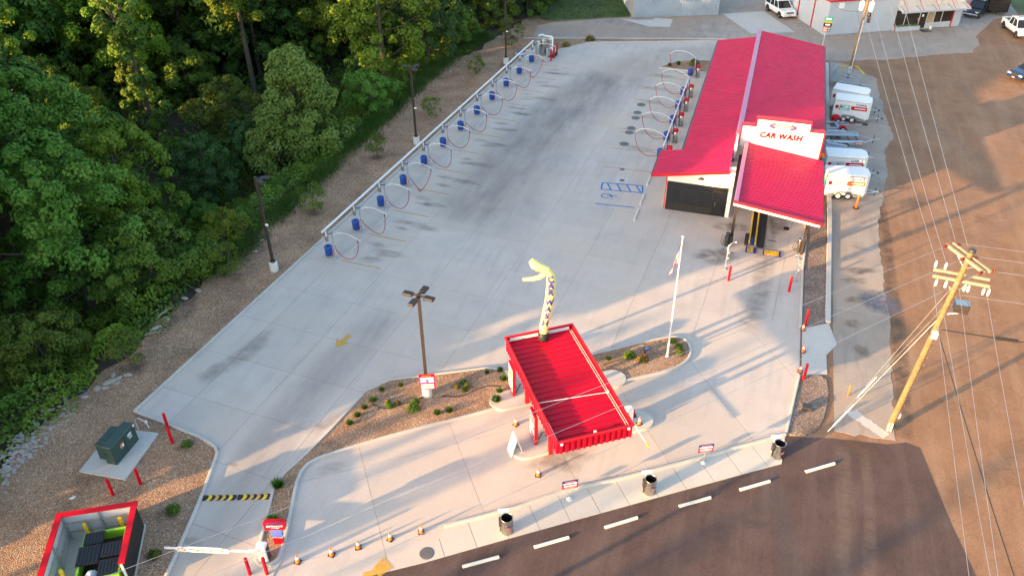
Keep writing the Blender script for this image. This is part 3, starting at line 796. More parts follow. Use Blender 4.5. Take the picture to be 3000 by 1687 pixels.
# stepped sign wall
SG = [(-.82, 4.2), (-.83, 5.93), (.25, 5.96), (.25, 6.60), (4.31, 6.62), (4.31, 5.98), (5.39, 6.0), (5.36, 3.3), (2, 3.3)]
sign = part(MB().xprism(SG, 63.6, 63.95), 'sign_wall', 'white')
cop = MB()
for (a, b) in (((-.90, 5.93), (.25, 5.96)), ((.17, 6.60), (4.39, 6.62)), ((4.31, 5.98), (5.46, 6.0))):
    cop.xprism([(a[0], a[1]), (b[0], b[1]), (b[0], b[1] + .09), (a[0], a[1] + .09)], 63.52, 64.12)
for x, z0, z1 in ((-.90, 4.4, 5.92), (.17, 5.99, 6.59), (4.31, 6.01, 6.61), (5.39, 3.7, 5.99)):
    cop.box(x, x + .08, 63.52, 64.1, z0, z1)
part(cop, 'coping', 'trim_red', sign)
Mf = plane_M((2.25, 63.57 - 59, 5.33), (1, 0, 0), (0, 0, 1))
put_text('CAR WASH', 'lettering', 'red', CW, Mf, size=.62, depth=.10, bold=.018, shear=.18, width=3.25, space=1.1)
el = MB()
n = 36
def ell(rx, rz, y): return [(2.27 + rx * math.cos(2 * math.pi * k / n), y, 6.17 + rz * math.sin(2 * math.pi * k / n)) for k in range(n)]
for (rx, rz, y, k) in ((1.12, .34, 63.585, 0), (1.08, .31, 63.57, 1)):
    el.m(k); v = ell(rx, rz, y); w = [(a, 63.6, c) for a, b, c in v]
    el.add(v + w, [tuple(reversed(range(n)))] + [(i, (i + 1) % n, n + (i + 1) % n, n + i) for i in range(n)])
part(el, 'oval_logo', ['blue_print', 'white'], sign)
for sx in (-1, 1):
    mb = MB(); v = [(2.27 + sx * r * math.cos(R(t)), 63.56, 6.17 + r2 * math.sin(R(t))) for r, r2, ts in ((1.06, .30, range(-52, 53, 13)), (.72, .16, range(52, -53, -13))) for t in ts]
    mb.add(v, [tuple(range(len(v)))] if sx < 0 else [tuple(reversed(range(len(v))))])
    part(mb, 'logo_swoosh', 'letter_blue', sign)
put_text('PATRIOT EXPRESS', 'lettering', 'orange', CW, plane_M((2.27, 63.555 - 59, 6.19), (1, 0, 0), (0, 0, 1)), size=.27, depth=.02, bold=.005, width=1.75)
# canopy over the wash entrance
def cz(x): return 4.55 - (x + .34) * .137
cn = part(ribbed(MB(), 5.8, cz(5.8), -.2, cz(-.2), 53.25, 63.45), 'canopy_roof', 'roof_red')
part(MB().xprism([(-.42, 4.30), (-.42, 4.62), (-.36, 4.64), (-.12, 4.62), (-.12, 4.56)], 53.15, 63.5), 'rake_trim', 'ridge_cap', cn)
part(rake(-.42, cz(-.42), 5.84, cz(5.84), 53.08, 53.27, .04, .10), 'front_fascia', 'trim_red', cn)
part(rake(-.42, cz(-.42) - .04, 5.6, cz(5.6) - .04, 53.12, 53.3, .20, 0), 'front_fascia_lower', 'white', cn)
part(MB().box(5.74, 5.86, 53.1, 63.4, cz(5.8) - .16, cz(5.8) - .02), 'gutter', 'dark_steel', cn)
part(MB().xprism([(-.3, cz(-.3) - .3), (-.3, cz(-.3) - .08), (5.7, cz(5.7) - .08), (5.7, cz(5.7) - .3)], 54.95, 55.15), 'beam', 'bronze')
for x in (-.18, 4.96):
    part(MB().box(x - .1, x + .1, 55.0, 55.2, 0, cz(x) - .3), 'column', 'bronze')
    part(MB().box(x - .08, x + .08, 62.9, 63.06, 0, cz(x) - .1), 'column', 'bronze')
# storefront
X0, X1, ZT = -5.77, -1.0, 2.54
fr = part(MB().box(X0, X1, 58.99, 59.06, 0, ZT), 'storefront', 'black')
def bar(x0, x1, z0, z1, y=58.95): part(MB().box(x0, x1, y, 59.02, z0, z1), 'mullion', 'car_trim', fr)
bar(X0, X1, ZT - .07, ZT); bar(X0, X1, 0, .08); bar(X0, -2.1, .62, .68); bar(X0, -2.1, 1.98, 2.04)
for x in (X0, -4.6, -3.35, -2.12, X1 - .07): bar(x, x + .07, 0, ZT)
for a, b in ((X0 + .07, -4.6), (-4.53, -3.35), (-3.28, -2.12)):
    for z0, z1 in ((.08, .62), (.68, 1.98), (2.04, 2.47)):
        part(MB().box(a, b, 58.965, 58.985, z0, z1), 'pane', 'glass_dark' if z0 > .5 else 'car_trim', fr)
dr = part(MB().box(-2.0, -1.1, 58.955, 58.985, .03, 2.1), 'door', 'glass_dark')
part(MB().box(-2.04, -1.05, 58.93, 58.984, 2.11, 2.18), 'door_frame', 'car_trim', dr)
part(MB().tube([(-1.88, 58.90, .9), (-1.88, 58.90, 1.3)], .02), 'door_handle', 'chrome', dr)
part(MB().box(-1.98, -1.12, 58.972, 58.986, 2.2, 2.46), 'pane', 'glass_dark', fr)
part(MB().box(-3.42, -3.0, 58.86, 59.0, 3.02, 3.14).box(-3.32, -3.1, 58.84, 59.0, 3.14, 3.22), 'wall_light', 'dark_steel')
put_text('273', 'house_number', 'plate', CW, plane_M((-1.4, 58.985 - 59, 2.74), (1, 0, 0), (0, 0, 1)), size=.22, depth=.02)
part(MB().box(-5.9, -5.8, 59.1, 59.25, .0, 3.1), 'corner_trim', 'trim_red')
part(MB().tube([(5.2, 60.5, .6), (6.2, 60.4, .5)], .06), 'vent_pipe', 'black')

# ---------------- wash entrance: conveyor and guide rails
cv = thing('wash_conveyor', 'car wash conveyor track with yellow guide rails under the red canopy', 'conveyor', (1.4, 58, 0))
for x in (1.17, 1.61):
    mb = MB().tube([(x, 55.3, .16), (x, 64.2, .16)], .05, 8)
    for y in np.arange(55.5, 64, 1.2): mb.cyl((x, y, 0), (x, y, .14), .03, n=6)
    mb.build('guide_rail', 'yellow', cv, world=True)
MB().box(1.24, 1.54, 55.3, 64.2, .002, .05).build('chain_trough', 'black', cv, world=True)
MB().box(1.36, 1.42, 55.3, 64.2, .05, .08).build('chain', 'dark_steel', cv, world=True)
MB().box(1.72, 2.28, 55.2, 64.2, .004, .03).build('rubber_mat', 'rubber', cv, world=True)
MB().box(.82, 1.10, 55.1, 56.8, .004, .12).build('drive_cover', 'dark_steel', cv, world=True)
MB().box(1.26, 1.52, 55.35, 56.2, .085, .13).build('roller_guard', 'blue', cv, world=True)
MB().box(1.78, 2.2, 55.0, 55.2, .03, .035).build('mat_edge', 'rubber', cv, world=True)
for nm, x0, x1, y0, y1, lb in (('roller_plate', .98, 1.74, 54.15, 54.95, 'yellow slatted roller plate at the foot of the conveyor track'), ('roller_plate', 2.25, 3.52, 54.08, 54.9, 'wide yellow slatted roller plate beside the conveyor track')):
    t = thing(nm, lb, 'roller plate', ((x0 + x1) / 2, (y0 + y1) / 2, 0))
    MB().box(x0, x1, y0, y1, .003, .03).box(x0, x0 + .09, y0, y1, .03, .07).box(x1 - .09, x1, y0, y1, .03, .07).box(x0, x1, y1 - .07, y1, .03, .06).box(x0, x1, y0, y0 + .05, .03, .06).build('frame', 'letter_blue', t, world=True)
    k = int((x1 - x0 - .2) / .095)
    for i in range(k):
        x = x0 + .12 + i * .095
        MB().cyl((x + .025, y0 + .07, .06), (x + .025, y1 - .09, .06), .034, n=8).build('roller', 'yellow', t, world=True)
MB_d = MB().box(3.6, 4.0, 58.3, 58.8, .004, .012)
for i in range(6): MB_d.box(3.62 + i * .065, 3.65 + i * .065, 58.3, 58.8, .012, .03)
tag(MB_d.build('floor_grate', 'black'), 'small black floor grate under the wash entrance canopy', 'grate')
tag(MB().box(2.5, 3.15, 56.3, 56.36, .004, .03).build('rubber_strip', 'rubber'), 'short dark rubber strip lying on the wet concrete by the conveyor', 'rubber strip')
# spray posts with hoses beside the two columns
for (x, y, dr_, lb, mt) in ((-.45, 54.7, -1, 'black chemical pump stand with hoses at the left canopy column', 'dark_steel'), (4.75, 55.35, 1, 'steel drum and hoses at the right canopy column', 'stainless')):
    t = thing('pump_stand', lb, 'pump stand', (x, y, 0))
    MB().lathe([(.16, 0), (.17, .02), (.17, 1.05), (.15, 1.12), (.0, 1.14)], n=16).build('drum', mt, t)
    MB().box(.16, .40, -.2, .2, .25, 1.0).build('control_box', 'black', t)
    for k in range(4):
        a = k * .9; MB().tube([(.2 * math.cos(a), .2 * math.sin(a), 1.0 - .1 * k), (.4 * math.cos(a), .4 * math.sin(a), .8), (.45 * math.cos(a + .4), .45 * math.sin(a + .4), .3), (.3 * math.cos(a + .9), .3 * math.sin(a + .9), .03)], .018).build('hose', 'blue' if k == 1 else 'black', t)
    MB().tube([(-.1, -.3, .02), (-.2, -.7, .02), (.2, -1.0, .02), (.6, -.95, .02)], .02).build('floor_hose', 'black', t)
for (x, y, hh, tx, lb) in ((-.24, 51.44, 1.95, .45, 'grey bent clearance post left of the wash entrance'), (4.63, 51.26, 1.75, -.25, 'grey bent clearance post right of the wash entrance')):
    t = thing('clearance_post', lb, 'post', (x, y, 0))
    MB().box(-.14, .14, -.14, .14, 0, .03).tube([(0, 0, 0), (0, 0, hh), (tx * .4, .15, hh + .18), (tx, .35, hh + .22)], .045, 8).build('post', 'galv', t)
    for z in (.95, 1.4, hh + .2):
        MB().lathe([(.0, -.05), (.055, -.03), (.06, .02), (.03, .06), (0, .07)], (.09 if z < hh else tx, .0 if z < hh else .33, z), 10).build('lamp', 'white', t)

# ================================================================== pay canopy
PC = thing('pay_canopy', 'red pay station canopy with ribbed roof and red corrugated fascia', 'canopy', (-7.5, 32.5, 0))
ORG = Vector((-11.5, 34.72, 0)); PX = Vector((.5695, -.8220, 0)); PY = Vector((.8220, .5695, 0))   # along, across
PL, PW, PZ = 8.62, 4.02, 3.8
def pcm(a, b, z): q = ORG + PX * a + PY * b; return (q.x, q.y, z)
def pcbox(mb, a0, a1, b0, b1, z0, z1):
    vs = [pcm(a, b, z) for z in (z0, z1) for b in (b0, b1) for a in (a0, a1)]
    return mb.add(vs, [(1, 3, 2, 0), (6, 7, 5, 4), (4, 5, 1, 0), (3, 7, 6, 2), (2, 6, 4, 0), (5, 7, 3, 1)])
# corrugated fascia: four faces
def fascia(a0, b0, a1, b1, nx, ny, name):
    L = math.dist((a0, b0), (a1, b1)); n = int(L / .30); mb = MB(); pts = []
    for k in range(n):
        for t, d in ((0, 0), (.42, 0), (.52, .055), (.9, .055)):
            s = (k + t) / n; pts.append((a0 + (a1 - a0) * s + nx * d, b0 + (b1 - b0) * s + ny * d))
    pts.append((a1, b1)); N = len(pts)
    vs = [pcm(a, b, z) for z in (PZ - .78, PZ) for a, b in pts]
    mb.add(vs, [(k, k + 1, N + k + 1, N + k) for k in range(N - 1)])
    inn = [pcm(a - nx * .03, b - ny * .03, z) for z in (PZ - .78, PZ) for a, b in ((a0, b0), (a1, b1))]
    mb.add(inn, [(0, 1, 3, 2)])
    mb.build(name, 'canopy_red', PC, world=True)
fascia(0, 0, PL, 0, 0, -1, 'fascia'); fascia(PL, 0, PL, PW, 1, 0, 'fascia'); fascia(PL, PW, 0, PW, 0, 1, 'fascia'); fascia(0, PW, 0, 0, -1, 0, 'fascia')
cap = MB()
for a0, a1, b0, b1 in ((-.07, PL + .07, -.09, .03), (-.07, PL + .07, PW - .03, PW + .09), (-.09, .03, .031, PW - .031), (PL - .03, PL + .09, .031, PW - .031)):
    pcbox(cap, a0, a1, b0, b1, PZ - .03, PZ + .045)
cap.build('parapet_cap', 'trim_red', PC, world=True)
# ribbed deck inside the parapet
dk = MB(); nr = int(PL / .42)
prof = []
for k in range(nr):
    a = .06 + (PL - .12) * k / nr; p = (PL - .12) / nr
    prof += [(a, 0), (a + p * .75, 0), (a + p * .82, .045), (a + p * .96, .045)]
prof.append((PL - .06, 0)); N = len(prof)
vs = [pcm(a, .05, PZ - .30 + z) for a, z in prof] + [pcm(a, PW - .05, PZ - .22 + z) for a, z in prof]
dk.add(vs, [(k, k + 1, N + k + 1, N + k) for k in range(N - 1)])
dk.build('roof_deck', 'canopy_red', PC, world=True)
pcbox(MB(), .05, PL - .05, .05, PW - .05, PZ - .72, PZ - .68).build('soffit', 'white', PC, world=True)
for a, b in ((1.75, .7), (5.8, .7), (1.75, PW - .7), (5.8, PW - .7)):
    pcbox(MB(), a - .11, a + .11, b - .11, b + .11, 0, PZ - .7).build('column', 'trim_red', PC, world=True)
# white conduits and gutter along the roof
cd = MB().tube([pcm(.16, .1, PZ - .16), pcm(.16, PW - .2, PZ - .14)], .02).build('conduit', 'white', PC, world=True)
pcbox(MB(), .035, .10, .2, PW - .2, PZ - .24, PZ - .06).build('flashing', 'white', PC, world=True)
for b in (PW - .12, PW - .24):
    MB().tube([pcm(.2, b, PZ - .14), pcm(PL - .15, b, PZ - .14)], .017).build('conduit', 'awning', PC, world=True)
MB().tube([pcm(5.9, PW - .2, PZ - .1), pcm(5.55, .1, PZ - .12)], .019).build('conduit', 'white', PC, world=True)
MB().tube([pcm(7.1, .08, PZ - .1), pcm(8.4, .08, PZ - .1)], .02).build('conduit', 'white', PC, world=True)
jb = MB().lathe([(.09, -.05), (.1, 0), (.08, .07), (0, .09)], pcm(5.9, PW - .2, PZ - .08), 12); jb.build('junction_box', 'white_metal', PC, world=True)
for a, b in ((PL + .07, .22), (PL + .07, PW - .22), (-.1, .1)):
    MB().lathe([(.0, -.07), (.075, -.05), (.085, 0), (.07, .05), (0, .075)], pcm(a, b, PZ - .1), 12).build('flood_light', 'white', PC, world=True)
pcbox(MB(), PL - .2, PL - .08, 2.0, 2.12, PZ - .16, PZ + .04).build('camera_box', 'dirty_white', PC, world=True)
# chevron-edged rail along the inside of the far parapet
for k in range(7):
    pcbox(MB(), .045, .06, .45 + k * .26, .45 + k * .26 + .20, PZ - .2, PZ - .08).build('vent_panel', 'plate', PC, world=True)

def menu(c, lb):
    t = thing('menu_board', lb, 'menu board', (c[0], c[1], .165), R(-57))
    # local x runs along the board, the screen faces -y (towards the arriving cars)
    MB().bevbox(-.52, .52, -.09, .09, .0, 2.0, .05).build('cabinet', 'red', t)
    sc_ = MB().box(-.40, .40, -.10, -.089, .22, 1.88).build('screen', 'tag_white', t)
    for z0, z1, mt in ((1.62, 1.84, 'print_blue'), (1.36, 1.56, 'orange'), (1.28, 1.36, 'yellow'), (.98, 1.2, 'letter_blue'), (.66, .88, 'print_grey'), (.3, .56, 'letter_blue')):
        MB().box(-.36, .36 if mt != 'yellow' else .1, -.106, -.101, z0, z1).build('printed_band', mt, sc_)
    for z in (1.1, .78, .44): MB().box(-.3, .2, -.110, -.107, z - .04, z + .04).build('printed_band', 'tag_white', sc_)
    MB().box(-.2, .2, .05, .16, 2.0, 2.06).build('camera_hood', 'black', t)
    MB().tube([(.38, .1, .1), (.38, .38, .75), (.38, .6, .75), (.38, .6, .3)], .03).build('pay_arm', 'dark_steel', t)
    return t
menu((-11.05, 34.4), 'red menu board with bright screen nearer the light pole')
menu((-8.75, 31.0), 'red menu board with bright screen nearer the road')
# ================================================================== vacuum row on the left
ORD = ['nearest to the camera', 'second from the near end', 'third from the near end', 'fourth from the near end', 'fifth from the near end', 'sixth from the near end', 'seventh from the near end', 'eighth from the near end', 'ninth from the near end', 'tenth from the near end', 'second from the far end', 'farthest from the camera']
def bez(p0, p1, p2, p3, n=10):
    out = []
    for k in range(n + 1):
        t = k / n; a = (1 - t) ** 3; b = 3 * (1 - t) ** 2 * t; c = 3 * (1 - t) * t * t; d = t ** 3
        out.append(tuple(a * p0[i] + b * p1[i] + c * p2[i] + d * p3[i] for i in range(3)))
    return out
def make_vac(v=0):
    t = thing('vacuum_station', 'x', 'vacuum', group='vacuum stations along the gravel bank')
    MB().box(-.16, .16, -.16, .16, 0, .03).cyl((0, 0, .03), (0, 0, 2.5), .055, n=10).build('post', 'galv', t)
    MB().lathe([(.10, 0), (.13, .05), (.13, .38), (.08, .55), (.05, .62)], (-.30, -.28, 1.62), 12).build('separator', 'stainless', t)
    MB().tube([(-.30, -.28, 2.2), (-.30, -.28, 2.38), (-.42, -.30, 2.5)], .055, 8).build('inlet_pipe', 'white_metal', t)
    MB().tube([(-.30, -.28, 1.95), (-.02, 0, 1.95)], .035).build('separator_arm', 'galv', t)
    MB().tube([(-.40, -.28, 2.2), (-.30, -.18, 2.22), (-.18, -.20, 2.22), (-.06, -.06, 2.2), (.08, .0, 2.2)], .05, 6).build('blue_clamp', 'blue', t)
    up = bez((0, 0, 2.5), (.25, -.05, 2.62), (.6, -.15, 2.55), (.9, -.2, 2.42), 6)
    ar = bez((.25, -.15, 2.18), (.7, -.2, 2.62), (1.6, -.3, 2.72), (2.55, -.4, 2.35), 12)
    MB().tube(up, .026).build('boom_stay', 'galv', t)
    MB().tube(ar, .027).build('boom_arm', 'white_metal', t)
    MB().cyl((2.42, -.39, 2.33), (2.42, -.39, 2.08), .035, n=8).build('hose_cuff', 'black', t)
    h = [bez((2.42, -.39, 2.1), (2.35, -.40, .45), (1.1, -.30, -.15), (.10, -.05, 1.0), 18), bez((2.42, -.39, 2.1), (2.5, -.55, .3), (1.5, -.05, -.25), (.10, -.05, 1.0), 18), bez((2.42, -.39, 2.1), (2.1, -.2, .9), (1.35, -.6, -.1), (1.2, -.35, .05), 9) + [(1.25, -.28, .03), (1.12, -.26, .04), (1.1, -.4, .06)] + bez((1.15, -.35, .1), (.9, -.2, .2), (.5, -.1, .6), (.10, -.05, 1.0), 8)][v]
    MB().tube(h, .028).build('hose', 'hose_red', t)
    MB().tube([(.04, .0, 1.05), (.2, -.12, .78), (.3, -.2, .55)], .05, 6).build('hose_nozzle', 'stainless', t)
    MB().box(-.06, .12, .02, .14, .85, 1.15).build('nozzle_holder', 'steel', t)
    MB().tube([(-.12, -.10, .95), (-.14, -.14, .4)], .025).lathe([(.045, 0), (.05, .08), (.02, .1)], (-.14, -.14, .3), 8).build('air_wand', 'hose_red', t)
    MB().box(-.09, .09, -.09, .09, .03, .18).build('base_cover', 'galv', t)
    return t
V0 = (-28.02, 44.58)
VACS = [make_vac(0), make_vac(1), make_vac(2)]; VPICK = [0, 1, 0, 2, 1, 0, 1, 0, 0, 1, 2, 0]; VUSED = set()
binm = MB().lathe([(.27, .16), (.29, .2), (.29, .78)], n=18, cap1=False).mesh('body', 'blue')
binl = MB().lathe([(.31, .78), (.315, .86), (.27, .92), (.13, .93), (.12, .88)], n=18, cap0=False, cap1=False).mesh('lid', 'blue')
bini = MB().lathe([(.125, .87), (.12, .60)], n=14, cap0=False).mesh('opening', 'black')
def make_bin(lb, loc, rz=0, grp='blue bins at the vacuum stations'):
    t = thing('waste_bin', lb, 'waste bin', loc, rz, grp)
    inst(binm, 'body', t); l = inst(binl, 'lid', t); inst(bini, 'opening', l)
    inst(BKT, 'bracket', t)
    return t
BKT = MB().tube([(.27, 0, .55), (.55, -.15, .62)], .03).box(-.1, .1, -.1, .1, .0, .16).mesh('bracket', 'galv')
stop_me = None
def make_stop(mat):
    mb = MB(); L = .9
    prof = [(-.075, 0), (-.06, .10), (-.03, .125), (.03, .125), (.06, .10), (.075, 0)]
    n = len(prof)
    vs = [(-L, y, z) for y, z in prof] + [(L, y, z) for y, z in prof]
    mb.add(vs, [(k, k + n, k + n + 1, k + 1) for k in range(n - 1)] + [tuple(range(n)), tuple(reversed(range(n, 2 * n)))])
    return mb.mesh('wheel_stop', mat)
STOP_W, STOP_G = make_stop('stop_white'), make_stop('concrete_kerb')
def wheel_stop(me, loc, rz, lb, grp):
    o = bpy.data.objects.new('wheel_stop', me); COL.objects.link(o); o.location = loc; o.rotation_euler.z = rz
    return tag(o, lb, 'wheel stop', grp)
for k in range(12):
    p = lot(V0, 0, 3.99 * k)
    v_ = VPICK[k]; t = copy_tree(VACS[v_]) if v_ in VUSED else VACS[v_]; VUSED.add(v_)
    t.location = (p[0], p[1], .0); t.rotation_euler.z = LOT_A
    t['label'] = 'gravel-side vacuum post with white boom and red hose, ' + ORD[k]
    q = lot(p, -.56, .10)
    make_bin('blue waste bin on the gravel-side vacuum row, ' + ORD[k], (q[0], q[1], 0), LOT_A)
    if k < 11:
        q = lot((-27.27, 46.57), 0, 3.99 * k)
        wheel_stop(STOP_G, (q[0], q[1], 0), LOT_A + math.pi / 2, 'grey wheel stop in the vacuum bays by the gravel, ' + (ORD[k] if k < 10 else ORD[11]), 'grey wheel stops at the vacuum bays')
pp = thing('vacuum_pipe', 'long silver overhead vacuum pipe running the length of the left row', 'pipe', (V0[0], V0[1], 0), LOT_A)
MB().tube([(-.42, -.55, 2.5), (-.42, 44.2, 2.5)], .085, 10).build('pipe', 'white_metal', pp)
for k in range(12):
    MB().cyl((-.42, 3.99 * k - .42, 2.5), (-.42, 3.99 * k - .14, 2.5), .11, n=10).build('coupling', 'steel', pp)
# blower equipment at the far end
eq = thing('vacuum_blower', 'silver vacuum blower with ducts and tall dust tank at the far end', 'blower', (-25.1, 90.3, .035), LOT_A)
MB().lathe([(.32, 0), (.34, .05), (.34, 1.7), (.3, 1.85), (.12, 1.95), (.12, 2.1)], (0, 1.0, 0), 18).build('dust_tank', 'stainless', eq)
MB().lathe([(.28, 0), (.29, .1), (.29, 1.4), (.25, 1.5)], (-.7, 1.3, 0), 16).build('dust_tank', 'galv', eq)
MB().tube([(-.35, .4, 2.45), (-.1, .9, 2.45), (.1, 1.0, 2.3), (1.0, 1.0, 2.3), (1.12, 1.0, 2.2), (1.12, 1.0, 1.2)], .1, 10).build('duct', 'white', eq)
MB().lathe([(.0, -.2), (.42, -.2), (.46, -.1), (.46, .1), (.42, .2), (0, .2)], n=18, M=Matrix.Translation((1.15, .9, .75)) @ Matrix.Rotation(R(90), 4, 'X')).build('blower_housing', 'galv', eq)
MB().box(.95, 1.4, 1.15, 1.7, .1, .75).box(.8, 1.5, .5, 1.8, 0, .12).build('motor', 'dark_steel', eq)
mcap = MB().lathe([(.0, 0), (.3, .02), (.05, .18), (0, .2)], (.5, 2.0, 1.6), 12).cyl((.5, 2.0, 0), (.5, 2.0, 1.6), .03); mcap.build('vent_hood', 'white_metal', eq)
MB().tube([(-2.2, .8, .35), (-1.4, .9, .5), (-1.0, .7, .45)], .05).build('conduit', 'white', eq)
co = thing('coiled_hose', 'blue and white coiled hose lying on the gravel by the blower', 'hose', (-27.6, 90.2, .3))
for k in range(4):
    MB().tube([(.55 * math.cos(R(a)) * (1 - .1 * k), .4 * math.sin(R(a)) * (1 - .1 * k), .05 * k + .04) for a in range(0, 361, 30)], .045).build('coil', 'blue' if k % 2 else 'white', co)
# ================================================================== vacuum row on the building side
def make_vac2():
    t = thing('vacuum_station', 'x', 'vacuum', group='vacuum stations along the building')
    MB().box(-.14, .14, -.14, .14, 0, .03).cyl((0, 0, .03), (0, 0, 2.2), .06, n=10).build('post', 'galv', t)
    MB().tube(bez((0, 0, 2.2), (-.5, -.1, 2.95), (-2.3, -.25, 3.3), (-2.75, -.3, 2.55), 14), .026).build('boom_arm', 'white_metal', t)
    MB().cyl((-2.75, -.3, 2.55), (-2.75, -.3, 2.35), .035, n=8).build('hose_cuff', 'hose_red', t)
    MB().tube(bez((-2.75, -.3, 2.4), (-2.6, -.4, .6), (-1.3, -.3, -.2), (-.1, 0, .95), 18), .028).build('hose', 'hose_red', t)
    MB().tube([(.08, .05, 2.0), (.16, .1, 1.5), (.12, .08, .9)], .035).build('air_hose', 'blue', t)
    MB().tube([(-.05, -.12, 1.6), (-.08, -.15, .5), (-.08, -.15, .1)], .03).build('spray_wand', 'hose_red', t)
    MB().box(-.08, .08, -.14, .02, .9, 1.3).build('nozzle_holder', 'stainless', t)
    return t
def make_canister(lb, loc):
    t = thing('steel_canister', lb, 'canister', loc, 0, 'steel canisters along the building')
    MB().lathe([(.2, 0), (.235, .02), (.235, 1.1), (.22, 1.12)], n=18).build('body', 'stainless', t)
    MB().lathe([(.25, 1.1), (.26, 1.14), (.26, 1.28), (.2, 1.38), (.08, 1.42), (0, 1.43)], n=18, cap1=False).build('lid', 'red', t)
    return t
RY = [67.85, 71.66, 75.57, 79.33, 83.15, 89.1]
RORD = ['first beside the roof notch', 'second from the near end', 'third from the near end', 'fourth from the near end', 'second from the far end', 'last by the planted bed']
vac2 = make_vac2(); can0 = make_canister('x', (0, 0, 0))
for k, y in enumerate(RY):
    t = vac2 if k == 0 else copy_tree(vac2)
    t.location = (-7.15, y - .25, 0); t['label'] = 'building-side looping vacuum boom with red hose, ' + RORD[k]
    make_bin('blue waste bin on the building-side vacuum row, ' + RORD[k], (-7.6, y + .15, 0), math.pi)
    c = can0 if k == 0 else copy_tree(can0)
    c.location = (-6.78, y + .05, 0); c['label'] = 'steel canister with red domed lid, ' + RORD[k]
pb = thing('vacuum_pipe', 'silver overhead vacuum pipe beside the red roof', 'pipe', (-7.2, 67, 0))
MB().tube([(0, -.5, 2.0), (0, 16.6, 2.0)], .06, 8).build('pipe', 'white_metal', pb)
for k in range(5): MB().cyl((0, .4 + 3.85 * k, 2.0), (0, .7 + 3.85 * k, 2.0), .085, n=8).build('coupling', 'steel', pb)
MB().cyl((0, 16.5, 0), (0, 16.5, 2.0), .05, n=8).build('support', 'galv', pb)
for (a, b), lb in zip((((-7.8, 62.57), (-7.81, 64.39)), ((-7.76, 59.08), (-7.77, 60.76)), ((-7.76, 56.35), (-7.77, 58.18))), ('farthest of the three pale wheel stops beside the office', 'middle pale wheel stop beside the office by the blue lines', 'nearest of the three pale wheel stops beside the office')):
    wheel_stop(STOP_W, ((a[0] + b[0]) / 2, (a[1] + b[1]) / 2, 0), math.pi / 2, lb, 'pale wheel stops beside the office')

# ================================================================== white wheel stops on the dark asphalt
WS = [((-9.66, 22.16), (-8.23, 23.16)), ((-6.72, 24.22), (-5.31, 25.24)), ((-3.72, 26.35), (-2.3, 27.42)), ((-.39, 28.75), (1.07, 29.8)), ((2.45, 30.74), (3.92, 31.81)), ((5.69, 33.02), (7.16, 34.09))]
WL = ['leftmost', 'second from the left', 'third from the left', 'third from the right', 'second from the right', 'rightmost']
for (a, b), w in zip(WS, WL):
    wheel_stop(STOP_W, ((a[0] + b[0]) / 2, (a[1] + b[1]) / 2, -.02), math.atan2(b[1] - a[1], b[0] - a[0]), 'white wheel stop on the dark asphalt, %s of the row' % w, 'white wheel stops on the dark asphalt')

# ================================================================== cones, bollards
def make_cone():
    t = thing('traffic_cone', 'x', 'traffic cone', group='orange traffic cones')
    MB().bevbox(-.19, .19, -.19, .19, 0, .045, .02).build('base', 'black', t)
    b = MB().lathe([(.145, .045), (.125, .12), (.028, .68), (.02, .70), (0, .70)], n=16, cap0=False, cap1=False).build('cone_body', 'orange', t)
    MB().lathe([(.094, .30), (.064, .50)], n=16, cap0=False, cap1=False).build('reflective_band', 'tag_white', t)
    return t
cone = make_cone()
CONES = [((-7.81, 28.65), 'orange cone on the drive below the red canopy corner'), ((-12.33, 23.43), 'orange cone at the right end of the row by the road'), ((-13.62, 22.59), 'orange cone second from the right in the row by the road'), ((-14.9, 21.69), 'middle orange cone of the row by the road'), ((-15.94, 20.94), 'orange cone second from the left in the row by the road'), ((-17.3, 20.1), 'orange cone at the left end of the row by the barrier gate'),
         ((5.29, 45.65), 'orange cone at the foot of the upper red bollard on the lot edge'), ((5.34, 43.33), 'orange cone midway between the two bollards on the lot edge'), ((5.22, 41.32), 'orange cone beside the lower red bollard on the lot edge'), ((-10.06, 31.9), 'orange cone on the drive left of the white folding sign'), ((-3.36, 33.85), 'orange cone on the raised pad right of the red canopy')]
for k, (p, lb) in enumerate(CONES):
    t = cone if k == 0 else copy_tree(cone)
    t.location = (p[0], p[1], .165 if k == 10 else .0); t.rotation_euler.z = random.uniform(-.6, .6); t['label'] = lb; t.scale = (.82, .82, .80)
t = thing('traffic_cone', 'small red cone without stripes right of the red canopy', 'traffic cone', (-3.8, 34.4, .165), .3)
MB().bevbox(-.17, .17, -.17, .17, 0, .04, .02).build('base', 'black', t)
MB().lathe([(.12, .04), (.03, .50), (0, .51)], n=14, cap0=False, cap1=False).build('cone_body', 'red', t)
t = thing('delineator_post', 'tall orange delineator post with white bands by the nearest trailer', 'delineator', (9.05, 63.5, -.01))
MB().prism([(.24 * math.cos(R(a)), .24 * math.sin(R(a))) for a in range(0, 360, 60)], 0, .07).build('base', 'black', t)
MB().lathe([(.11, .07), (.06, 1.0), (.05, 1.15), (.02, 1.18)], n=12, cap0=False).build('post', 'orange', t)
for z in (.45, .75): MB().lathe([(.098 - .05 * (z - .2), z), (.090 - .05 * (z - .0), z + .13)], n=12, cap0=False, cap1=False).build('reflective_band', 'tag_white', t)
def bollard(p, h, r, mat, lb, grp='red bollards', z=0, lean=0):
    o = MB().lathe([(r, 0), (r, h - r * .9), (r * .85, h - r * .4), (r * .5, h - r * .08), (0, h)], n=14, cap1=False).build('bollard', mat, loc=(p[0], p[1], z))
    o.rotation_euler.x = lean
    return tag(o, lb, 'bollard', grp)
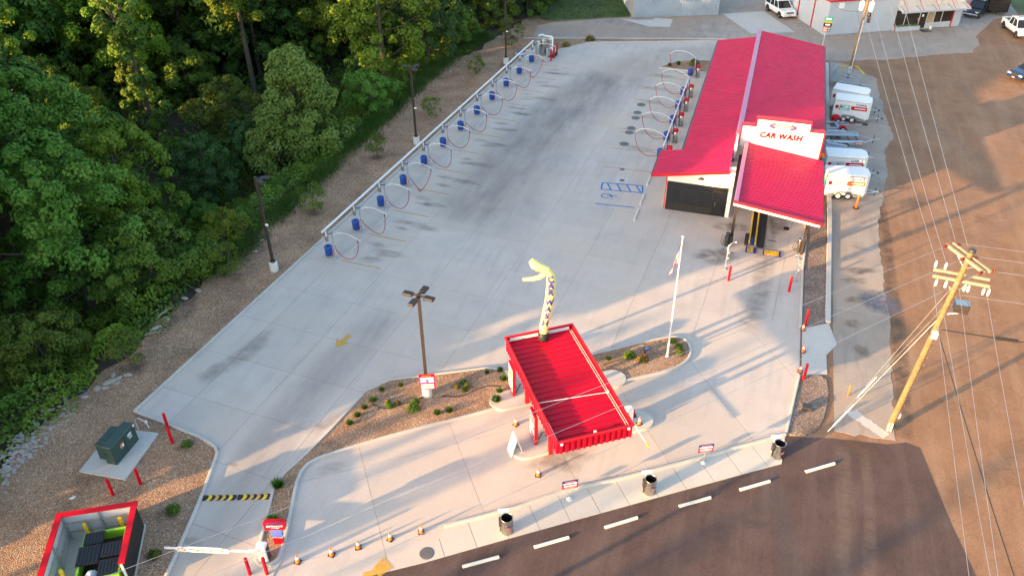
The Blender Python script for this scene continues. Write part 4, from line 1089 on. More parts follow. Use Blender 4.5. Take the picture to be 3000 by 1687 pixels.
for p, h, lb in (((.14, 50.0), 1.25, 'red bollard left of the wash lane near the conveyor'), ((4.27, 49.84), 1.25, 'red bollard right of the wash lane near the conveyor'), ((5.41, 45.99), 1.45, 'upper red bollard on the right edge of the lot'), ((5.43, 40.6), 1.28, 'lower red bollard on the right edge of the lot'),
                ((-28.79, 25.82), 1.25, 'red bollard at the lot kerb behind the green transformer'), ((-27.87, 24.94), 1.25, 'red bollard just in front of another, right of the green transformer'), ((-27.63, 21.93), 1.25, 'red bollard at the near right corner of the transformer pad'), ((-28.53, 20.89), 1.25, 'red bollard at the near left corner of the transformer pad'),
                ((-19.1, 18.82), 1.25, 'red bollard left of the barrier gate cabinet'), ((-18.34, 19.07), 1.25, 'red bollard directly in front of the barrier gate cabinet')):
    bollard(p, h, .085, 'red', lb)
for p, lb in (((-23.65, 89.64), 'nearest of three thin red posts by the vacuum blower'), ((-23.58, 90.61), 'middle of three thin red posts by the vacuum blower'), ((-23.51, 91.85), 'farthest of three thin red posts by the vacuum blower')):
    bollard(p, 1.5, .085, 'red', lb, 'red posts by the vacuum blower')
bollard((7.95, 39.9), .85, .05, 'orange', 'short orange marker post on the old concrete by the guy wires', None)
# ================================================================== light poles
def light_pole(loc, h, heads, lb, rz=0, base_h=.75):
    t = thing('light_pole', lb, 'light pole', loc, rz, 'lot light poles')
    MB().lathe([(.30, 0), (.30, base_h - .04), (.27, base_h)], n=20).build('concrete_base', 'dirty_white', t)
    MB().box(-.17, .17, -.17, .17, base_h, base_h + .10).build('base_plate', 'bronze', t)
    MB().box(-.08, .08, -.08, .08, base_h + .1, h).build('pole', 'bronze', t)
    for a in heads:
        M = Matrix.Rotation(R(a), 4, 'Z')
        hd = MB().box(.08, .35, -.04, .04, h - .16, h - .06, M).bevbox(.32, .95, -.19, .19, h - .19, h - .07, .04, M).build('lamp_head', 'bronze', t)
        MB().box(.45, .88, -.14, .14, h - .0705, h - .062, M).build('heat_sink', 'black', hd)
        MB().box(.45, .88, -.14, .14, h - .20, h - .191, M).build('lens', 'lamp_glass', hd)
    return t
lp = light_pole((-15.75, 32.63, .1), 7.35, (-20, 70, 160, 250), 'tall brown light pole with four lamp heads in the planted bed', R(15))
light_pole((-31.5, 41.82, .06), 7.55, (-25, 35), 'brown light pole on the gravel bank nearest the camera', LOT_A)
light_pole((-29.9, 64.53, .06), 7.45, (-25, 65, 160), 'middle brown light pole on the gravel bank', LOT_A)
light_pole((-28.35, 87.23, .06), 7.5, (-25, 40), 'farthest brown light pole on the gravel bank', LOT_A)
for p, z in (((-31.5, 41.82), 3.9), ((-29.9, 64.53), 3.6), ((-28.35, 87.23), 3.8)):
    pass
sg = thing('pole_sign', 'red, white and blue notice board strapped to the four-headed light pole', 'sign', (-15.55, 32.33, .1), R(22))
MB().box(-.46, .46, -.03, .0, .80, 1.95).build('panel', 'red', sg)
MB().box(-.42, .42, -.036, -.031, 1.30, 1.74).build('printed_band', 'print_blue', sg)
MB().box(-.38, .38, -.036, -.031, .86, 1.22).build('printed_band', 'tag_white', sg)
MB().box(-.3, .24, -.036, -.031, 1.79, 1.88).build('printed_band', 'orange', sg)
for z, x0, x1 in ((1.66, -.36, .36), (1.52, -.36, -.1), (1.42, -.36, -.05), (1.52, .05, .36), (1.40, .1, .38)): MB().box(x0, x1, -.040, -.037, z - .045, z + .045).build('printed_band', 'tag_white', sg)
for z in (1.1, 1.0): MB().box(-.3, .3, -.040, -.037, z - .02, z + .02).build('printed_band', 'orange', sg)
for k, ((x, y), z) in enumerate((((-31.5, 41.82), 3.9), ((-29.9, 64.53), 3.6), ((-28.35, 87.23), 3.8))):
    t = thing('security_camera', 'small white camera halfway up the %s gravel bank light pole' % ('nearest', 'middle', 'farthest')[k], 'camera', (x, y, z), R(-20), 'cameras on the light poles')
    MB().box(.08, .30, -.06, .06, -.02, .08).build('housing', 'white', t); MB().box(.06, .1, -.03, .03, -.10, .06).build('bracket', 'white', t)
# ================================================================== flag pole
fp = thing('flag_pole', 'white flag pole with gold-tipped top at the end of the planted bed', 'flag pole', (-2.75, 40.35, .1))
MB().tube([(0, 0, 0), (0, 0, 4), (0, 0, 8.6)], [.06, .05, .03], 10).build('pole', 'white_metal', fp)
MB().lathe([(0, -.09), (.07, -.06), (.09, 0), (.07, .06), (0, .09)], (0, 0, 8.68), 12).build('ball_finial', 'chrome', fp)
MB().lathe([(.14, 0), (.12, .06), (.08, .08)], n=14).build('collar', 'steel', fp)
fl = thing('flag', 'limp red, white and blue striped flag hanging on the pole', 'flag', (-2.75, 40.35, 6.3))
def flag_mesh():
    # hanging cloth: columns run down the hoist, rows away from the pole with folds
    nu, nv = 14, 26; V = []; Fs = {0: [], 1: [], 2: []}
    for j in range(nv + 1):
        v = j / nv
        for i in range(nu + 1):
            u = i / nu
            droop = u * (1.05 + .25 * v)
            x = -.05 - .46 * u * (.45 + .55 * v) - .03 * math.sin(9 * u + 5 * v)
            y = -.03 - .10 * math.sin(7 * u + 3 * v) * (.3 + u)
            z = 1.95 - 1.15 * v * (1 - .25 * u) - droop
            V.append((x, y, z))
    out = []
    mi = []
    for j in range(nv):
        for i in range(nu):
            a = j * (nu + 1) + i
            out.append((a, a + 1, a + nu + 2, a + nu + 1))
            stripe = int(j / nv * 13)
            mi.append(2 if (i < nu * .42 and j < nv * .54) else (0 if stripe % 2 == 0 else 1))
    mb = MB(); mb.add(V, out, True); mb.mi = mi
    return mb
flag_mesh().build('cloth', ['flag_red', 'flag_white', 'flag_blue'], fl)
st = MB()
for i in range(5):
    for j in range(4): st.cbox((-.09 - .035 * i, -.065, 1.72 - .11 * j - .17 * i), (.02, .012, .03))
st.build('stars', 'flag_white', fl)
# ================================================================== air dancer on the canopy roof
AD = thing('air_dancer', 'yellow tube air dancer lettered CAR WASH on the canopy roof', 'air dancer', (-9.5, 35.55, PZ - .26))
def adp(x, z, y=0): return (x + 9.5, y, z - (PZ - .26))
ctr = [(-9.5, 4.0), (-9.46, 4.6), (-9.33, 5.4), (-9.2, 6.2), (-9.12, 6.9), (-9.1, 7.6), (-9.13, 8.1), (-9.28, 8.42)]
body = [adp(x, z, -.02 * k) for k, (x, z) in enumerate(ctr)]
MB().tube(body, [.24, .25, .26, .26, .26, .25, .24, .20], 18).build('body_tube', 'skin_yellow', AD)
head = [adp(-9.25, 8.40, -.14), adp(-9.5, 8.5, -.16), adp(-9.8, 8.6, -.2), adp(-10.05, 8.78, -.22), adp(-10.22, 8.95, -.22)]
hd = MB().tube(head, [.2, .235, .25, .24, .15], 16).build('head_tube', 'skin_yellow', AD)
arm = [adp(-9.4, 8.25, -.2), adp(-9.75, 7.95, -.25), adp(-10.15, 7.8, -.3), adp(-10.62, 7.68, -.3)]
MB().tube(arm, [.14, .13, .11, .09], 12).build('arm_tube', 'skin_yellow', AD)
for dx, dz in ((-10.02, 8.62), (-9.86, 8.72)):
    MB().lathe([(0, -.03), (.06, -.02), (.07, 0), (.06, .02), (0, .03)], adp(dx, dz, -.45), 10, M=None).build('eye', 'tag_white', hd)
    MB().lathe([(0, -.03), (.03, -.02), (.035, 0), (0, .03)], adp(dx, dz, -.50), 8).build('pupil', 'black', hd)
MB().tube([adp(-9.85, 8.42, -.42), adp(-9.72, 8.46, -.43), adp(-9.62, 8.56, -.42)], .025).build('mouth', 'hose_red', hd)
def on_tube(i_z):
    for (x0, z0), (x1, z1) in zip(ctr[:-1], ctr[1:]):
        if z0 <= i_z <= z1:
            t = (i_z - z0) / (z1 - z0); return x0 + (x1 - x0) * t
    return ctr[-1][0]
for ch, z in (('C', 8.0), ('A', 7.58), ('R', 7.15), ('W', 6.42), ('A', 5.95), ('S', 5.45), ('H', 4.90)):
    me = text_mesh(ch, size=.54, depth=.0, bold=.03)
    # wrap the letter on to the tube
    xc = on_tube(z) + 9.5; rr = .272
    lean = math.atan2(on_tube(z + .2) - on_tube(z - .2), .4)
    for v in me.vertices:
        a = v.co.x / rr + .24; zz = v.co.y
        v.co = Vector((xc + rr * math.sin(a) + zz * math.sin(lean), -.02 * (z - 3.9) / .65 - rr * math.cos(a) - .004, z + zz - (PZ - .26)))
    me.materials.clear(); me.materials.append(MATS['letter_blue']); me.name = 'letter'
    o = bpy.data.objects.new('letter', me); COL.objects.link(o); o.parent = AD
bl = thing('blower_fan', 'black blower fan box at the foot of the air dancer', 'blower', (-9.5, 35.55, PZ - .24))
MB().lathe([(.30, 0), (.31, .05), (.31, .38), (.26, .44)], n=16, cap1=False).build('housing', 'black', bl)
MB().lathe([(.26, .44), (.25, .52)], n=16, cap0=False, cap1=False).build('collar', 'black', bl)
for z in (.12, .24, .34): MB().lathe([(.315, z), (.315, z + .03)], n=16, cap0=False, cap1=False).build('band', 'dark_steel', bl)

# ================================================================== signs and bins on the pavement
def small_sign(p, lb, rz):
    t = thing('notice_sign', lb, 'sign', (p[0], p[1], .0), rz, 'blue and red notice signs on the pavement kerb')
    MB().lathe([(.17, .0), (.16, .05), (.06, .10), (.04, .16)], n=14).build('base', 'plate', t)
    MB().cyl((0, 0, .1), (0, 0, 1.45), .022, n=8).build('pole', 'galv', t)
    pn = MB().box(-.42, .42, -.04, -.025, .85, 1.42).build('panel', 'flag_blue', t)
    MB().box(-.42, .42, -.048, -.041, .85, 1.12).build('panel', 'red', t)
    for z, x0, x1, mt in ((1.33, -.26, .26, 'petal_pink'), (1.21, -.36, .36, 'tag_white'), (1.045, -.34, .34, 'tag_white'), (.955, -.34, .34, 'petal_pink'), (.905, -.26, .26, 'petal_pink')):
        MB().box(x0, x1, -.054, -.049, z - (.035 if mt == 'tag_white' else .018), z + (.035 if mt == 'tag_white' else .018)).build('printed_band', mt, pn)
    return t
small_sign((-5.85, 27.6), 'blue and red notice sign on the pavement left of the middle steel bin', R(30))
small_sign((.43, 32.1), 'blue and red notice sign on the pavement right of the middle steel bin', R(26))
def steel_bin(p, lb):
    t = thing('steel_bin', lb, 'waste bin', (p[0], p[1], .004), R(20), 'steel waste bins on the pavement')
    b = MB().lathe([(.30, 0), (.31, .02), (.31, .98), (.325, 1.0), (.31, 1.02), (.28, 1.0), (.27, .25)], n=24, cap1=False).build('body', 'stainless', t)
    MB().lathe([(.275, .26), (.275, .30), (.0, .31)], n=20, cap0=False, cap1=False).build('liner', 'black', t)
    ln = MB().lathe([(.268, .98), (.262, .3)], n=20, cap0=False, cap1=False).build('liner', 'black', t)
    st = MB(); st2 = MB()
    for mb, z0, z1, r in ((st, .50, .58, .315), (st2, .40, .49, .315)):
        vs = [(r * math.cos(R(a)), r * math.sin(R(a)), z + .03 * math.sin(R(a * 4))) for z in (z0, z1) for a in range(-85, -20, 8)]
        n = len(vs) // 2; mb.add(vs, [(k, k + 1, n + k + 1, n + k) for k in range(n - 1)])
    st.build('logo_sticker', 'print_blue', b); st2.build('logo_sticker', 'orange', b)
    MB().tube([(-.33, 0, .0), (-.33, 0, .8)], .025).box(-.40, -.28, -.1, .1, .45, .95).build('handle_post', 'dark_steel', t)
    MB().cyl((-.2, .34, .0), (-.2, .34, 1.25), .02, n=6).box(-.42, .1, .33, .345, 1.02, 1.25).build('card_holder', 'white', t)
    MB().box(-.36, .05, .325, .33, 1.15, 1.21).build('printed_band', 'print_blue', t)
    return t
steel_bin((-8.3, 24.75), 'steel waste bin with swoosh sticker at the left end of the pavement')
steel_bin((-2.0, 29.25), 'steel waste bin with swoosh sticker in the middle of the pavement')
steel_bin((4.2, 33.75), 'steel waste bin with swoosh sticker at the right end of the pavement')
af = thing('folding_sign', 'blank white folding A-frame sign on the drive by the canopy', 'sign', (-9.48, 29.92, 0), R(-52))
for s in (-1, 1):
    M = Matrix.Translation((0, s * .34, 0)) @ Matrix.Rotation(R(15 * s), 4, 'X')
    MB().box(-.34, .34, -.015, .015, 0, 1.28, M).build('panel', 'white', af)
# barrier gate and entrance sign
bg_ = thing('barrier_gate', 'white barrier gate cabinet with a long boom across the exit lane', 'barrier gate', (-18.85, 19.75, .03), R(14))
MB().bevbox(-.24, .24, -.20, .20, 0, 1.12, .04).build('cabinet', 'white', bg_)
MB().box(.245, .262, -.16, .16, .1, 1.0).build('side_panel', 'dark_steel', bg_)
bm = MB().box(-4.6, -.2, -.30, -.25, .88, .98).box(-.55, -.1, -.26, -.2, .85, 1.02).build('boom', 'white', bg_)
brd = [(-3.75 + .28 * math.cos(R(a)), 0.94 + .18 * math.sin(R(a))) for a in range(60, 301, 20)] + [(-3.4, .78), (-1.55, .78), (-1.45, .86), (-1.45, 1.02), (-1.55, 1.08), (-1.9, 1.14), (-3.3, 1.14)]
MB().xprism(brd, -.345, -.305).build('boom_board', 'white', bg_)
MB().xprism([(-3.75 + .22 * math.cos(R(a)), .94 + .12 * math.sin(R(a))) for a in range(0, 360, 20)], -.352, -.346).build('board_logo', 'orange', bg_)
MB().xprism([(-3.75 + .17 * math.cos(R(a)), .94 + .07 * math.sin(R(a))) for a in range(0, 360, 20)], -.357, -.353).build('board_logo', 'white', bg_)
MB().xprism([(-3.45, 1.04), (-2.95, 1.04), (-3.3, .88)], -.352, -.346).build('board_logo', 'print_blue', bg_)
MB().xprism([(-3.25, .84), (-2.95, 1.0), (-2.85, 1.0), (-2.95, .84)], -.352, -.346).build('board_logo', 'orange', bg_)
MB().xprism([(-2.75, .85), (-2.75, 1.03), (-1.75, 1.03), (-1.75, .85)], -.350, -.346).build('board_band', 'orange', bg_)
for x0, x1 in ((-2.68, -2.35), (-2.27, -1.82)): MB().box(x0, x1, -.356, -.351, .89, .99).build('board_print', 'white', bg_)
es = thing('entrance_sign', 'red entrance sign with white arrow beside the barrier gate', 'sign', (-18.65, 20.75, .06), R(20))
rr_ = [(sx * .38 + .14 * math.cos(R(a)), 1.42 + sz * .16 + .14 * math.sin(R(a))) for sx, sz, a0 in ((1, 1, 0), (-1, 1, 90), (-1, -1, 180), (1, -1, 270)) for a in range(a0, a0 + 91, 30)]
hd = MB().xprism(rr_, -.09, .09).build('head', 'red', es)
MB().xprism([(-.34, 1.49), (-.36, 1.62), (.34, 1.64), (.36, 1.5)], -.097, -.091).build('printed_band', 'letter_blue', hd)
put_text('ENTRANCE', 'lettering', 'white', es, plane_M((0, -.097, 1.38), (1, 0, 0), (0, 0, 1)), size=.16, depth=.012, bold=.004, width=.78)
MB().xprism([(-.2, 1.25), (.08, 1.26), (.08, 1.29), (.22, 1.245), (.08, 1.20), (.08, 1.235), (-.2, 1.235)], -.097, -.091).build('arrow', 'white', hd)
MB().xprism([(-.24, .62), (-.28, 1.12), (.28, 1.12), (.24, .58)], -.07, .07).build('body_upper', 'print_blue', es)
MB().xprism([(-.22, 0), (-.24, .54), (.24, .50), (.22, 0)], -.075, .075).build('body_lower', 'red', es)
MB().xprism([(-.245, .54), (-.24, .62), (.24, .58), (.245, .50)], -.08, .08).build('body_stripe', 'white', es)
# second barrier boom right of the canopy
b2 = thing('barrier_boom', 'long white barrier boom raised low beside the right side of the red canopy', 'barrier gate', (-4.0, 33.85, .165), R(-54))
MB().bevbox(-.22, .22, -.2, .2, 0, 1.05, .04).build('cabinet', 'white', b2)
MB().tube([(.1, -.24, .9), (2.9, -.24, .92)], .045, 8).build('boom', 'dirty_white', b2)
MB().tube([(2.6, -.24, .915), (2.92, -.24, .92)], .05, 8).build('boom_tip', 'yellow', b2)
# speed bumps
for (a, b), lb in ((((-23.96, 22.12), (-22.33, 22.66)), 'black and yellow speed hump, left half across the exit lane'), (((-22.26, 22.69), (-20.65, 23.24)), 'black and yellow speed hump, right half across the exit lane')):
    L = math.dist(a, b); t = thing('speed_hump', lb, 'speed hump', ((a[0] + b[0]) / 2, (a[1] + b[1]) / 2, .0), math.atan2(b[1] - a[1], b[0] - a[0]), 'rubber speed humps')
    pr_ = [(-.19, 0), (-.15, .03), (-.07, .055), (.07, .055), (.15, .03), (.19, 0)]; n = 6
    def seg(x0, x1, mt, nm, dz):
        mb = MB(); sk = .09
        vs = [(x + (z * 2.2 - .05) * 1.2, y, z + dz) for x in (x0, x1) for y, z in pr_]
        mb.add(vs, [(k, k + n, k + n + 1, k + 1) for k in range(n - 1)] + [tuple(range(n)), tuple(reversed(range(n, 2 * n)))], False); mb.build(nm, mt, t)
    seg(-L / 2 + .05, L / 2 - .05, 'rubber', 'body', 0)
    for k in range(4): x = -L / 2 + .22 + k * (L - .3) / 4; seg(x, x + .17, 'yellow_paint' if (k in (1, 2)) else 'yellow', 'stripe', .004)
# ================================================================== transformer on its pad
struct(MB().prism([(-29.05, 25.3), (-28.55, 21.9), (-31.3, 21.65), (-31.7, 24.9)], .0, .16).build('transformer_pad', 'concrete_kerb'))
tf = thing('transformer', 'dark green pad-mounted electrical transformer on a concrete pad', 'transformer', (-30.2, 23.55, .16), R(94))
# local x runs along the front doors, doors face -y
bd = MB().bevbox(-1.0, 1.0, -.52, .12, 0, 1.25, .04).build('cabinet', 'green_box', tf)
MB().bevbox(-.78, .72, .13, .72, .0, 1.06, .04).build('tank', 'green_box', tf)
MB().bevbox(-.6, .55, .2, .66, 1.061, 1.13, .03).build('tank_lid', 'green_box', tf)
MB().box(.02, .035, -.535, -.521, .05, 1.2).build('door_seam', 'black', bd)
MB().box(-.36, -.10, -.532, -.523, .62, .80).build('warning_label', 'tag_white', bd)
MB().box(-.36, -.10, -.534, -.523, .82, .90).build('warning_label', 'orange', bd)
MB().box(-.34, -.24, -.536, -.533, .64, .78).build('warning_label', 'red', bd)
MB().box(.30, .62, -.532, -.523, .78, .98).box(.36, .62, -.532, -.523, .62, .70).build('number_label', 'print_grey', bd)
MB().box(.86, .98, -.532, -.523, 1.05, 1.18).build('number_label', 'tag_white', bd)
MB().box(-1.06, -1.0, -.1, .05, .7, .75).build('latch', 'green_box', tf)
tp = thing('standpipe', 'thin white bent pipe with valve behind the transformer', 'pipe', (-30.3, 25.2, .05))
MB().tube([(0, 0, .0), (0, 0, .9), (.3, .05, 1.0), (.75, .0, .85), (.9, -.05, .55)], .022).build('pipe', 'white', tp)
MB().box(.7, .82, -.06, .06, .82, .98).build('valve', 'plate', tp)
# ================================================================== dumpster enclosure
EA = Vector((-28.67, 18.0, 0)); EX = Vector((.8743, .4854, 0)); EY = Vector((.4410, -.8975, 0))
en = thing('dumpster_enclosure', 'three-sided dumpster enclosure with pale walls and red capped top', 'enclosure', (EA.x, EA.y, .0), math.atan2(EX.y, EX.x))
# local: x along the back wall, -y towards the open front
EW, ED, EH = 3.42, 3.5, 1.75
struct(MB().box(-.1, EW + .1, -ED - 1.5, .1, .0, .09).build('enclosure_slab', 'concrete_walk', None, (EA.x, EA.y, 0), math.atan2(EX.y, EX.x)))
MB().box(0, EW, -.06, .0, .09, EH).build('back_wall', 'pale_wall', en)
MB().box(0, .06, -ED, -.065, .09, EH).build('side_wall', 'pale_wall', en)
MB().box(EW - .06, EW, -ED, -.065, .09, EH).build('side_wall', 'pale_wall', en)
MB().box(EW + .002, EW + .03, -ED, 0, .09, EH).build('outer_cladding', 'black', en)
MB().box(-.03, -.002, -ED, 0, .09, EH).build('outer_cladding', 'black', en)
MB().box(0, EW, .002, .03, .09, EH).build('outer_cladding', 'black', en)
for x0, x1, y0, y1 in ((-.14, EW + .14, -.16, .12), (-.14, .14, -ED, -.161), (EW - .14, EW + .14, -ED, -.161)):
    MB().box(x0, x1, y0, y1, EH, EH + .07).build('wall_cap', 'red', en)
for z in (.55, 1.15):
    MB().box(.06, EW - .06, -.13, -.06, z, z + .09).build('rail', 'wood_grey', en)
    MB().box(.06, .13, -ED, -.14, z, z + .09).build('rail', 'wood_grey', en)
    MB().box(EW - .13, EW - .06, -ED, -.14, z, z + .09).build('rail', 'wood_grey', en)
for x, y in ((.08, -.08), (EW / 2, -.08), (.08, -1.8)):
    MB().box(x, x + .08, y - .06, y, .09, EH - .02).build('stud', 'galv', en)
for x in (0, EW): MB().box(x - .05, x + .05, -ED - .08, -ED - .01, .09, EH).build('gate_post', 'plate', en)
def el_(x, y): q = EA + EX * x - Vector((-EX.y, EX.x, 0)) * y; return (q.x, q.y)
dm = thing('dumpster', 'lime green dumpster with black ribbed plastic lids, two left open', 'dumpster', (*el_(2.25, 2.4), .09), math.atan2(EX.y, EX.x) + R(2))
w, d_, h = .92, 1.35, 1.25
sh = MB()
for x0, x1, y0, y1 in ((-w, -w + .04, -d_, d_), (w - .04, w, -d_, d_), (-w + .04, w - .04, -d_, -d_ + .04), (-w + .04, w - .04, d_ - .04, d_)):
    sh.box(x0, x1, y0, y1, .1, h)
sh.box(-w + .04, w - .04, -d_ + .04, d_ - .04, .1, .14)
sh.build('bin_shell', 'lime', dm)
rim = MB()
for x0, x1, y0, y1 in ((-w - .03, -w + .06, -d_ - .03, d_ + .03), (w - .06, w + .03, -d_ - .03, d_ + .03), (-w + .06, w - .06, -d_ - .03, -d_ + .06), (-w + .06, w - .06, d_ - .06, d_ + .03)): rim.box(x0, x1, y0, y1, h, h + .05)
rim.build('rim', 'lime', dm)
MB().box(-w + .05, w - .05, -d_ + .05, d_ - .05, .15, .75).build('rubbish', 'soil', dm)
def lid(x0, x1, y0, y1, z):
    mb = MB().box(x0, x1, y0, y1, z, z + .035); n = 6
    for k in range(n): xx = x0 + (x1 - x0) * (k + .3) / n; mb.box(xx, xx + (x1 - x0) * .4 / n, y0 + .06, y1 - .06, z + .035, z + .065)
    mb.build('lid', 'car_black', dm)
lid(-w + .02, -.02, .62, d_ - .02, h + .055); lid(-w - .12, -.05, -.55, .55, h + .06); lid(.0, w - .03, -.30, .52, h + .075); lid(.0, w - .03, -d_ + .03, -.42, h + .055)
rg = random.Random(4)
bag = MB(); bag.lathe([(0, 0), (.26, .06), (.33, .22), (.24, .40), (.08, .46), (.12, .56), (.05, .58)], n=12)
bag.v = [(x * (1 + rg.uniform(-.12, .12)), y * (1 + rg.uniform(-.12, .12)), z) for x, y, z in bag.v]
tag(bag.build('rubbish_bag', 'bag', loc=(*el_(1.95, 3.4), .86)), 'pale plastic rubbish bag lying in the open dumpster', 'rubbish bag')
for (x, y), lb in (((1.05, .35), 'yellow bollard inside the enclosure behind the left dumpster lid'), ((2.65, .3), 'yellow bollard at the back right inside the enclosure'), ((.55, 2.9), 'yellow bollard at the front left inside the enclosure')):
    q = el_(x, y); bollard(q, 1.25, .095, 'yellow', lb, 'yellow bollards in the dumpster enclosure', .09)

# ================================================================== utility pole at the right, with its arms
UB, UT = Vector((10.06, 37.65, 0)), Vector((10.83, 37.42, 12.1))
def up_(z, off=(0, 0)): q = UB + (UT - UB) * (z / 12.1); return Vector((q.x + off[0], q.y + off[1], z))
ut = thing('utility_pole', 'tall leaning wooden utility pole with two tiers of crossarms', 'utility pole', UB)
def U(mb, name, mat, parent=None):
    if parent is None: return mb.build(name, mat, ut, world=True)
    mb.xf(Matrix.Translation(ut.location).inverted()); return mb.build(name, mat, parent)
U(MB().tube([UB, up_(6), UT], [.175, .15, .12], 14), 'pole', 'wood_pole')
def beam(a, b, w=.10, h=.13):
    a, b = Vector(a), Vector(b); M = plane_M((a + b) / 2, b - a, (0, 0, 1)); L = (b - a).length
    return MB().box(-L / 2, L / 2, -h / 2, h / 2, -w / 2, w / 2, M)
A1, A2 = (9.93, 38.4, 11.72), (11.3, 36.28, 11.72)
B1, B2 = (10.25, 38.62, 11.72), (11.58, 36.45, 11.72)
U(beam(A1, A2), 'crossarm', 'wood'); U(beam(B1, B2), 'crossarm', 'wood')
L1, L2 = (9.70, 38.25, 10.33), (12.2, 38.04, 10.33)
M1, M2 = (9.72, 38.02, 10.25), (12.2, 37.80, 10.25)
U(beam(L1, L2), 'crossarm', 'wood'); U(beam((9.62, 37.66, 10.33), (12.12, 37.44, 10.33)), 'crossarm', 'wood')
for a in (A1, A2): U(MB().tube([Vector(a) * .6 + Vector(up_(11.72)) * .4, up_(11.1)], .025), 'brace', 'galv')
for a in (L1, L2): U(MB().tube([Vector(a) * .55 + Vector(up_(10.3)) * .45, up_(9.6)], .025), 'brace', 'wood_grey')
def insul(p, d, mat='brown_porcelain', n=2):
    p, d = Vector(p), Vector(d).normalized(); mb = MB()
    M = plane_M(p, d.orthogonal(), d.cross(d.orthogonal()))
    for k in range(n): mb.lathe([(0, .12 * k), (.085, .12 * k + .01), (.09, .12 * k + .05), (.04, .12 * k + .09), (.03, .12 * k + .12)], n=10, M=M)
    U(mb, 'insulator', mat)
WA = Vector((-.725, -.689, 0)); WR = Vector((.95, .12, 0))
for t in (.03, .5, .97):
    insul(Vector(A1).lerp(Vector(A2), t) + WA * .08, WA); insul(Vector(B1).lerp(Vector(B2), t) + WR * .08, WR)
for t, u in ((.02, 1), (.2, 1), (.05, -1), (.22, -1), (.55, -1), (.62, -1), (.88, -1), (.97, -1)):
    q = Vector(L1).lerp(Vector(L2), t); U(MB().lathe([(.03, 0), (.06, .04), (.065, .30), (.03, .34), (.02, .40)], q + Vector((0, .08 if u > 0 else -.75, .08 if u > 0 else -.45)), 10), 'cutout_fuse', 'porcelain')
U(MB().lathe([(.16, 0), (.17, .02), (.17, .16), (.0, .18)], UT - Vector((0, 0, .05)), 12), 'pole_cap', 'dark_steel')
U(MB().box(11.05, 11.62, 37.55, 38.05, 8.45, 8.95).box(11.6, 11.72, 37.6, 38.0, 8.4, 8.95), 'capacitor_box', 'stainless')
U(MB().tube([up_(8.2), up_(8.3, (.25, .1)), up_(8.35, (.75, .25))], .04), 'bracket_arm', 'white_metal')
U(MB().box(10.38, 10.66, 37.22, 37.34, 6.9, 7.35), 'meter_box', 'porcelain')
U(MB().tube([up_(7.1) + Vector((.25 * math.cos(R(a)), .25 * math.sin(R(a)), .15 * math.sin(R(a * 1)))) for a in range(0, 361, 30)], .015), 'cable_loop', 'black')
U(MB().lathe([(.09, 0), (.1, .02), (.1, .3), (.06, .34)], up_(.9, (.24, .1)), 12), 'ground_meter', 'porcelain')
U(MB().tube([up_(.4, (.22, .0)), up_(.2, (.3, .05)), (10.5, 37.7, .02)], .03), 'conduit', 'dark_steel')
for k in range(2): U(MB().box(9.93 + .16 * k, 10.0 + .16 * k, 37.43, 37.47, .05, .65), 'conduit_guard', 'porcelain')
for k in range(18): U(MB().cyl(up_(1.4 + .5 * k, (.14, .02)), up_(1.4 + .5 * k, (.26, .03)), .012, n=5), 'climbing_step', 'galv')
for p, z, lb in (((6.82, 36.49), 7.9, 'guy wire of the utility pole anchored by the corner of the lot'), ((8.49, 39.92), 8.6, 'guy wire of the utility pole anchored on the old concrete'), ((7.6, 38.2), 10.0, 'long thin guy wire from the lower crossarms to the old concrete')):
    t = thing('guy_wire', lb, 'guy wire', (p[0], p[1], 0), 0, 'guy wires of the utility pole')
    top = up_(z, (-.15, -.05)); a = Vector((p[0], p[1], 0))
    MB().tube([a, top], .013, 5).build('wire', 'galv', t, world=True)
    if z < 9: MB().tube([a, a.lerp(top, .26)], .035, 6).build('guard', 'white', t, world=True)
def wire(name, lb, pts, r, mat, sag=0, grp='overhead wires'):
    pts = [Vector(p) for p in pts]; out = []
    a, b = pts[0], pts[-1]
    for k in range(25):
        t = k / 24; q = a.lerp(b, t); q.z -= sag * 4 * t * (1 - t); out.append(q)
    o = MB().tube([q - a for q in out], r, 5).build(name, mat, loc=a)
    return tag(o, lb, 'wire', grp)
FAR = (-22.0, 7.0)
for k, (s, e) in enumerate((((9.85, 38.2, 11.72), (-19.2, 9.9, 10.3)), ((10.55, 37.3, 11.72), (-17.0, 9.9, 10.3)), ((11.2, 36.25, 11.72), (-14.4, 9.8, 10.2)))):
    wire('overhead_wire', ('uppermost thin overhead wire crossing from the pole to the lower left', 'middle overhead wire crossing over the red canopy to the lower left', 'lowest overhead wire crossing from the pole to the lower left')[k], (s, e), .009, 'galv', .25)
for k, (s, e) in enumerate((((10.3, 38.65, 11.75), (60, 42, 11.5)), ((10.95, 37.6, 11.75), (60, 41, 11.5)), ((11.6, 36.5, 11.72), (60, 40, 11.5)), ((10.9, 37.9, 9.3), (60, 41, 9.4)))):
    wire('overhead_wire', ('first', 'second', 'third', 'fourth')[k] + ' from the top of the wires running right from the utility pole', (s, e), .0085, 'galv', .3)
for k, (s, e) in enumerate((((9.75, 38.3, 10.7), (8.47, 86, 9.0)), ((10.2, 38.3, 10.7), (9.3, 92, 9.0)), ((10.3, 38.6, 11.9), (9.3, 112, 12.0)), ((10.75, 38.0, 12.0), (11.0, 112, 12.0)))):
    wire('overhead_wire', ('first', 'second', 'third', 'fourth')[k] + ' from the left of the wires running up past the trailers', (s, e), .009, 'galv', .2)
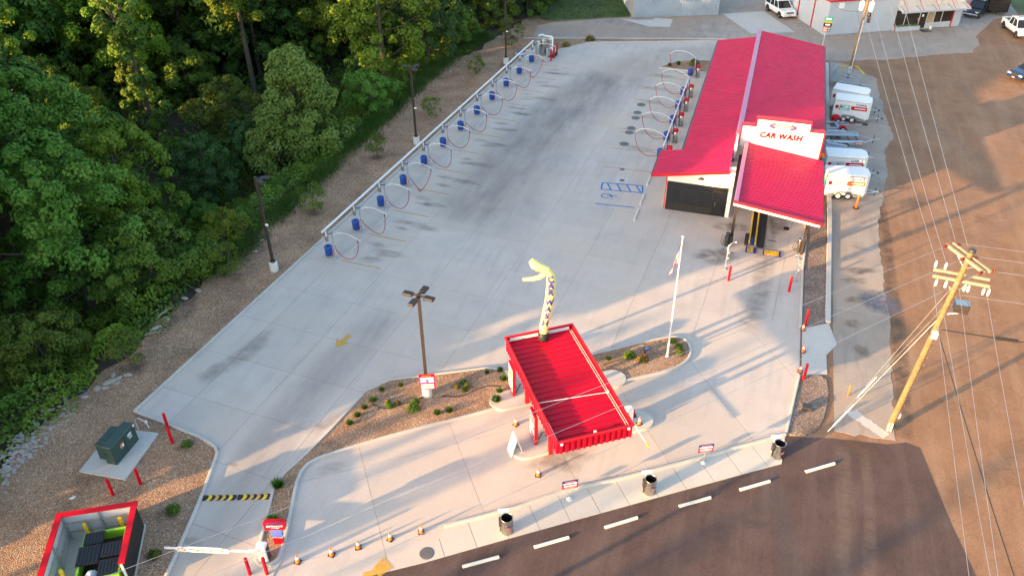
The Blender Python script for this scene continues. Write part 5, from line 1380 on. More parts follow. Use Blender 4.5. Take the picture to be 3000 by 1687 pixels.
for k, (s, e) in enumerate((((9.75, 37.6, 9.9), (8.7, 8, 10.3)), ((10.9, 37.5, 9.9), (9.4, 8, 10.3)), ((12.1, 37.3, 9.9), (10.6, 8, 10.3)), ((10.6, 37.2, 8.4), (10.2, 8, 9.0)))):
    wire('overhead_wire', ('first', 'second', 'third', 'fourth')[k] + ' from the left of the wires running down over the brown lot', (s, e), .0085, 'galv', .2)
wire('overhead_cable', 'thick black cable with a dark sleeve running right from the pole', ((10.7, 37.3, 7.5), (60, 40, 7.8)), .03, 'black', .4)
wire('overhead_cable', 'thick dark cable sagging from the pole to the lower right corner', ((10.6, 37.2, 7.4), (12.3, 15.0, 7.6)), .022, 'black', .2)
tag(MB().cyl((0, 0, 0), (.95, .05, 0), .09, n=12).build('cable_sleeve', 'black', loc=(13.3, 37.46, 7.42)), 'black cylindrical splice sleeve on the thick cable right of the pole', 'cable sleeve')
tag(MB().lathe([(.14, -.45), (.15, -.4), (.15, .4), (.1, .45)], n=14, M=Matrix.Rotation(R(80), 4, 'X')).build('cable_sleeve', 'car_black', loc=(11.75, 22.2, 7.36)), 'dark cylindrical splice case hanging at the lower right corner', 'cable sleeve')
# off-frame poles that carry the far ends of the wires
for p, h, lb in (((-16.9, 9.8), 10.6, 'wooden utility pole past the lower left corner'), ((10, 7.8), 10.6, 'wooden utility pole past the lower right corner')):
    t = thing('utility_pole', lb, 'utility pole', (p[0], p[1], 0))
    MB().tube([(0, 0, 0), (0, 0, h)], [.16, .11], 10).build('pole', 'wood_pole', t)
    MB().box(-2.6, 2.6, -.06, .06, h - .35, h - .2).build('crossarm', 'wood', t)

# ================================================================== pole at the back with transformers
bp = thing('utility_pole', 'wooden utility pole with two white transformer cans behind the trailers', 'utility pole', (9.1, 94.2, 0))
MB().tube([(0, 0, 0), (.1, -.1, 5), (.25, -.2, 10.5)], [.17, .14, .11], 12).build('pole', 'wood_pole', bp)
MB().tube([(.12, -.22, .9), (.2, -.3, 6.2)], .04).build('riser_pipe', 'white_metal', bp)
for sx in (-1, 1):
    cn_ = MB().lathe([(.22, 0), (.26, .03), (.26, .82), (.24, .88), (.12, .92)], (.2 + sx * .48, -.2, 7.2), 14).build('transformer_can', 'porcelain', bp)
    MB().lathe([(.04, 0), (.05, .1), (.025, .2)], (.2 + sx * .48, -.2, 8.12), 8).build('bushing', 'porcelain', cn_)
    MB().tube([(.2 + sx * .7, -.2, 7.6), (.2 + sx * .8, -.25, 6.9), (.15 + sx * .4, -.25, 6.2), (.12 + sx * .25, -.2, 5.7)], .012).build('lead_wire', 'black', cn_)
MB().lathe([(.16, 0), (.2, .05), (.2, .35), (.1, .4)], (.62, -.25, 6.6), 12).box(.5, .85, -.4, -.1, 6.0, 6.5).build('meter_cluster', 'bronze', bp)
MB().box(-.15, .18, -.36, -.14, .35, 1.15).build('meter_box', 'plate', bp)
MB().lathe([(.07, -.02), (.08, .0), (.06, .05)], n=10, M=Matrix.Translation((.02, -.37, .85)) @ Matrix.Rotation(R(90), 4, 'X')).build('meter_dial', 'dark_steel', bp)
MB().box(-1.3, 1.3, -.06, .06, 9.6, 9.72).build('crossarm', 'wood', bp)
wire('service_wire', 'dark service wire sagging from the back pole to the grey building corner', ((9.2, 94, 7.3), (6.8, 107.8, 3.9)), .015, 'black', .5)
gr = thing('guard_rail', 'yellow pipe guard rail round the foot of the back utility pole', 'guard rail', (9.2, 94, 0))
MB().tube([(8.15, 94.35, 1.0), (9.8, 94.75, 1.0), (10.5, 92.4, 1.0)], .055, 8).build('rail', 'yellow', gr, world=True)
for p in ((8.35, 94.4), (9.75, 94.7), (10.42, 92.7)): MB().cyl((p[0], p[1], 0), (p[0], p[1], 1.0), .055, n=8).build('post', 'yellow', gr, world=True)
ps = thing('price_sign', 'pole sign with green, yellow and black panels at the grey building corner', 'sign', (6.38, 103.95, 0))
MB().tube([(0, 0, 0), (0, 0, 3.3)], .05, 8).build('pole', 'plate', ps)
for z0, z1, mt in ((2.95, 3.42, 'print_green'), (2.72, 2.95, 'yellow'), (2.3, 2.72, 'black')): MB().box(-.4, .55, -.09, -.03, z0, z1).build('panel', mt, ps)
MB().box(-.38, .12, -.09, -.03, 1.72, 2.26).build('panel', 'orange', ps); MB().box(.18, .5, -.09, -.03, 1.72, 2.2).build('panel', 'black', ps)
for x0, x1, z0, z1 in ((-.3, .05, 1.81, 1.91), (-.3, .05, 2.03, 2.13), (.24, .42, 1.8, 1.92), (.24, .42, 2.02, 2.14), (-.2, .35, 2.42, 2.62), (-.25, .4, 3.08, 3.3)): MB().box(x0, x1, -.1, -.091, z0, z1).build('printed_band', 'tag_white', ps)

# ================================================================== wheels, trailers and cars
def wheel_mesh(r, w):
    ty = MB().lathe([(r * .62, -w / 2), (r * .93, -w / 2), (r, -w * .32), (r, w * .32), (r * .93, w / 2), (r * .62, w / 2)], n=22, cap0=False, cap1=False, M=Matrix.Rotation(R(90), 4, 'X')).mesh('tyre', 'rubber')
    rm = MB().lathe([(0, -w * .30), (r * .2, -w * .42), (r * .25, -w * .30), (r * .55, -w * .36), (r * .63, -w * .48), (r * .63, w * .48), (r * .5, w * .3), (0, w * .3)], n=18, cap0=False, cap1=False, M=Matrix.Rotation(R(90), 4, 'X')).mesh('rim', 'porcelain')
    return ty, rm
WT = wheel_mesh(.30, .19); WC = wheel_mesh(.40, .27)
rim_al = WC[1].copy(); rim_al.materials[0] = MATS['steel']
rim_dk = WC[1].copy(); rim_dk.materials[0] = MATS['stainless']
def put_wheel(parent, me, loc, flip=False):
    t = inst(me[0], 'wheel', parent, loc, math.pi if flip else 0)
    inst(me[1], 'rim', t); return t
def box_trailer(lb, loc, rz, graphic, mat='white_metal'):
    t = thing('cargo_trailer', lb, 'trailer', loc, rz, 'white cargo trailers beside the wash building')
    L, W, z0, z1 = 3.2, 1.72, .40, 2.12
    body = [(-L / 2, -W / 2), (L / 2 - .12, -W / 2), (L / 2 + .18, -W / 2 + .35), (L / 2 + .18, W / 2 - .35), (L / 2 - .12, W / 2), (-L / 2, W / 2)]
    b = MB().prism(body, z0, z1, True).build('box_body', 'white', t)
    tp_ = [(x * .985, y * .95) for x, y in body]; mb = MB(); n = 6
    mb.add([(x, y, z1) for x, y in body] + [(x, y, z1 + .10) for x, y in tp_], [(k, (k + 1) % n, n + (k + 1) % n, n + k) for k in range(n)] + [tuple(range(n, 2 * n))])
    mb.build('roof', mat, t)
    for s in (-1, 1):
        MB().box(-L / 2, L / 2 - .12, s * W / 2 - (.012 if s < 0 else -.002), s * W / 2 + (.012 if s > 0 else -.002), z1 - .07, z1 - .005).build('roof_rail', 'galv', t)
        sk = MB().xprism([(-L / 2, z0), (-.85, z0), (-.70, z0 + .34), (.50, z0 + .34), (.62, z0), (L / 2 - .12, z0), (L / 2 - .12, z0 - .14), (.72, z0 - .14), (.55, z0 + .22), (-.75, z0 + .22), (-.92, z0 - .14), (-L / 2, z0 - .14)], s * W / 2 - .03, s * W / 2 + .03)
        sk.build('fender', 'galv', t)
        for x in (-.48, .30): put_wheel(t, WT, (x, s * (W / 2 - .06), .30), s > 0)
        MB().cbox((L / 2 - .35, s * (W / 2 + .004), z0 + .1), (.12, .012, .05)).build('marker_lamp', 'lens_red', t)
    y = -W / 2 - .004
    MB().box(-.02, L / 2 - .16, y - .006, y, 1.28, 1.66).build('printed_band', 'red' if graphic != 2 else 'orange', b)  # the nearest trailer's red band is coloured orange for sunlight
    MB().box(-L / 2 + .14, -L / 2 + .42, y - .006, y, 1.28, 1.62).build('printed_band', 'red', b)
    MB().box(-L / 2 + .48, -.12, y - .004, y, 1.15, 1.72).build('printed_picture', ('print_teal', 'print_grey', 'print_teal')[graphic], b)
    for k in range(5):
        rg_ = random.Random(graphic * 9 + k); x = -L / 2 + .55 + rg_.random() * .7; z = 1.25 + rg_.random() * .35
        MB().xprism([(x + .12 * math.cos(R(a)) * rg_.uniform(.5, 1.2), z + .08 * math.sin(R(a)) * rg_.uniform(.6, 1.2)) for a in range(0, 360, 45)], y - .008, y - .0045).build('printed_shape', ('leaf_bright', 'print_blue', 'leaf_olive')[graphic] if k % 2 else 'tag_white', b)
    put_text('U-HAUL', 'lettering', 'letter_blue', t, plane_M((L / 2 - .72, y - .006, 1.83), (1, 0, 0), (0, 0, 1)), size=.30, depth=.006, bold=.010, shear=-.05, width=1.0)
    MB().box(.28, L / 2 - .3, y - .010, y - .0065, 1.43, 1.52).build('printed_band', 'tag_white', b)
    MB().box(-L / 2 - .03, -L / 2 - .002, -W / 2 + .05, W / 2 - .05, z0 + .02, z1 - .1).build('rear_door', 'print_grey', t)
    MB().box(-L / 2 - .036, -L / 2 - .031, -W / 2 + .15, W / 2 - .15, 1.1, 1.5).build('rear_print', 'print_green', t)
    tg = MB().tube([(L / 2 + .1, -.45, .42), (L / 2 + 1.1, -.03, .42)], .04).tube([(L / 2 + .1, .45, .42), (L / 2 + 1.1, .03, .42)], .04).tube([(L / 2 + .9, 0, .42), (L / 2 + 1.4, 0, .42)], .05)
    tg.build('tongue', 'galv', t)
    MB().cyl((L / 2 + 1.05, .12, .0), (L / 2 + 1.05, .12, .75), .03, n=8).box(L / 2 + 1.3, L / 2 + 1.5, -.06, .06, .40, .52).build('jack', 'dark_steel', t)
    return t
box_trailer('white rental trailer nearest the camera with red band coloured sunlit orange', (7.95, 65.6, -.01), R(9.5), 2)
box_trailer('white rental trailer tucked behind the nearest one, blue picture and red band', (7.92, 69.1, -.01), R(9), 1)
box_trailer('white rental trailer beyond the flat trailers, red band and green picture', (8.85, 82.0, -.01), R(-3), 0)
t4 = box_trailer('white rental trailer at the back, mostly hidden behind another', (8.75, 84.55, -.01), R(-13), 1)
# open mesh utility trailer
u = thing('utility_trailer', 'grey open mesh-sided utility trailer at the foot of the back pole', 'trailer', (8.75, 91.2, 0), R(-17))
MB().box(-1.4, 1.4, -.9, .9, .45, .52).build('deck', 'wood_grey', u)
for y in (-.9, .9):
    for z in (.65, .8, .95, 1.1): MB().box(-1.4, 1.4, y - .02, y + .02, z, z + .05).build('side_rail', 'metal_wall', u)
    for x in (-1.38, -.7, 0, .7, 1.38): MB().box(x - .025, x + .025, y - .03, y + .03, .5, 1.15).build('stake', 'metal_wall', u)
for k in range(7): MB().box(-1.45, -1.41, -.9 + .3 * k - .02, -.9 + .3 * k + .02, .5, 1.7).build('ramp_bar', 'metal_wall', u)
MB().box(-1.46, -1.40, -.92, .92, 1.66, 1.72).build('ramp_bar', 'metal_wall', u)
for s in (-1, 1):
    put_wheel(u, WT, (-.1, s * 1.0, .3), s > 0); MB().box(-.5, .3, s * 1.0 - .12, s * 1.0 + .12, .64, .68).build('fender', 'galv', u)
MB().tube([(1.4, 0, .45), (2.4, 0, .45)], .045).build('tongue', 'galv', u)
# tow dolly
dl = thing('tow_dolly', 'red and grey tow dolly between the white trailers', 'trailer', (7.75, 79.3, 0), R(12))
MB().box(-.9, .8, .55, .85, .30, .38).box(-.9, .8, -.85, -.55, .30, .38).box(-.2, .1, -.55, .55, .28, .4).build('wheel_ramp', 'metal_wall', dl)
for s in (-1, 1):
    put_wheel(dl, WT, (.25, s * 1.0, .3), s > 0)
    MB().xprism([(.25 + .42 * math.cos(R(a)), .32 + .40 * math.sin(R(a))) for a in range(0, 181, 20)] + [(.25 + .34 * math.cos(R(a)), .32 + .33 * math.sin(R(a))) for a in range(180, -1, -20)], s * 1.0 - .14, s * 1.0 + .14).build('fender', 'red', dl)
MB().tube([(0, 0, .4), (1.4, 0, .42), (2.6, 0, .45)], .05).build('tongue', 'galv', dl)
MB().box(1.1, 1.6, -.03, .03, .46, .53).build('tongue_stripe', 'red', dl)
MB().box(2.3, 2.75, -.08, .08, .4, .6).build('jack', 'dark_steel', dl)
rp = thing('loading_ramp', 'short pale ramp with red lettered side lying by the tow dolly', 'ramp', (7.85, 77.95, 0), R(14))
MB().box(-.7, .7, -.22, .22, .30, .36).build('top_plate', 'pale_wall', rp); MB().box(-.7, .7, -.24, -.221, .08, .30).build('side_plate', 'red', rp); MB().box(-.5, .5, -.247, -.2405, .15, .22).build('printed_band', 'petal_pink', rp)
# two flat car-hauler trailers
def flat(lb, loc, rz, L, ex):
    t = thing('flat_trailer', lb, 'trailer', loc, rz, 'flat car trailers')
    for y in (-.8, .8): MB().box(-L / 2, L / 2, y - .26, y + .26, .42, .50).build('deck_plank', 'metal_wall', t)
    for x in np.arange(-L / 2 + .2, L / 2, .75): MB().box(x, x + .09, -.54, .54, .38, .44).build('cross_member', 'dark_steel', t)
    for s in (-1, 1):
        MB().box(-L / 2, L / 2, s * 1.08 - .03, s * 1.08 + .03, .35, .62).build('side_rail', 'metal_wall', t)
        for x in (-.6, .1): put_wheel(t, WT, (x, s * 1.25, .3), s > 0)
        MB().box(-1.0, .5, s * 1.25 - .13, s * 1.25 + .13, .63, .67).build('fender', 'metal_wall', t)
    MB().tube([(L / 2, -.8, .42), (L / 2 + 1.2, 0, .42)], .05).tube([(L / 2, .8, .42), (L / 2 + 1.2, 0, .42)], .05).tube([(L / 2 + 1.1, 0, .42), (L / 2 + 1.7, 0, .45)], .06).build('tongue', 'galv', t)
    MB().cyl((L / 2 + 1.2, .15, 0), (L / 2 + 1.2, .15, .8), .035, n=8).build('jack', 'dark_steel', t)
    MB().box(L / 2 - .9, L / 2 - .1, -1.13, -1.115, .40, .58).build('printed_plate', 'red', t)
    MB().box(L / 2 - .8, L / 2 - .2, -1.137, -1.131, .45, .53).build('printed_band', 'tag_white', t)
    return t
flat('grey flat car-hauler trailer with a red lettered plate between the white trailers', (8.0, 76.0, 0), R(13), 3.6, 1)
flat('grey flat trailer with slatted ramp just behind a white trailer', (7.6, 72.9, 0), R(-6), 2.9, 0)
mw = thing('tail_lamp_unit', 'small red wheeled unit beside the wheels of the far trailer', 'equipment', (7.55, 80.75, 0))
MB().bevbox(-.35, .35, -.3, .3, .25, .75, .12).build('cover', 'red', mw); MB().box(-.3, .3, -.25, .25, .0, .25).build('base', 'dark_steel', mw)

def car(name, lb, loc, rz, L, W, H, paintm, kind, rims, cat):
    t = thing(name, lb, cat, loc, rz)
    hl, hw = L / 2, W / 2
    zb, zs, zh = .42, .98, 1.12 if kind != 'suv_small' else 1.05
    # stations: x, half width, sill z, shoulder z
    nose = [(-hl, hw * .90, .50, zs + .02), (-hl + .18, hw * .98, zb, zs + .10), (-hl + 1.0, hw, zb, zs + .10), (hl - 1.55, hw, zb, zs + .12), (hl - .5, hw * .98, zb, zh - .06), (hl - .12, hw * .92, .44, zh - .16), (hl, hw * .84, .50, zh - .34)]
    mb = MB(); ring = []
    for x, w, z0, z1 in nose:
        ring.append([(x, -w * .94, z0), (x, -w, z0 + .16), (x, -w, z1 - .16), (x, -w * .93, z1), (x, w * .93, z1), (x, w, z1 - .16), (x, w, z0 + .16), (x, w * .94, z0)])
    n = 8; vs = [p for r_ in ring for p in r_]
    mb.add(vs, [(i * n + k, i * n + (k + 1) % n, (i + 1) * n + (k + 1) % n, (i + 1) * n + k) for i in range(len(ring) - 1) for k in range(n)], False)
    mb.add(vs, [tuple(range(n)), tuple(reversed(range((len(ring) - 1) * n, len(ring) * n)))])
    body = mb.build('body', paintm, t)
    if kind == 'pickup': c0, c1 = -hl + 2.05, hl - 1.35
    else: c0, c1 = -hl + .12, hl - 1.45
    zc = zs + .10
    tw = hw * .76
    rb, rf = (c0 + .25, c1 - .85) if kind != 'pickup' else (c0 + .12, c1 - .75)
    gv = [(c0, -hw * .93, zc), (c1, -hw * .93, zc), (c1, hw * .93, zc), (c0, hw * .93, zc), (rb, -tw, H - .06), (rf, -tw, H - .06), (rf, tw, H - .06), (rb, tw, H - .06)]
    MB().add(gv, [(0, 1, 5, 4), (1, 2, 6, 5), (2, 3, 7, 6), (3, 0, 4, 7)]).build('window_band', 'glass_dark', t)
    ro = MB().add([(rb - .05, -tw - .02, H - .07), (rf + .05, -tw - .02, H - .07), (rf + .05, tw + .02, H - .07), (rb - .05, tw + .02, H - .07), (rb + .1, -tw + .1, H), (rf - .12, -tw + .1, H + .01), (rf - .12, tw - .1, H + .01), (rb + .1, tw - .1, H)], [(0, 1, 5, 4), (1, 2, 6, 5), (2, 3, 7, 6), (3, 0, 4, 7), (4, 5, 6, 7)])
    ro.build('roof', paintm, t)
    def pil(a, b, r_=.045): MB().tube([a, b], r_, 4).build('pillar', paintm, t)
    for s in (-1, 1):
        pil((c1, s * hw * .93, zc), (rf, s * tw, H - .05)); pil((c0, s * hw * .93, zc), (rb, s * tw, H - .05), .08)
        for f in ((.36, .66) if kind != 'pickup' else (.45,)):
            pil((c0 + (c1 - c0) * f, s * hw * .935, zc), (rb + (rf - rb) * (f + .04), s * (tw + .01), H - .05), .04)
        for x in (hl - .95, -hl + 1.02):
            put_wheel(t, (WC[0], rims), (x, s * (hw - .12), .40), s > 0)
            MB().xprism([(x + .50 * math.cos(R(a)), .40 + .50 * math.sin(R(a))) for a in range(0, 181, 20)], s * hw - .02, s * hw + .012).build('wheel_arch', 'car_trim', t)
        MB().cbox((c1 - .25, s * (hw + .12), zc + .06), (.12, .2, .16)).build('mirror', paintm, t)
        MB().box(-hl + 1.6, hl - 1.5, s * (hw + .01) - .03, s * (hw + .01) + .03, .36, .44).build('running_board', 'car_trim', t)
        MB().cbox((hl - .07, s * hw * .70, zh - .27), (.12, hw * .38, .14)).build('headlight', 'lamp_glass', t)
        MB().cbox((-hl + .03, s * hw * .80, .95), (.1, .16, .36)).build('tail_light', 'lens_red', t)
    gr_ = MB().cbox((hl - .03, 0, zh - .28), (.10, hw * .92, .20)).build('grille', 'car_trim', t)
    for k in (-1, 0, 1): MB().cbox((hl + .02, 0, zh - .28 + k * .06), (.03, hw * .8, .02)).build('grille_bar', 'chrome', gr_)
    bp_ = MB().bevbox(hl - .14, hl + .10, -hw * .93, hw * .93, .42, .62, .05).build('front_bumper', paintm if kind != 'pickup' else 'chrome', t)
    MB().box(hl + .1, hl + .115, -.17, .17, .46, .57).build('number_plate', 'petal_pink', bp_)
    MB().box(hl + .06, hl + .105, -hw * .6, hw * .6, .43, .452).build('bumper_grille', 'car_trim', bp_)
    MB().bevbox(-hl - .08, -hl + .1, -hw * .9, hw * .9, .45, .62, .04).build('rear_bumper', 'car_trim', t)
    if kind == 'pickup':
        MB().box(-hl + .12, c0 - .05, -hw * .82, hw * .82, zs + .075, zs + .105).build('bed_floor', 'car_trim', t)
        for s in (-1, 1): MB().box(-hl + .1, c0 - .05, s * hw * .91 - .06, s * hw * .91 + .06, zs + .08, zs + .22).build('bed_side', paintm, t)
        MB().box(-hl + .02, -hl + .1, -hw * .85, hw * .85, zs, zs + .2).build('tailgate', paintm, t)
        MB().box(rb + .3, rb + .8, -.3, .3, H + .012, H + .03).build('roof_hatch', 'glass_dark', t)
    else:
        for s in (-1, 1): MB().tube([(rb + .1, s * (tw - .12), H + .05), (rf - .2, s * (tw - .12), H + .05)], .02).build('roof_rack', 'chrome', t)
    return t
car('white_suv', 'white sport utility car parked between the two back buildings', (.88, 115.6, -.015), R(-60.5), 5.3, 2.03, 1.9, 'car_white', 'suv', rim_dk, 'car')
car('white_pickup', 'white pickup truck with dark bed at the right edge', (29.4, 115.4, -.02), R(-78), 5.8, 2.05, 1.95, 'car_white', 'pickup', rim_dk, 'truck')
car('blue_suv', 'dark blue sport utility car at the right edge of the brown lot', (27.9, 99.1, -.03), R(-139.5), 5.0, 1.95, 1.75, 'car_blue', 'suv_small', rim_al, 'car')
car('black_pickup', 'black truck beside the storefront at the upper right', (25.9, 122.8, -.02), R(-118), 5.6, 2.0, 1.9, 'car_black', 'pickup', rim_dk, 'truck')
bt = thing('black_trailer', 'large black enclosed trailer behind the black truck', 'trailer', (28.6, 125.6, -.02), R(-100))
MB().bevbox(-3, 3, -1.25, 1.25, .5, 2.75, .08).build('box_body', 'car_black', bt)
MB().box(-3.05, -3.01, -1.1, 1.1, .6, 2.6).build('rear_door', 'car_trim', bt)
for s in (-1, 1):
    for x in (-.7, .2): put_wheel(bt, WT, (x, s * 1.2, .3), s > 0)
MB().tube([(3, 0, .5), (4.4, 0, .5)], .06).build('tongue', 'dark_steel', bt)

# ================================================================== buildings behind
def wall_ribs(mb, p, q, z0, z1, pitch=.30, d=.04):
    p, q = Vector((p[0], p[1], 0)), Vector((q[0], q[1], 0)); L = (q - p).length; n = int(L / pitch); u = (q - p) / L; nn = Vector((u.y, -u.x, 0)); pts = []
    for k in range(n):
        for t, o in ((0, 0), (.5, 0), (.6, d), (.9, d)): pts.append(p + u * (L * (k + t) / n) + nn * o)
    pts.append(q); N = len(pts)
    vs = [(v.x, v.y, z) for z in (z0, z1) for v in pts]
    return mb.add(vs, [(k, k + 1, N + k + 1, N + k) for k in range(N - 1)])
sd = thing('metal_shed', 'blue-grey ribbed metal shed behind the lawn at the top', 'building', (-17.6, 108.7, 0))
W4 = [(-17.6, 108.7), (-6.9, 112.8), (-11.2, 124.1), (-21.9, 120.0)]
for k in range(4):
    a, b = W4[k], W4[(k + 1) % 4]
    wall_ribs(MB(), a, b, 0, 4.2).build('wall', 'metal_wall', sd, world=True)
rfz = [(W4[0][0] - .3, W4[0][1] - .4, 4.15), (W4[1][0] + .3, W4[1][1] - .3, 4.15), ((W4[1][0] + W4[2][0]) / 2 + .3, (W4[1][1] + W4[2][1]) / 2 + .1, 5.6), ((W4[0][0] + W4[3][0]) / 2 - .3, (W4[0][1] + W4[3][1]) / 2 - .1, 5.6), (W4[2][0] + .3, W4[2][1] + .4, 4.15), (W4[3][0] - .3, W4[3][1] + .3, 4.15)]
MB().add(rfz, [(0, 1, 2, 3), (3, 2, 4, 5)]).build('roof', 'metal_wall', sd, world=True)
MB().box(-17.9, -17.55, 108.75, 108.95, 0, 4.1).build('corner_trim', 'wood', sd, world=True)
gb = thing('grey_building', 'pale grey building with red trim and a dark storefront at the top right', 'building', (6.54, 107.92, 0))
g0 = Vector((6.54, 107.92, 0)); gx = Vector((.8838, .4677, 0)); gy = Vector((-.4677, .8838, 0))
def gq(a, b, z): q = g0 + gx * a + gy * b; return (q.x, q.y, z)
def gbox(a0, a1, b0, b1, z0, z1, mb=None):
    mb = mb or MB(); vs = [gq(a, b, z) for z in (z0, z1) for b in (b0, b1) for a in (a0, a1)]
    return mb.add(vs, [(0, 2, 3, 1), (4, 5, 7, 6), (0, 1, 5, 4), (2, 6, 7, 3), (0, 4, 6, 2), (1, 3, 7, 5)])
OFF = 9.35
gbox(0, OFF + 9.1, .0, 16, 0, 4.1).build('wall', 'pale_wall', gb, world=True)
gbox(-.25, OFF + 9.3, -.25, 16.2, 4.1, 4.3).build('roof', 'trim_red', gb, world=True)
gbox(-.1, OFF + 9.15, -.1, 16, 4.3, 4.36).build('roof', 'dirty_white', gb, world=True)
# vertical red pipes on the side wall and front
for b in (7.2, 3.4): gbox(-.12, -.02, b, b + .12, 0, 4.1).build('downpipe', 'trim_red', gb, world=True)
for b in (8.0, ): gbox(-.02, -.005, b, b + .9, .4, 3.2).build('side_window', 'print_grey', gb, world=True)
F = -.03
stf = gbox(OFF - .15, OFF + 8.85, F - .02, F + .02, .0, 2.75).build('storefront', 'pale_wall', gb, world=True)
def sp(mb, name, mat):
    mb.xf(Matrix.Translation(gb.location).inverted()); return mb.build(name, mat, stf)
for a0, a1, z0, z1, mt in ((-.1, 1.15, .62, 2.45, 'glass_brown'), (1.22, 3.15, .62, 2.45, 'glass_brown'), (3.32, 4.2, .1, 2.3, 'glass_brown'), (4.3, 5.2, .68, 2.4, 'wood'), (5.26, 6.25, .70, 2.4, 'glass_brown'), (6.32, 7.95, .72, 2.4, 'glass_brown')):
    sp(gbox(OFF + a0, OFF + a1, F - .06, F - .021, z0, z1), 'pane' if z0 > .5 else 'door', mt)
for a in (1.15, 3.2, 4.22, 5.2, 6.25): sp(gbox(OFF + a, OFF + a + .07, F - .08, F - .02, .1 if 3 < a < 4.5 else .62, 2.45), 'mullion', 'plate')
sp(gbox(OFF + 3.5, OFF + 3.75, F - .07, F - .061, 1.5, 1.8), 'notice', 'tag_white'); sp(gbox(OFF + 3.0, OFF + 3.18, F - .09, F - .081, 1.1, 1.4), 'notice', 'petal_pink')
for a in (-.2, 7.75): sp(gbox(OFF + a, OFF + a + .13, F - .5 if a < 0 else F - .12, F - .4 if a < 0 else F - .03, 0, .75 if a < 0 else 2.5), 'red_post', 'trim_red')
sp(gbox(OFF - .2, OFF + 3.3, F - .5, F - .05, 0, .52), 'planter', 'pale_wall')
pl = MB(); rg = random.Random(3)
for k in range(160):
    a = OFF + rg.uniform(-.1, 3.2); b = F - rg.uniform(.1, .45); s = .06; z = .53 + rg.uniform(0, .18); th_ = rg.uniform(0, 6.28)
    q = gq(a, b, z); pl.add([(q[0] - s * math.cos(th_), q[1] - s * math.sin(th_), z - .02), (q[0] + s * math.cos(th_), q[1] + s * math.sin(th_), z - .02), (q[0], q[1] + s * .5, z + .1)], [(0, 1, 2)])
sp(pl, 'planter_plants', 'leaf_mid')
# awning and the ribbed wall above it
aw = MB(); n = 44
for k in range(n):
    a0 = OFF - .3 + 9.4 * k / n; p_ = 9.4 / n
    prof = [(a0, 0), (a0 + p_ * .6, 0), (a0 + p_ * .7, .04), (a0 + p_, .04)]
    vs = [gq(a, -.05, 2.95 + z) for a, z in prof] + [gq(a, -1.35, 2.60 + z) for a, z in prof]
    aw.add(vs, [(i, i + 4, i + 5, i + 1) for i in range(3)])
awo = aw.build('awning', 'awning', gb, world=True)
def ap(mb, name, mat):
    mb.xf(Matrix.Translation(gb.location).inverted()); return mb.build(name, mat, awo)
ap(gbox(OFF - .3, OFF + 9.1, -1.42, -1.34, 2.48, 2.66), 'awning_fascia', 'pale_wall')
for k in range(5):
    a = OFF + .15 + 2.15 * k
    ap(MB().tube([gq(a, -.06, 4.0), gq(a + .35, -1.3, 2.68)], .03), 'awning_stay', 'trim_red')
    ap(MB().tube([gq(a, -.08, 2.99), gq(a, -1.3, 2.66)], .02), 'awning_rib', 'bronze')
wall_ribs(MB(), gq(OFF - .1, -.02, 0)[:2], gq(OFF + 9.1, -.02, 0)[:2], 2.96, 4.08, .28, .05).build('ribbed_panel', 'awning', gb, world=True)
gbox(1.2, 1.9, -.06, -.01, 3.2, 3.9).build('floodlight', 'white', gb, world=True)
tag(gbox(OFF + 3.3, OFF + 4.5, -1.5, -.55, -.01, .012).build('door_mat', 'car_black'), 'black door mat outside the storefront door', 'door mat')
bk = thing('bucket', 'white plastic bucket standing by the storefront wall', 'bucket', gq(OFF + 4.9, -.4, 0))
MB().lathe([(.16, 0), (.2, .36), (.21, .38), (.19, .38)], n=16).build('pail', 'white', bk); MB().tube([(-.2, 0, .35), (0, .08, .5), (.2, 0, .35)], .012).build('handle', 'steel', bk)
db = MB().box(-.25, .25, -.2, .2, .0, .28); tag(db.build('drain_box', 'dark_steel', loc=(5.65, 37.95, .05), rz=.1), 'dark drain inlet box in the gravel corner of the lot', 'drain')
# small lamps in the beds
sl = thing('spot_lamp', 'small black spotlight on a stake lighting the flag pole', 'lamp', (-4.15, 40.2, .1), R(40))
MB().cyl((0, 0, 0), (0, 0, .45), .04, n=8).build('stake', 'black', sl); MB().box(-.16, .16, -.1, .1, .45, .55, Matrix.Rotation(R(20), 4, 'X')).build('head', 'black', sl); MB().box(-.13, .13, -.07, .07, .552, .56, Matrix.Rotation(R(20), 4, 'X')).build('lens', 'print_blue', sl)
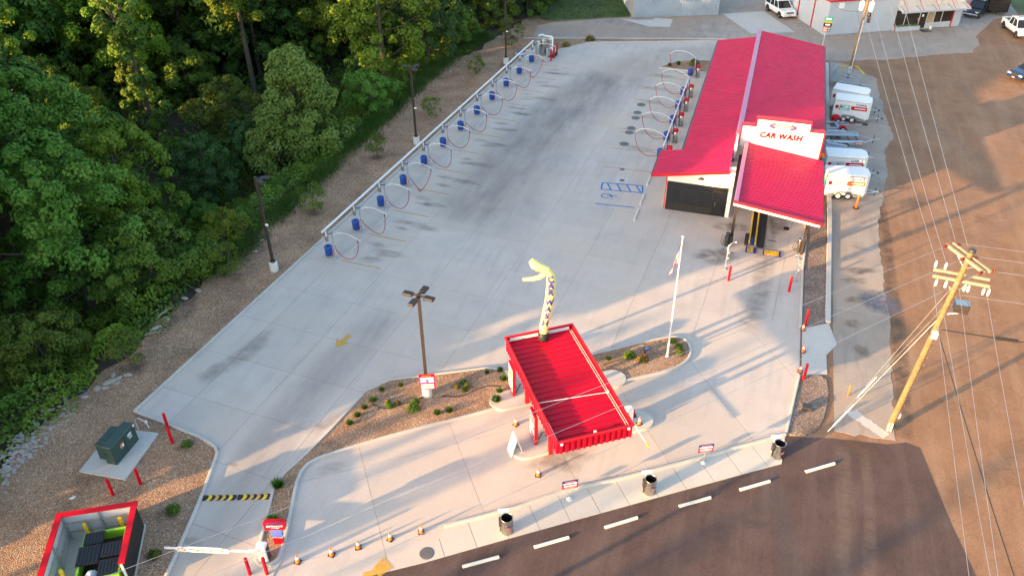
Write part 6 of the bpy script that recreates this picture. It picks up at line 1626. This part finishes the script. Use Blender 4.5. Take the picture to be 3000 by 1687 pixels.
# ================================================================== vegetation
def leaf_mesh(name, P, N, S, mats, mi=None, aspect=.62, fold=.25, rng=None):
    """one mesh of small folded leaves: P centres, N facing, S size"""
    rng = rng or np.random.default_rng(1)
    n = len(P)
    N = N / np.maximum(np.linalg.norm(N, axis=1, keepdims=True), 1e-6)
    A = rng.normal(size=(n, 3)); A -= (A * N).sum(1, keepdims=True) * N
    A /= np.maximum(np.linalg.norm(A, axis=1, keepdims=True), 1e-6)
    B = np.cross(N, A)
    S = np.asarray(S).reshape(-1, 1) * np.ones((n, 1))
    V = np.empty((n, 4, 3))
    V[:, 0] = P - A * S * .5; V[:, 2] = P + A * S * .5 - N * S * fold * .6
    V[:, 1] = P + B * S * aspect * .5 + N * S * fold * .3; V[:, 3] = P - B * S * aspect * .5 + N * S * fold * .3
    me = bpy.data.meshes.new(name)
    me.vertices.add(n * 4); me.vertices.foreach_set('co', V.reshape(-1).astype(np.float32))
    me.loops.add(n * 4); me.loops.foreach_set('vertex_index', np.arange(n * 4, dtype=np.int32))
    me.polygons.add(n); me.polygons.foreach_set('loop_start', np.arange(0, n * 4, 4, dtype=np.int32)); me.polygons.foreach_set('loop_total', np.full(n, 4, dtype=np.int32))
    for k in ([mats] if isinstance(mats, str) else mats): me.materials.append(MATS[k])
    if mi is not None: me.polygons.foreach_set('material_index', np.asarray(mi, dtype=np.int32))
    me.update(calc_edges=True)
    return me
def unit(rng, n):
    d = rng.normal(size=(n, 3)); return d / np.linalg.norm(d, axis=1, keepdims=True)
def crown(name, seed, H, Rr, z0, shape, clumps, per, leaf, mat, gap=.12):
    """uneven crown of leaf clumps round limbs: z0 = bottom of crown, H = top"""
    rng = np.random.default_rng(seed)
    C = []; RC = []
    for k in range(clumps):
        t = rng.random() ** .8 if shape != 'cone' else rng.random()
        if shape == 'dome': prof = math.sqrt(max(.02, 1 - (2 * t - .75) ** 2 / 1.6)); prof = min(1, prof)
        elif shape == 'cone': prof = (1 - t) ** .75 * .95 + .07
        elif shape == 'column': prof = .75 + .35 * math.sin(t * 9 + seed) * .5
        else: prof = math.sin(math.pi * (.12 + .80 * t)) ** .7
        a = rng.random() * 2 * math.pi
        lob = 1 + .22 * math.sin(3 * a + seed) + .15 * math.sin(5 * a + 2 * seed + 4 * t)
        r = Rr * prof * lob * (rng.uniform(.72, 1.02) if rng.random() > .2 else rng.uniform(.15, .7))
        C.append((r * math.cos(a), r * math.sin(a), z0 + (H - z0) * (.04 + .93 * t)))
        RC.append(rng.uniform(.09, .19) * (Rr + 2.2) * (1.0 if t < .85 else .7))
    C = np.array(C); RC = np.array(RC)
    k = rng.integers(0, clumps, clumps * per)
    d = unit(rng, clumps * per)
    out = C[k] * np.array([1, 1, 0]); out /= np.maximum(np.linalg.norm(out, axis=1, keepdims=True), .3)
    d = d + out * .55 + np.array([0, 0, .45]); d /= np.linalg.norm(d, axis=1, keepdims=True)
    rad = RC[k, None] * (.45 + .6 * rng.random((len(k), 1)) ** .6)
    P = C[k] + d * rad * np.array([1, 1, .78])
    N = d * .9 + unit(rng, len(k)) * .55 + np.array([0, 0, .35])
    S = leaf * (.6 + .8 * rng.random(len(k)))
    return leaf_mesh(name, P, N, S, mat, rng=rng), C
def trunk_mesh(name, seed, H, r0, C, limbs=12, lean=.6):
    rng = random.Random(seed); mb = MB()
    lx, ly = rng.uniform(-lean, lean), rng.uniform(-lean, lean)
    tp = lambda t: Vector((lx * t * t, ly * t * t, H * t))
    mb.tube([tp(k / 5) for k in range(6)], [r0 * (1 - .85 * k / 5) + .02 for k in range(6)], 8)
    idx = list(range(len(C))); rng.shuffle(idx)
    for i in idx[:limbs]:
        c = Vector(C[i]); t = max(.2, min(.85, c.z / H - .12)); a = tp(t)
        m_ = a.lerp(c, .5) + Vector((0, 0, -.05 * (c - a).length))
        mb.tube([a, m_, c], [r0 * .36 * (1 - t * .6), r0 * .2, .025], 5)
    return mb.mesh(name, 'bark')
KIND = {}
def kind(key, seed, H, Rr, z0, shape, clumps, per, leaf, mat, r0=.22, limbs=12):
    cm, C = crown('crown', seed, H, Rr, z0, shape, clumps, per, leaf, mat)
    KIND[key] = (cm, trunk_mesh('trunk', seed, H * .9, r0, C, limbs), H)
kind('hero', 3, 11.5, 5.2, .9, 'cone', 150, 170, .30, 'leaf_olive', .25, 16)
kind('dome', 5, 8.4, 3.5, .6, 'dome', 70, 210, .24, 'leaf_mid', .2)
kind('bush', 8, 6.3, 3.6, .3, 'dome', 75, 190, .26, 'leaf_mid', .15)
kind('big', 11, 16.0, 5.6, 2.0, 'round', 120, 170, .36, 'leaf_mid', .32, 16)
kind('big_bright', 12, 15.5, 5.0, 2.5, 'round', 105, 170, .36, 'leaf_bright', .3, 14)
kind('deep', 14, 15.5, 5.2, 2.0, 'round', 90, 150, .42, 'leaf_deep', .3, 12)
kind('deep2', 15, 13.0, 4.6, 1.0, 'round', 85, 150, .40, 'leaf_deep', .26, 12)
kind('blue', 17, 12.0, 4.4, .8, 'dome', 85, 160, .34, 'leaf_blue', .24, 12)
kind('column', 19, 17.0, 1.7, 1.0, 'column', 75, 150, .32, 'leaf_mid', .28, 8)
kind('tall', 21, 22.5, 3.2, 8.0, 'round', 90, 160, .36, 'leaf_bright', .34, 12)
kind('shade', 23, 25.0, 6.5, 3.0, 'round', 110, 120, .6, 'leaf_deep', .4, 8)
kind('small', 25, 3.2, 1.35, .2, 'round', 26, 150, .17, 'leaf_bright', .06, 8)
kind('hedge', 27, 6.5, 3.0, .1, 'dome', 70, 170, .28, 'leaf_mid', .16, 8)
for k_ in ('sapling_a', 'sapling_b'):
    kind(k_, 31 if k_[-1] == 'a' else 35, 2.4, .85, .35, 'round', 22, 90, .11, 'leaf_mid', .035, 12)
def tree(key, xy, s, rz, name, label, cat='tree', group=None, sz=None, zoff=0):
    z = terrain_z(*xy) + zoff
    t = thing(name, label, cat, (xy[0], xy[1], z - .1), rz, group)
    cm, tm, H = KIND[key]
    t.scale = (s, s, sz or s)
    inst(tm, 'trunk', t); inst(cm, 'crown', t)
    return t
RR = random.Random(11)
HERO = [
    ('hero', (-41.2, 63.0), 1.0, .4, 'broad_tree', 'large broad olive green tree at the edge of the wood, middle of the view'),
    ('dome', (-50.5, 65.2), 1.0, 1.0, 'vine_tree', 'round dome-shaped tree smothered in small leaves left of the broad olive tree'),
    ('big_bright', (-40.0, 79.5), 1.0, 2.0, 'sunlit_tree', 'large yellow-green sunlit tree behind the middle light pole'),
    ('tall', (-57.0, 79.0), 1.0, .2, 'tall_tree', 'very tall sunlit tree with bare trunk rising above the broad olive tree'),
    ('column', (-58.5, 63.0), 1.0, 1.5, 'vine_column_tree', 'tall narrow tree trunk covered in climbing vines'),
    ('column', (-62.5, 66.5), .9, 3.5, 'vine_column_tree', 'second narrow vine-covered trunk behind the first'),
    ('big', (-44.8, 37.2), .86, .9, 'leafy_tree', 'large leafy tree with sunlit golden left side near the gravel bank'),
    ('big_bright', (-47.5, 46.0), .74, 4.0, 'leafy_tree', 'feathery bright green tree above the nearest light pole'),
    ('bush', (-39.6, 38.6), 1.0, .3, 'round_tree', 'round bushy green tree by the pale rocks on the bank'),
    ('bush', (-41.0, 29.5), .8, 2.2, 'round_tree', 'pale green bushy tree nearest the lower left rocks'),
    ('small', (-37.3, 44.4), 1.0, 0, 'bright_shrub', 'bright yellow-green shrub left of the nearest gravel bank pole'),
    ('blue', (-47.0, 55.5), .62, .5, 'leafy_tree', 'dark bluish tree between the dome tree and the nearest pole'),
    ('big', (-56.0, 47.0), .9, 2.4, 'leafy_tree', 'wide dark tree at the left with bright upper edge'),
    ('big_bright', (-68.0, 72.0), .95, 5.0, 'leafy_tree', 'tall tree with a yellow sunlit tip at the upper left'),
    ('blue', (-37.8, 86.5), .8, .4, 'leafy_tree', 'dark green tree left of the farthest light pole'),
    ('bush', (-37.8, 71.5), .72, 1.2, 'round_tree', 'small bushy tree at the bank right of the broad olive tree'),
    ('hedge', (-36.0, 92.5), .7, .8, 'round_tree', 'bright green bushy tree beside the farthest light pole'),
    ('blue', (-40.2, 97.0), 1.05, 2., 'leafy_tree', 'tall dark tree behind the farthest light pole'),
    ('hedge', (-34.8, 101.5), .95, 1.9, 'round_tree', 'leafy green tree at the left end of the lawn'),
    ('hedge', (-31.6, 107.0), .9, 3.1, 'round_tree', 'leafy green tree overhanging the lawn'),
    ('hedge', (-31.0, 113.0), 1.05, 4.1, 'round_tree', 'dense green tree behind the lawn at the top edge'),
    ('deep', (-37.5, 110.0), .85, 1.1, 'leafy_tree', 'dark tree behind the lawn trees at the top'),
]
for a in HERO: tree(*a[:4], a[4], a[5], group='trees at the edge of the wood')
HX = [h[1] for h in HERO]
pts = []
LANES = (-82.6, -95.0)         # gaps in the wood where low sun reaches single trees
def lane(p, w): return any(abs(.749 * p[0] - .6626 * p[1] - u_) < w for u_ in LANES)
def ok(p, dmin): return all(math.dist(p, q) > dmin for q in pts) and all(math.dist(p, q) > 5.2 for q in HX)
tries = 0
while tries < 9000 and len(pts) < 150:
    tries += 1
    p = (RR.uniform(-122, -42.5), RR.uniform(12, 150))
    if (p[1] - 15) * 76 + (p[0] + 30) * 77 < -900: continue           # left of the frame
    if p[0] > -44 and p[1] < 90: continue
    if ok(p, 5.4 if p[0] < -60 else 6.4): pts.append(p)
for p in pts:
    back = -.76 * p[0] - 40 + max(0, (60 - p[1])) * .12                # how deep in the wood
    if p[0] > -59 and p[1] < 90:
        key = RR.choice(['bush', 'blue', 'deep2', 'bush', 'hedge']); s = RR.uniform(.5, .8) if key in ('bush', 'hedge') else RR.uniform(.38, .55)
    elif lane(p, 5.0): key = RR.choice(['bush', 'hedge']); s = RR.uniform(.8, 1.1)
    else: key = RR.choice(['deep', 'deep2', 'deep', 'blue', 'big', 'big_bright', 'tall']); s = RR.uniform(.95, 1.35) if key != 'tall' else RR.uniform(.8, 1.1)
    tree(key, p, s, RR.uniform(0, 6.3), 'woodland_tree', 'dark leafy tree standing deep in the shaded wood', group='dark trees filling the wood')
# trees beyond the left of the picture that shade the lot
off = []
while len(off) < 70:
    p = (RR.uniform(-125, -35.8), RR.uniform(-70, 60))
    e = ((p[1] - 15) * 76 + (p[0] + 30) * 77) / 108
    if e > -5.0: continue
    if .749 * p[0] - .6626 * p[1] > -38.6: continue
    if lane(p, 6.8): continue
    if all(math.dist(p, q) > 5.0 for q in off): off.append(p)
for p in off:
    tree('shade', p, RR.uniform(.72, .86) if .749 * p[0] - .6626 * p[1] > -46 else RR.uniform(.92, 1.12), RR.uniform(0, 6.3), 'woodland_tree', 'unseen tall tree added beyond the left of the picture to block the sun', group='tall trees beyond the left edge')
for k in range(8):  # extra unseen trees added to keep the sun off the grey building
    u_ = -72.5 + 1.75 * k; s_ = -21 - 3 * (k % 2); p = (u_ * .749 + s_ * .6626, -u_ * .6626 + s_ * .749)
    tree('shade', p, 1.12, k * 1.1, 'woodland_tree', 'unseen tall tree added beyond the left of the picture to block the sun', group='tall trees beyond the left edge')
for u_, s_, w_, h_ in ((-36.1, -17, .95, .8), (-37.6, -21, 1.1, .9), (-39.4, -15.5, 1.2, .85), (-41.6, -19, 1.2, .9)):  # out of view, added to shade the lower left gravel
    p = (u_ * .749 + s_ * .6626, -u_ * .6626 + s_ * .749)
    tree('column', p, w_, u_, 'woodland_tree', 'unseen narrow tree added past the lower left corner for its shade', group='unseen shade trees added past the lower left corner', sz=h_)
# a few slim trees farther off whose trunks streak the drive with thin shadows
for u_, s_, w_, h_ in ((-32.6, -46, .26, 1.1), (-30.9, -38, .16, .9), (-29.6, -52, .18, 1.05), (-27.0, -58, .34, 1.25), (-24.6, -40, .14, .72), (-21.6, -50, .26, 1.0), (-17.4, -55, .34, 1.1), (-12.5, -52, .3, 1.2)):
    p = (u_ * .749 + s_ * .6626, -u_ * .6626 + s_ * .749)
    tree('column', p, w_, RR.uniform(0, 6), 'slim_tree', 'slim tree standing well beyond the lower left corner', group='slim trees beyond the lower left corner', sz=h_)

# undergrowth: vines and low plants on the slope between the bank and the wood
rng = np.random.default_rng(9)
def slope_cover(n, xa, xb, ya, yb, hmax, leaf, seedn, dens=None):
    X = rng.uniform(xa, xb, n); Y = rng.uniform(ya, yb, n)
    h = np.abs(np.sin(X * .9 + 1.3 * np.sin(Y * .41)) * np.cos(Y * .63 + .8 * np.sin(X * .7))) * hmax + np.abs(np.sin(X * 2.1 + Y * 1.7)) * .35
    e = 1 / (1 + np.exp(-((-35.7 + .55 * np.sin(Y * .8) + .35 * np.sin(Y * 2.3)) + np.maximum(0, Y - 84) * .16 - X) * 3.0))
    keep = rng.random(n) < e
    X, Y, h = X[keep], Y[keep], h[keep]
    Z = np.array([terrain_z(x, y) for x, y in zip(X, Y)]) + h * np.sqrt(rng.random(len(X))) * np.minimum(1, (-35.0 - X) / 2.0).clip(.12, 1) + .08
    P = np.stack([X, Y, Z], 1); N = rng.normal(size=P.shape) * .55 + np.array([.25, -.15, 1.0])
    return P, N, leaf * (.6 + .8 * rng.random(len(X)))
P1, N1, S1 = slope_cover(95000, -50, -34.6, 6, 100, 1.5, .22, 1)
mi = (np.sin(P1[:, 0] * .55 + 2 * np.sin(P1[:, 1] * .21)) + rng.normal(size=len(P1)) * .35 > .15).astype(int)
o = bpy.data.objects.new('undergrowth', leaf_mesh('undergrowth', P1, N1, S1, ['leaf_bright', 'leaf_mid'], mi, rng=rng)); COL.objects.link(o)
tag(o, 'tangled green vines and low plants covering the slope below the bank', 'undergrowth', kind='stuff')
P2, N2, S2 = slope_cover(45000, -112, -48, 14, 130, 2.4, .5, 2)
o = bpy.data.objects.new('undergrowth', leaf_mesh('undergrowth', P2, N2, S2, 'leaf_deep', rng=rng)); COL.objects.link(o)
tag(o, 'dark low plants under the trees of the wood', 'undergrowth', kind='stuff')
# grass
def grass_mesh(name, X, Y, Z, hh, w, mat):
    n = len(X); a = rng.uniform(0, 2 * np.pi, n); ln = rng.uniform(.1, .6, n) * hh
    b = rng.uniform(0, 2 * np.pi, n)
    V = np.empty((n, 3, 3)); h = hh * rng.uniform(.5, 1.2, n)
    V[:, 0] = np.stack([X - np.cos(a) * w, Y - np.sin(a) * w, Z], 1); V[:, 1] = np.stack([X + np.cos(a) * w, Y + np.sin(a) * w, Z], 1)
    V[:, 2] = np.stack([X + np.cos(b) * ln, Y + np.sin(b) * ln, Z + h], 1)
    me = bpy.data.meshes.new(name); me.vertices.add(n * 3); me.vertices.foreach_set('co', V.reshape(-1).astype(np.float32))
    me.loops.add(n * 3); me.loops.foreach_set('vertex_index', np.arange(n * 3, dtype=np.int32))
    me.polygons.add(n); me.polygons.foreach_set('loop_start', np.arange(0, n * 3, 3, dtype=np.int32)); me.polygons.foreach_set('loop_total', np.full(n, 3, dtype=np.int32))
    me.materials.append(MATS[mat]); me.update(calc_edges=True)
    return me
n = 26000
Y = rng.uniform(40, 96, n); X = -35.5 + np.maximum(0, Y - 84) * .16 + rng.normal(size=n) * .65 - .2
dn = .5 + .5 * np.sin(Y * .7) * np.sin(Y * .23 + 1); keep = rng.random(n) < np.clip(dn * 1.6 + .15 * (Y > 60), 0, 1)
X, Y = X[keep], Y[keep]; Z = np.array([terrain_z(x, y) for x, y in zip(X, Y)]); Z = np.where(X > -36.0, np.maximum(Z, .03), Z)
o = bpy.data.objects.new('tall_grass', grass_mesh('tall_grass', X, Y, Z, .75, .025, 'grass')); COL.objects.link(o)
tag(o, 'strip of tall grass along the top of the wooded bank', 'grass', kind='stuff')
n = 30000
Y = rng.uniform(104, 135, n); X = rng.uniform(-31, -17.5, n); keep = (X < -17.8 - (Y - 109).clip(0, 7) * .25) & (Y > 104.2 + (X + 28.2).clip(0) * .46 + .3)
X, Y = X[keep], Y[keep]
o = bpy.data.objects.new('lawn_grass', grass_mesh('lawn_grass', X, Y, np.full(len(X), -.012), .12, .03, 'grass')); COL.objects.link(o)
tag(o, 'mown lawn grass beside the metal shed', 'grass', kind='stuff')
# rocks
def rock_mesh(seed):
    rg = random.Random(seed); mb = MB(); n = 7
    rs = [rg.uniform(.7, 1.15) for _ in range(n)]
    v = [(r * math.cos(2 * math.pi * k / n), r * .75 * math.sin(2 * math.pi * k / n), z) for z, sc_ in ((0, 1), (.35, 1.0), (.6, .62)) for k, r in enumerate([q * sc_ * rg.uniform(.88, 1.08) for q in rs])]
    mb.add(v, [(i * n + k, i * n + (k + 1) % n, (i + 1) * n + (k + 1) % n, (i + 1) * n + k) for i in range(2) for k in range(n)] + [tuple(range(2 * n, 3 * n))])
    return mb
ROCK = [rock_mesh(k).mesh('rock', 'rock') for k in range(5)]
rk = [(-34.7, 28.1, .32), (-34.4, 28.6, .25), (-34.9, 28.7, .2), (-34.1, 29.0, .28), (-34.6, 27.6, .22), (-34.2, 28.2, .16), (-35.0, 27.4, .26), (-35.2, 26.6, .2), (-35.5, 43.0, .3), (-35.4, 42.1, .24), (-35.6, 41.2, .2), (-35.3, 38.0, .26), (-35.6, 36.9, .22), (-35.4, 33.4, .3), (-35.3, 34.6, .18), (-34.2, 43.6, .24), (-34.9, 52.5, .2), (-33.6, 83.0, .22), (-32.0, 96.0, .26)]
for k, (x, y, s) in enumerate(rk):
    o = bpy.data.objects.new('rock', ROCK[k % 5]); COL.objects.link(o); o.location = (x, y, .03); o.scale = (s * random.uniform(.8, 1.6), s, s * .8); o.rotation_euler.z = random.uniform(0, 6)
    tag(o, 'pale rock lying along the outer edge of the gravel bank', 'rock', 'pale rocks along the gravel bank')
rip = MB(); rg = random.Random(77)
for k in range(620):
    t = rg.random(); x = -34.4 - 1.7 * rg.random() - .6 * t + rg.gauss(0, .25); y = 17.8 + 8.2 * t + rg.gauss(0, .3)
    if y > 23 and rg.random() < .5: continue
    s = rg.uniform(.04, .15); q = rock_mesh(k % 40); a = rg.uniform(0, 6.3)
    rip.add([(x + s * (v[0] * math.cos(a) - v[1] * math.sin(a)) * 1.3, y + s * (v[0] * math.sin(a) + v[1] * math.cos(a)), .04 + s * v[2] * .9) for v in q.v], q.f)
tag(rip.build('stone_rubble', 'rock'), 'pale broken stone rubble spilling down the lower left bank', 'rubble', kind='stuff')
for k, (x, y, c) in enumerate(((-35.6, 27.0, 'blue'), (-34.6, 45.2, 'litter'), (-34.8, 41.3, 'litter'), (-35.0, 46.6, 'litter'), (-30.4, 20.1, 'litter'))):
    q = rock_mesh(50 + k); q.v = [(a * .16, b * .13, z * .06) for a, b, z in q.v]
    tag(q.build('litter_scrap', c, loc=(x, y, .07), rz=k), ('crumpled blue plastic scrap at the edge of the wood', 'pale scrap of litter on the bank just below the nearest pole', 'pale scrap of litter left of the nearest pole base', 'pale scrap of litter uphill of the nearest pole', 'pale scrap of litter left of the transformer pad')[k], 'litter')
# branches lying on the bank edge
for k, (x, y, a) in enumerate(((-35.6, 32.6, .3), (-36.0, 34.2, 1.2), (-36.3, 41.6, .8))):
    t = thing('fallen_branch', ('bare fallen branch on the bank below the round bushy tree', 'bare twiggy branch at the edge of the round bushy tree', 'pale fallen branch near the nearest gravel bank pole')[k], 'branch', (x, y, .05), a)
    MB().tube([(0, 0, .05), (.7, .1, .2), (1.5, 0, .3)], [.05, .04, .015], 5).build('limb', 'wood_grey', t)
    for j in range(4): MB().tube([(.3 + .3 * j, .05, .15), (.5 + .3 * j, .4 * (-1) ** j, .45)], [.02, .008], 4).build('twig', 'wood_grey', t)
# saplings on the gravel bank
for k, (x, y, s, lb) in enumerate(((-32.8, 50.1, 1.05, 'small young tree in a soil ring nearest above the first pole'), (-32.2, 60.9, .95, 'small young tree on the gravel between the first two poles'), (-30.9, 71.0, .9, 'thin young tree on the gravel beyond the middle pole'), (-34.3, 40.3, 1.1, 'leafy young tree on the gravel left of the nearest pole'), (-30.6, 83.0, .9, 'thin young tree on the gravel before the farthest pole'), (-34.4, 29.8, 1.1, 'young tree with pale flowers at the edge of the gravel'), (-29.6, 93.4, 1.35, 'bushy young tree beside the farthest pole'))):
    tree('sapling_a' if k % 2 else 'sapling_b', (x, y), s, k * 1.3, 'young_tree', lb, group='young trees on the gravel bank', zoff=.18)
# shrubs in the beds
def tuft_mesh(seed, n, h, r, mat, spiky=True):
    rg = np.random.default_rng(seed)
    if spiky:
        a = rg.uniform(0, 2 * np.pi, n); t = rg.uniform(.1, 1, n) ** .7; k = rg.uniform(.0, .25, n) * r
        V = np.empty((n, 3, 3)); w = .018
        bx, by = k * np.cos(a), k * np.sin(a)
        V[:, 0] = np.stack([bx - w * np.sin(a), by + w * np.cos(a), np.zeros(n)], 1); V[:, 1] = np.stack([bx + w * np.sin(a), by - w * np.cos(a), np.zeros(n)], 1)
        V[:, 2] = np.stack([r * t * np.cos(a), r * t * np.sin(a), h * (1.1 - .55 * t) * rg.uniform(.7, 1.1, n)], 1)
        me = bpy.data.meshes.new('shrub'); me.vertices.add(n * 3); me.vertices.foreach_set('co', V.reshape(-1).astype(np.float32))
        me.loops.add(n * 3); me.loops.foreach_set('vertex_index', np.arange(n * 3, dtype=np.int32)); me.polygons.add(n)
        me.polygons.foreach_set('loop_start', np.arange(0, n * 3, 3, dtype=np.int32)); me.polygons.foreach_set('loop_total', np.full(n, 3, dtype=np.int32))
        me.materials.append(MATS[mat]); me.update(calc_edges=True); return me
    d = unit(rg, n); d[:, 2] = np.abs(d[:, 2]); P = d * np.array([r, r, h]) * (.45 + .55 * rg.random((n, 1)))
    return leaf_mesh('shrub', P, d + unit(rg, n) * .5, .09 * (.6 + .8 * rg.random(n)), mat, rng=rg)
TUFT = tuft_mesh(1, 260, .42, .34, 'shrub_leaf'); ROUND = tuft_mesh(2, 420, .34, .32, 'shrub_leaf', False); DARKR = tuft_mesh(3, 420, .38, .34, 'leaf_mid', False)
FLOW = tuft_mesh(4, 60, .42, .34, 'petal_red', False); PINK = tuft_mesh(5, 90, .45, .42, 'petal_pink', False)
def shrub(me, p, s, lb, z=.1, fl=None):
    t = thing('shrub', lb, 'shrub', (p[0], p[1], z), random.uniform(0, 6), 'small shrubs in the gravel beds')
    t.scale = (s, s, s); inst(me, 'foliage', t)
    if fl: inst(fl, 'flowers', t)
    return t
SH = [(TUFT, (-18.5, 32.2), .8, 'green shrub second along the upper left kerb of the big bed'), (TUFT, (-17.6, 32.9), .7, 'small green shrub nearest the upper corner of the big bed'), (TUFT, (-18.6, 31.2), 1., 'green shrub third along the left kerb of the big bed'), (TUFT, (-18.8, 30.5), .85, 'green shrub fourth along the left kerb of the big bed'), (TUFT, (-18.9, 29.8), .9, 'green shrub fifth along the left kerb of the big bed'), (TUFT, (-19.05, 29.1), .9, 'green shrub lowest along the left kerb of the big bed'),
      (ROUND, (-17.5, 31.1), .85, 'flowering green shrub left of the light pole base, lower of three'), (ROUND, (-17.8, 31.4), .6, 'red flowering shrub left of the light pole base'), (ROUND, (-17.15, 31.45), .65, 'shrub with red flowers nearest the light pole base'), (DARKR, (-16.1, 31.3), 1.3, 'wide dark shrub below the four-headed light pole'), (ROUND, (-16.2, 31.85), .9, 'smaller shrub just behind the wide dark shrub'),
      (TUFT, (-14.6, 31.3), .95, 'green shrub low in the big bed, left of a pair'), (TUFT, (-14.0, 31.7), .95, 'green shrub low in the big bed, right of a pair'), (TUFT, (-11.7, 33.3), 1.3, 'large tufted shrub at the right end of the big bed'), (TUFT, (-11.75, 34.1), .9, 'green shrub between the large tuft and the upper menu board'), (TUFT, (-11.85, 35.2), 1., 'green shrub left of the upper menu board'), (TUFT, (-12.3, 35.9), .9, 'green shrub at the upper right corner of the big bed'), (TUFT, (-13.0, 35.5), .7, 'small shrub in the upper part of the big bed'),
      (ROUND, (-14.1, 34.3), .7, 'pale topmost plant of the ring of four in the big bed'), (DARKR, (-14.35, 33.8), .7, 'rust red left plant of the ring of four in the big bed'), (DARKR, (-13.75, 34.1), .65, 'rust red right plant of the ring of four in the big bed'), (ROUND, (-13.8, 33.65), .7, 'pale lowest plant of the ring of four in the big bed'),
      (DARKR, (-5.0, 39.6), 1.25, 'wide green shrub in the bed right of the canopy'), (ROUND, (-4.15, 39.5), 1.2, 'shrub with orange flowers below the small spotlight'), (ROUND, (-2.2, 41.4), .9, 'green shrub right of the flag pole foot, upper'), (ROUND, (-2.0, 40.8), 1.0, 'green shrub right of the flag pole foot, lower'), (DARKR, (-2.65, 41.85), .8, 'dull shrub just behind the flag pole'), (TUFT, (-6.2, 38.9), .8, 'small shrub at the left end of the flag pole bed'),
      (TUFT, (-20.55, 23.85), 1.5, 'large grassy shrub beside the speed hump'), (TUFT, (-19.6, 21.7), 1.5, 'yellowish grassy shrub above the entrance sign'), (DARKR, (-27.0, 25.05), 1.0, 'small round shrub right of the transformer bollards'), (DARKR, (-24.85, 20.9), 1.2, 'dark round shrub beside the dumpster enclosure'), (DARKR, (-24.05, 18.35), 1.0, 'round shrub near the lower end of the dumpster enclosure'),
      (DARKR, (-7.6, 92.8), 1.9, 'dark shrub in the far bed beside the red roof'), (TUFT, (-9.3, 92.3), 1.2, 'small shrub in the middle of the far bed'), (TUFT, (-10.2, 91.6), 1.1, 'small shrub at the left end of the far bed'), (ROUND, (-20.9, 97.9), 2.0, 'pink flowering shrub behind the thin red posts'), (DARKR, (-23.2, 95.0), 1.6, 'dark shrub by the thin red posts')]
for me, p, s, lb in SH:
    shrub(me, p, s, lb, .07 if p[0] < -24 or p[1] > 94 else .1, FLOW if ('red' in lb or 'orange' in lb) else (PINK if 'pink' in lb else None))
for pts_, lb in (([(-18.6, 31.0), (-17.6, 30.7), (-16.7, 31.6), (-15.9, 32.4)], 'black irrigation hose snaking left from the light pole base'), ([(-14.9, 32.8), (-13.8, 33.0), (-12.8, 34.4), (-11.8, 34.6)], 'black irrigation hose right of the light pole'), ([(-6.4, 38.3), (-5.2, 39.4), (-3.9, 40.0)], 'black irrigation hose in the flag pole bed')):
    tag(MB().tube([(x - pts_[0][0], y - pts_[0][1], .02) for x, y in smooth_poly(pts_, 2, False)], .022).build('irrigation_hose', 'black', loc=(pts_[0][0], pts_[0][1], .1)), lb, 'hose')
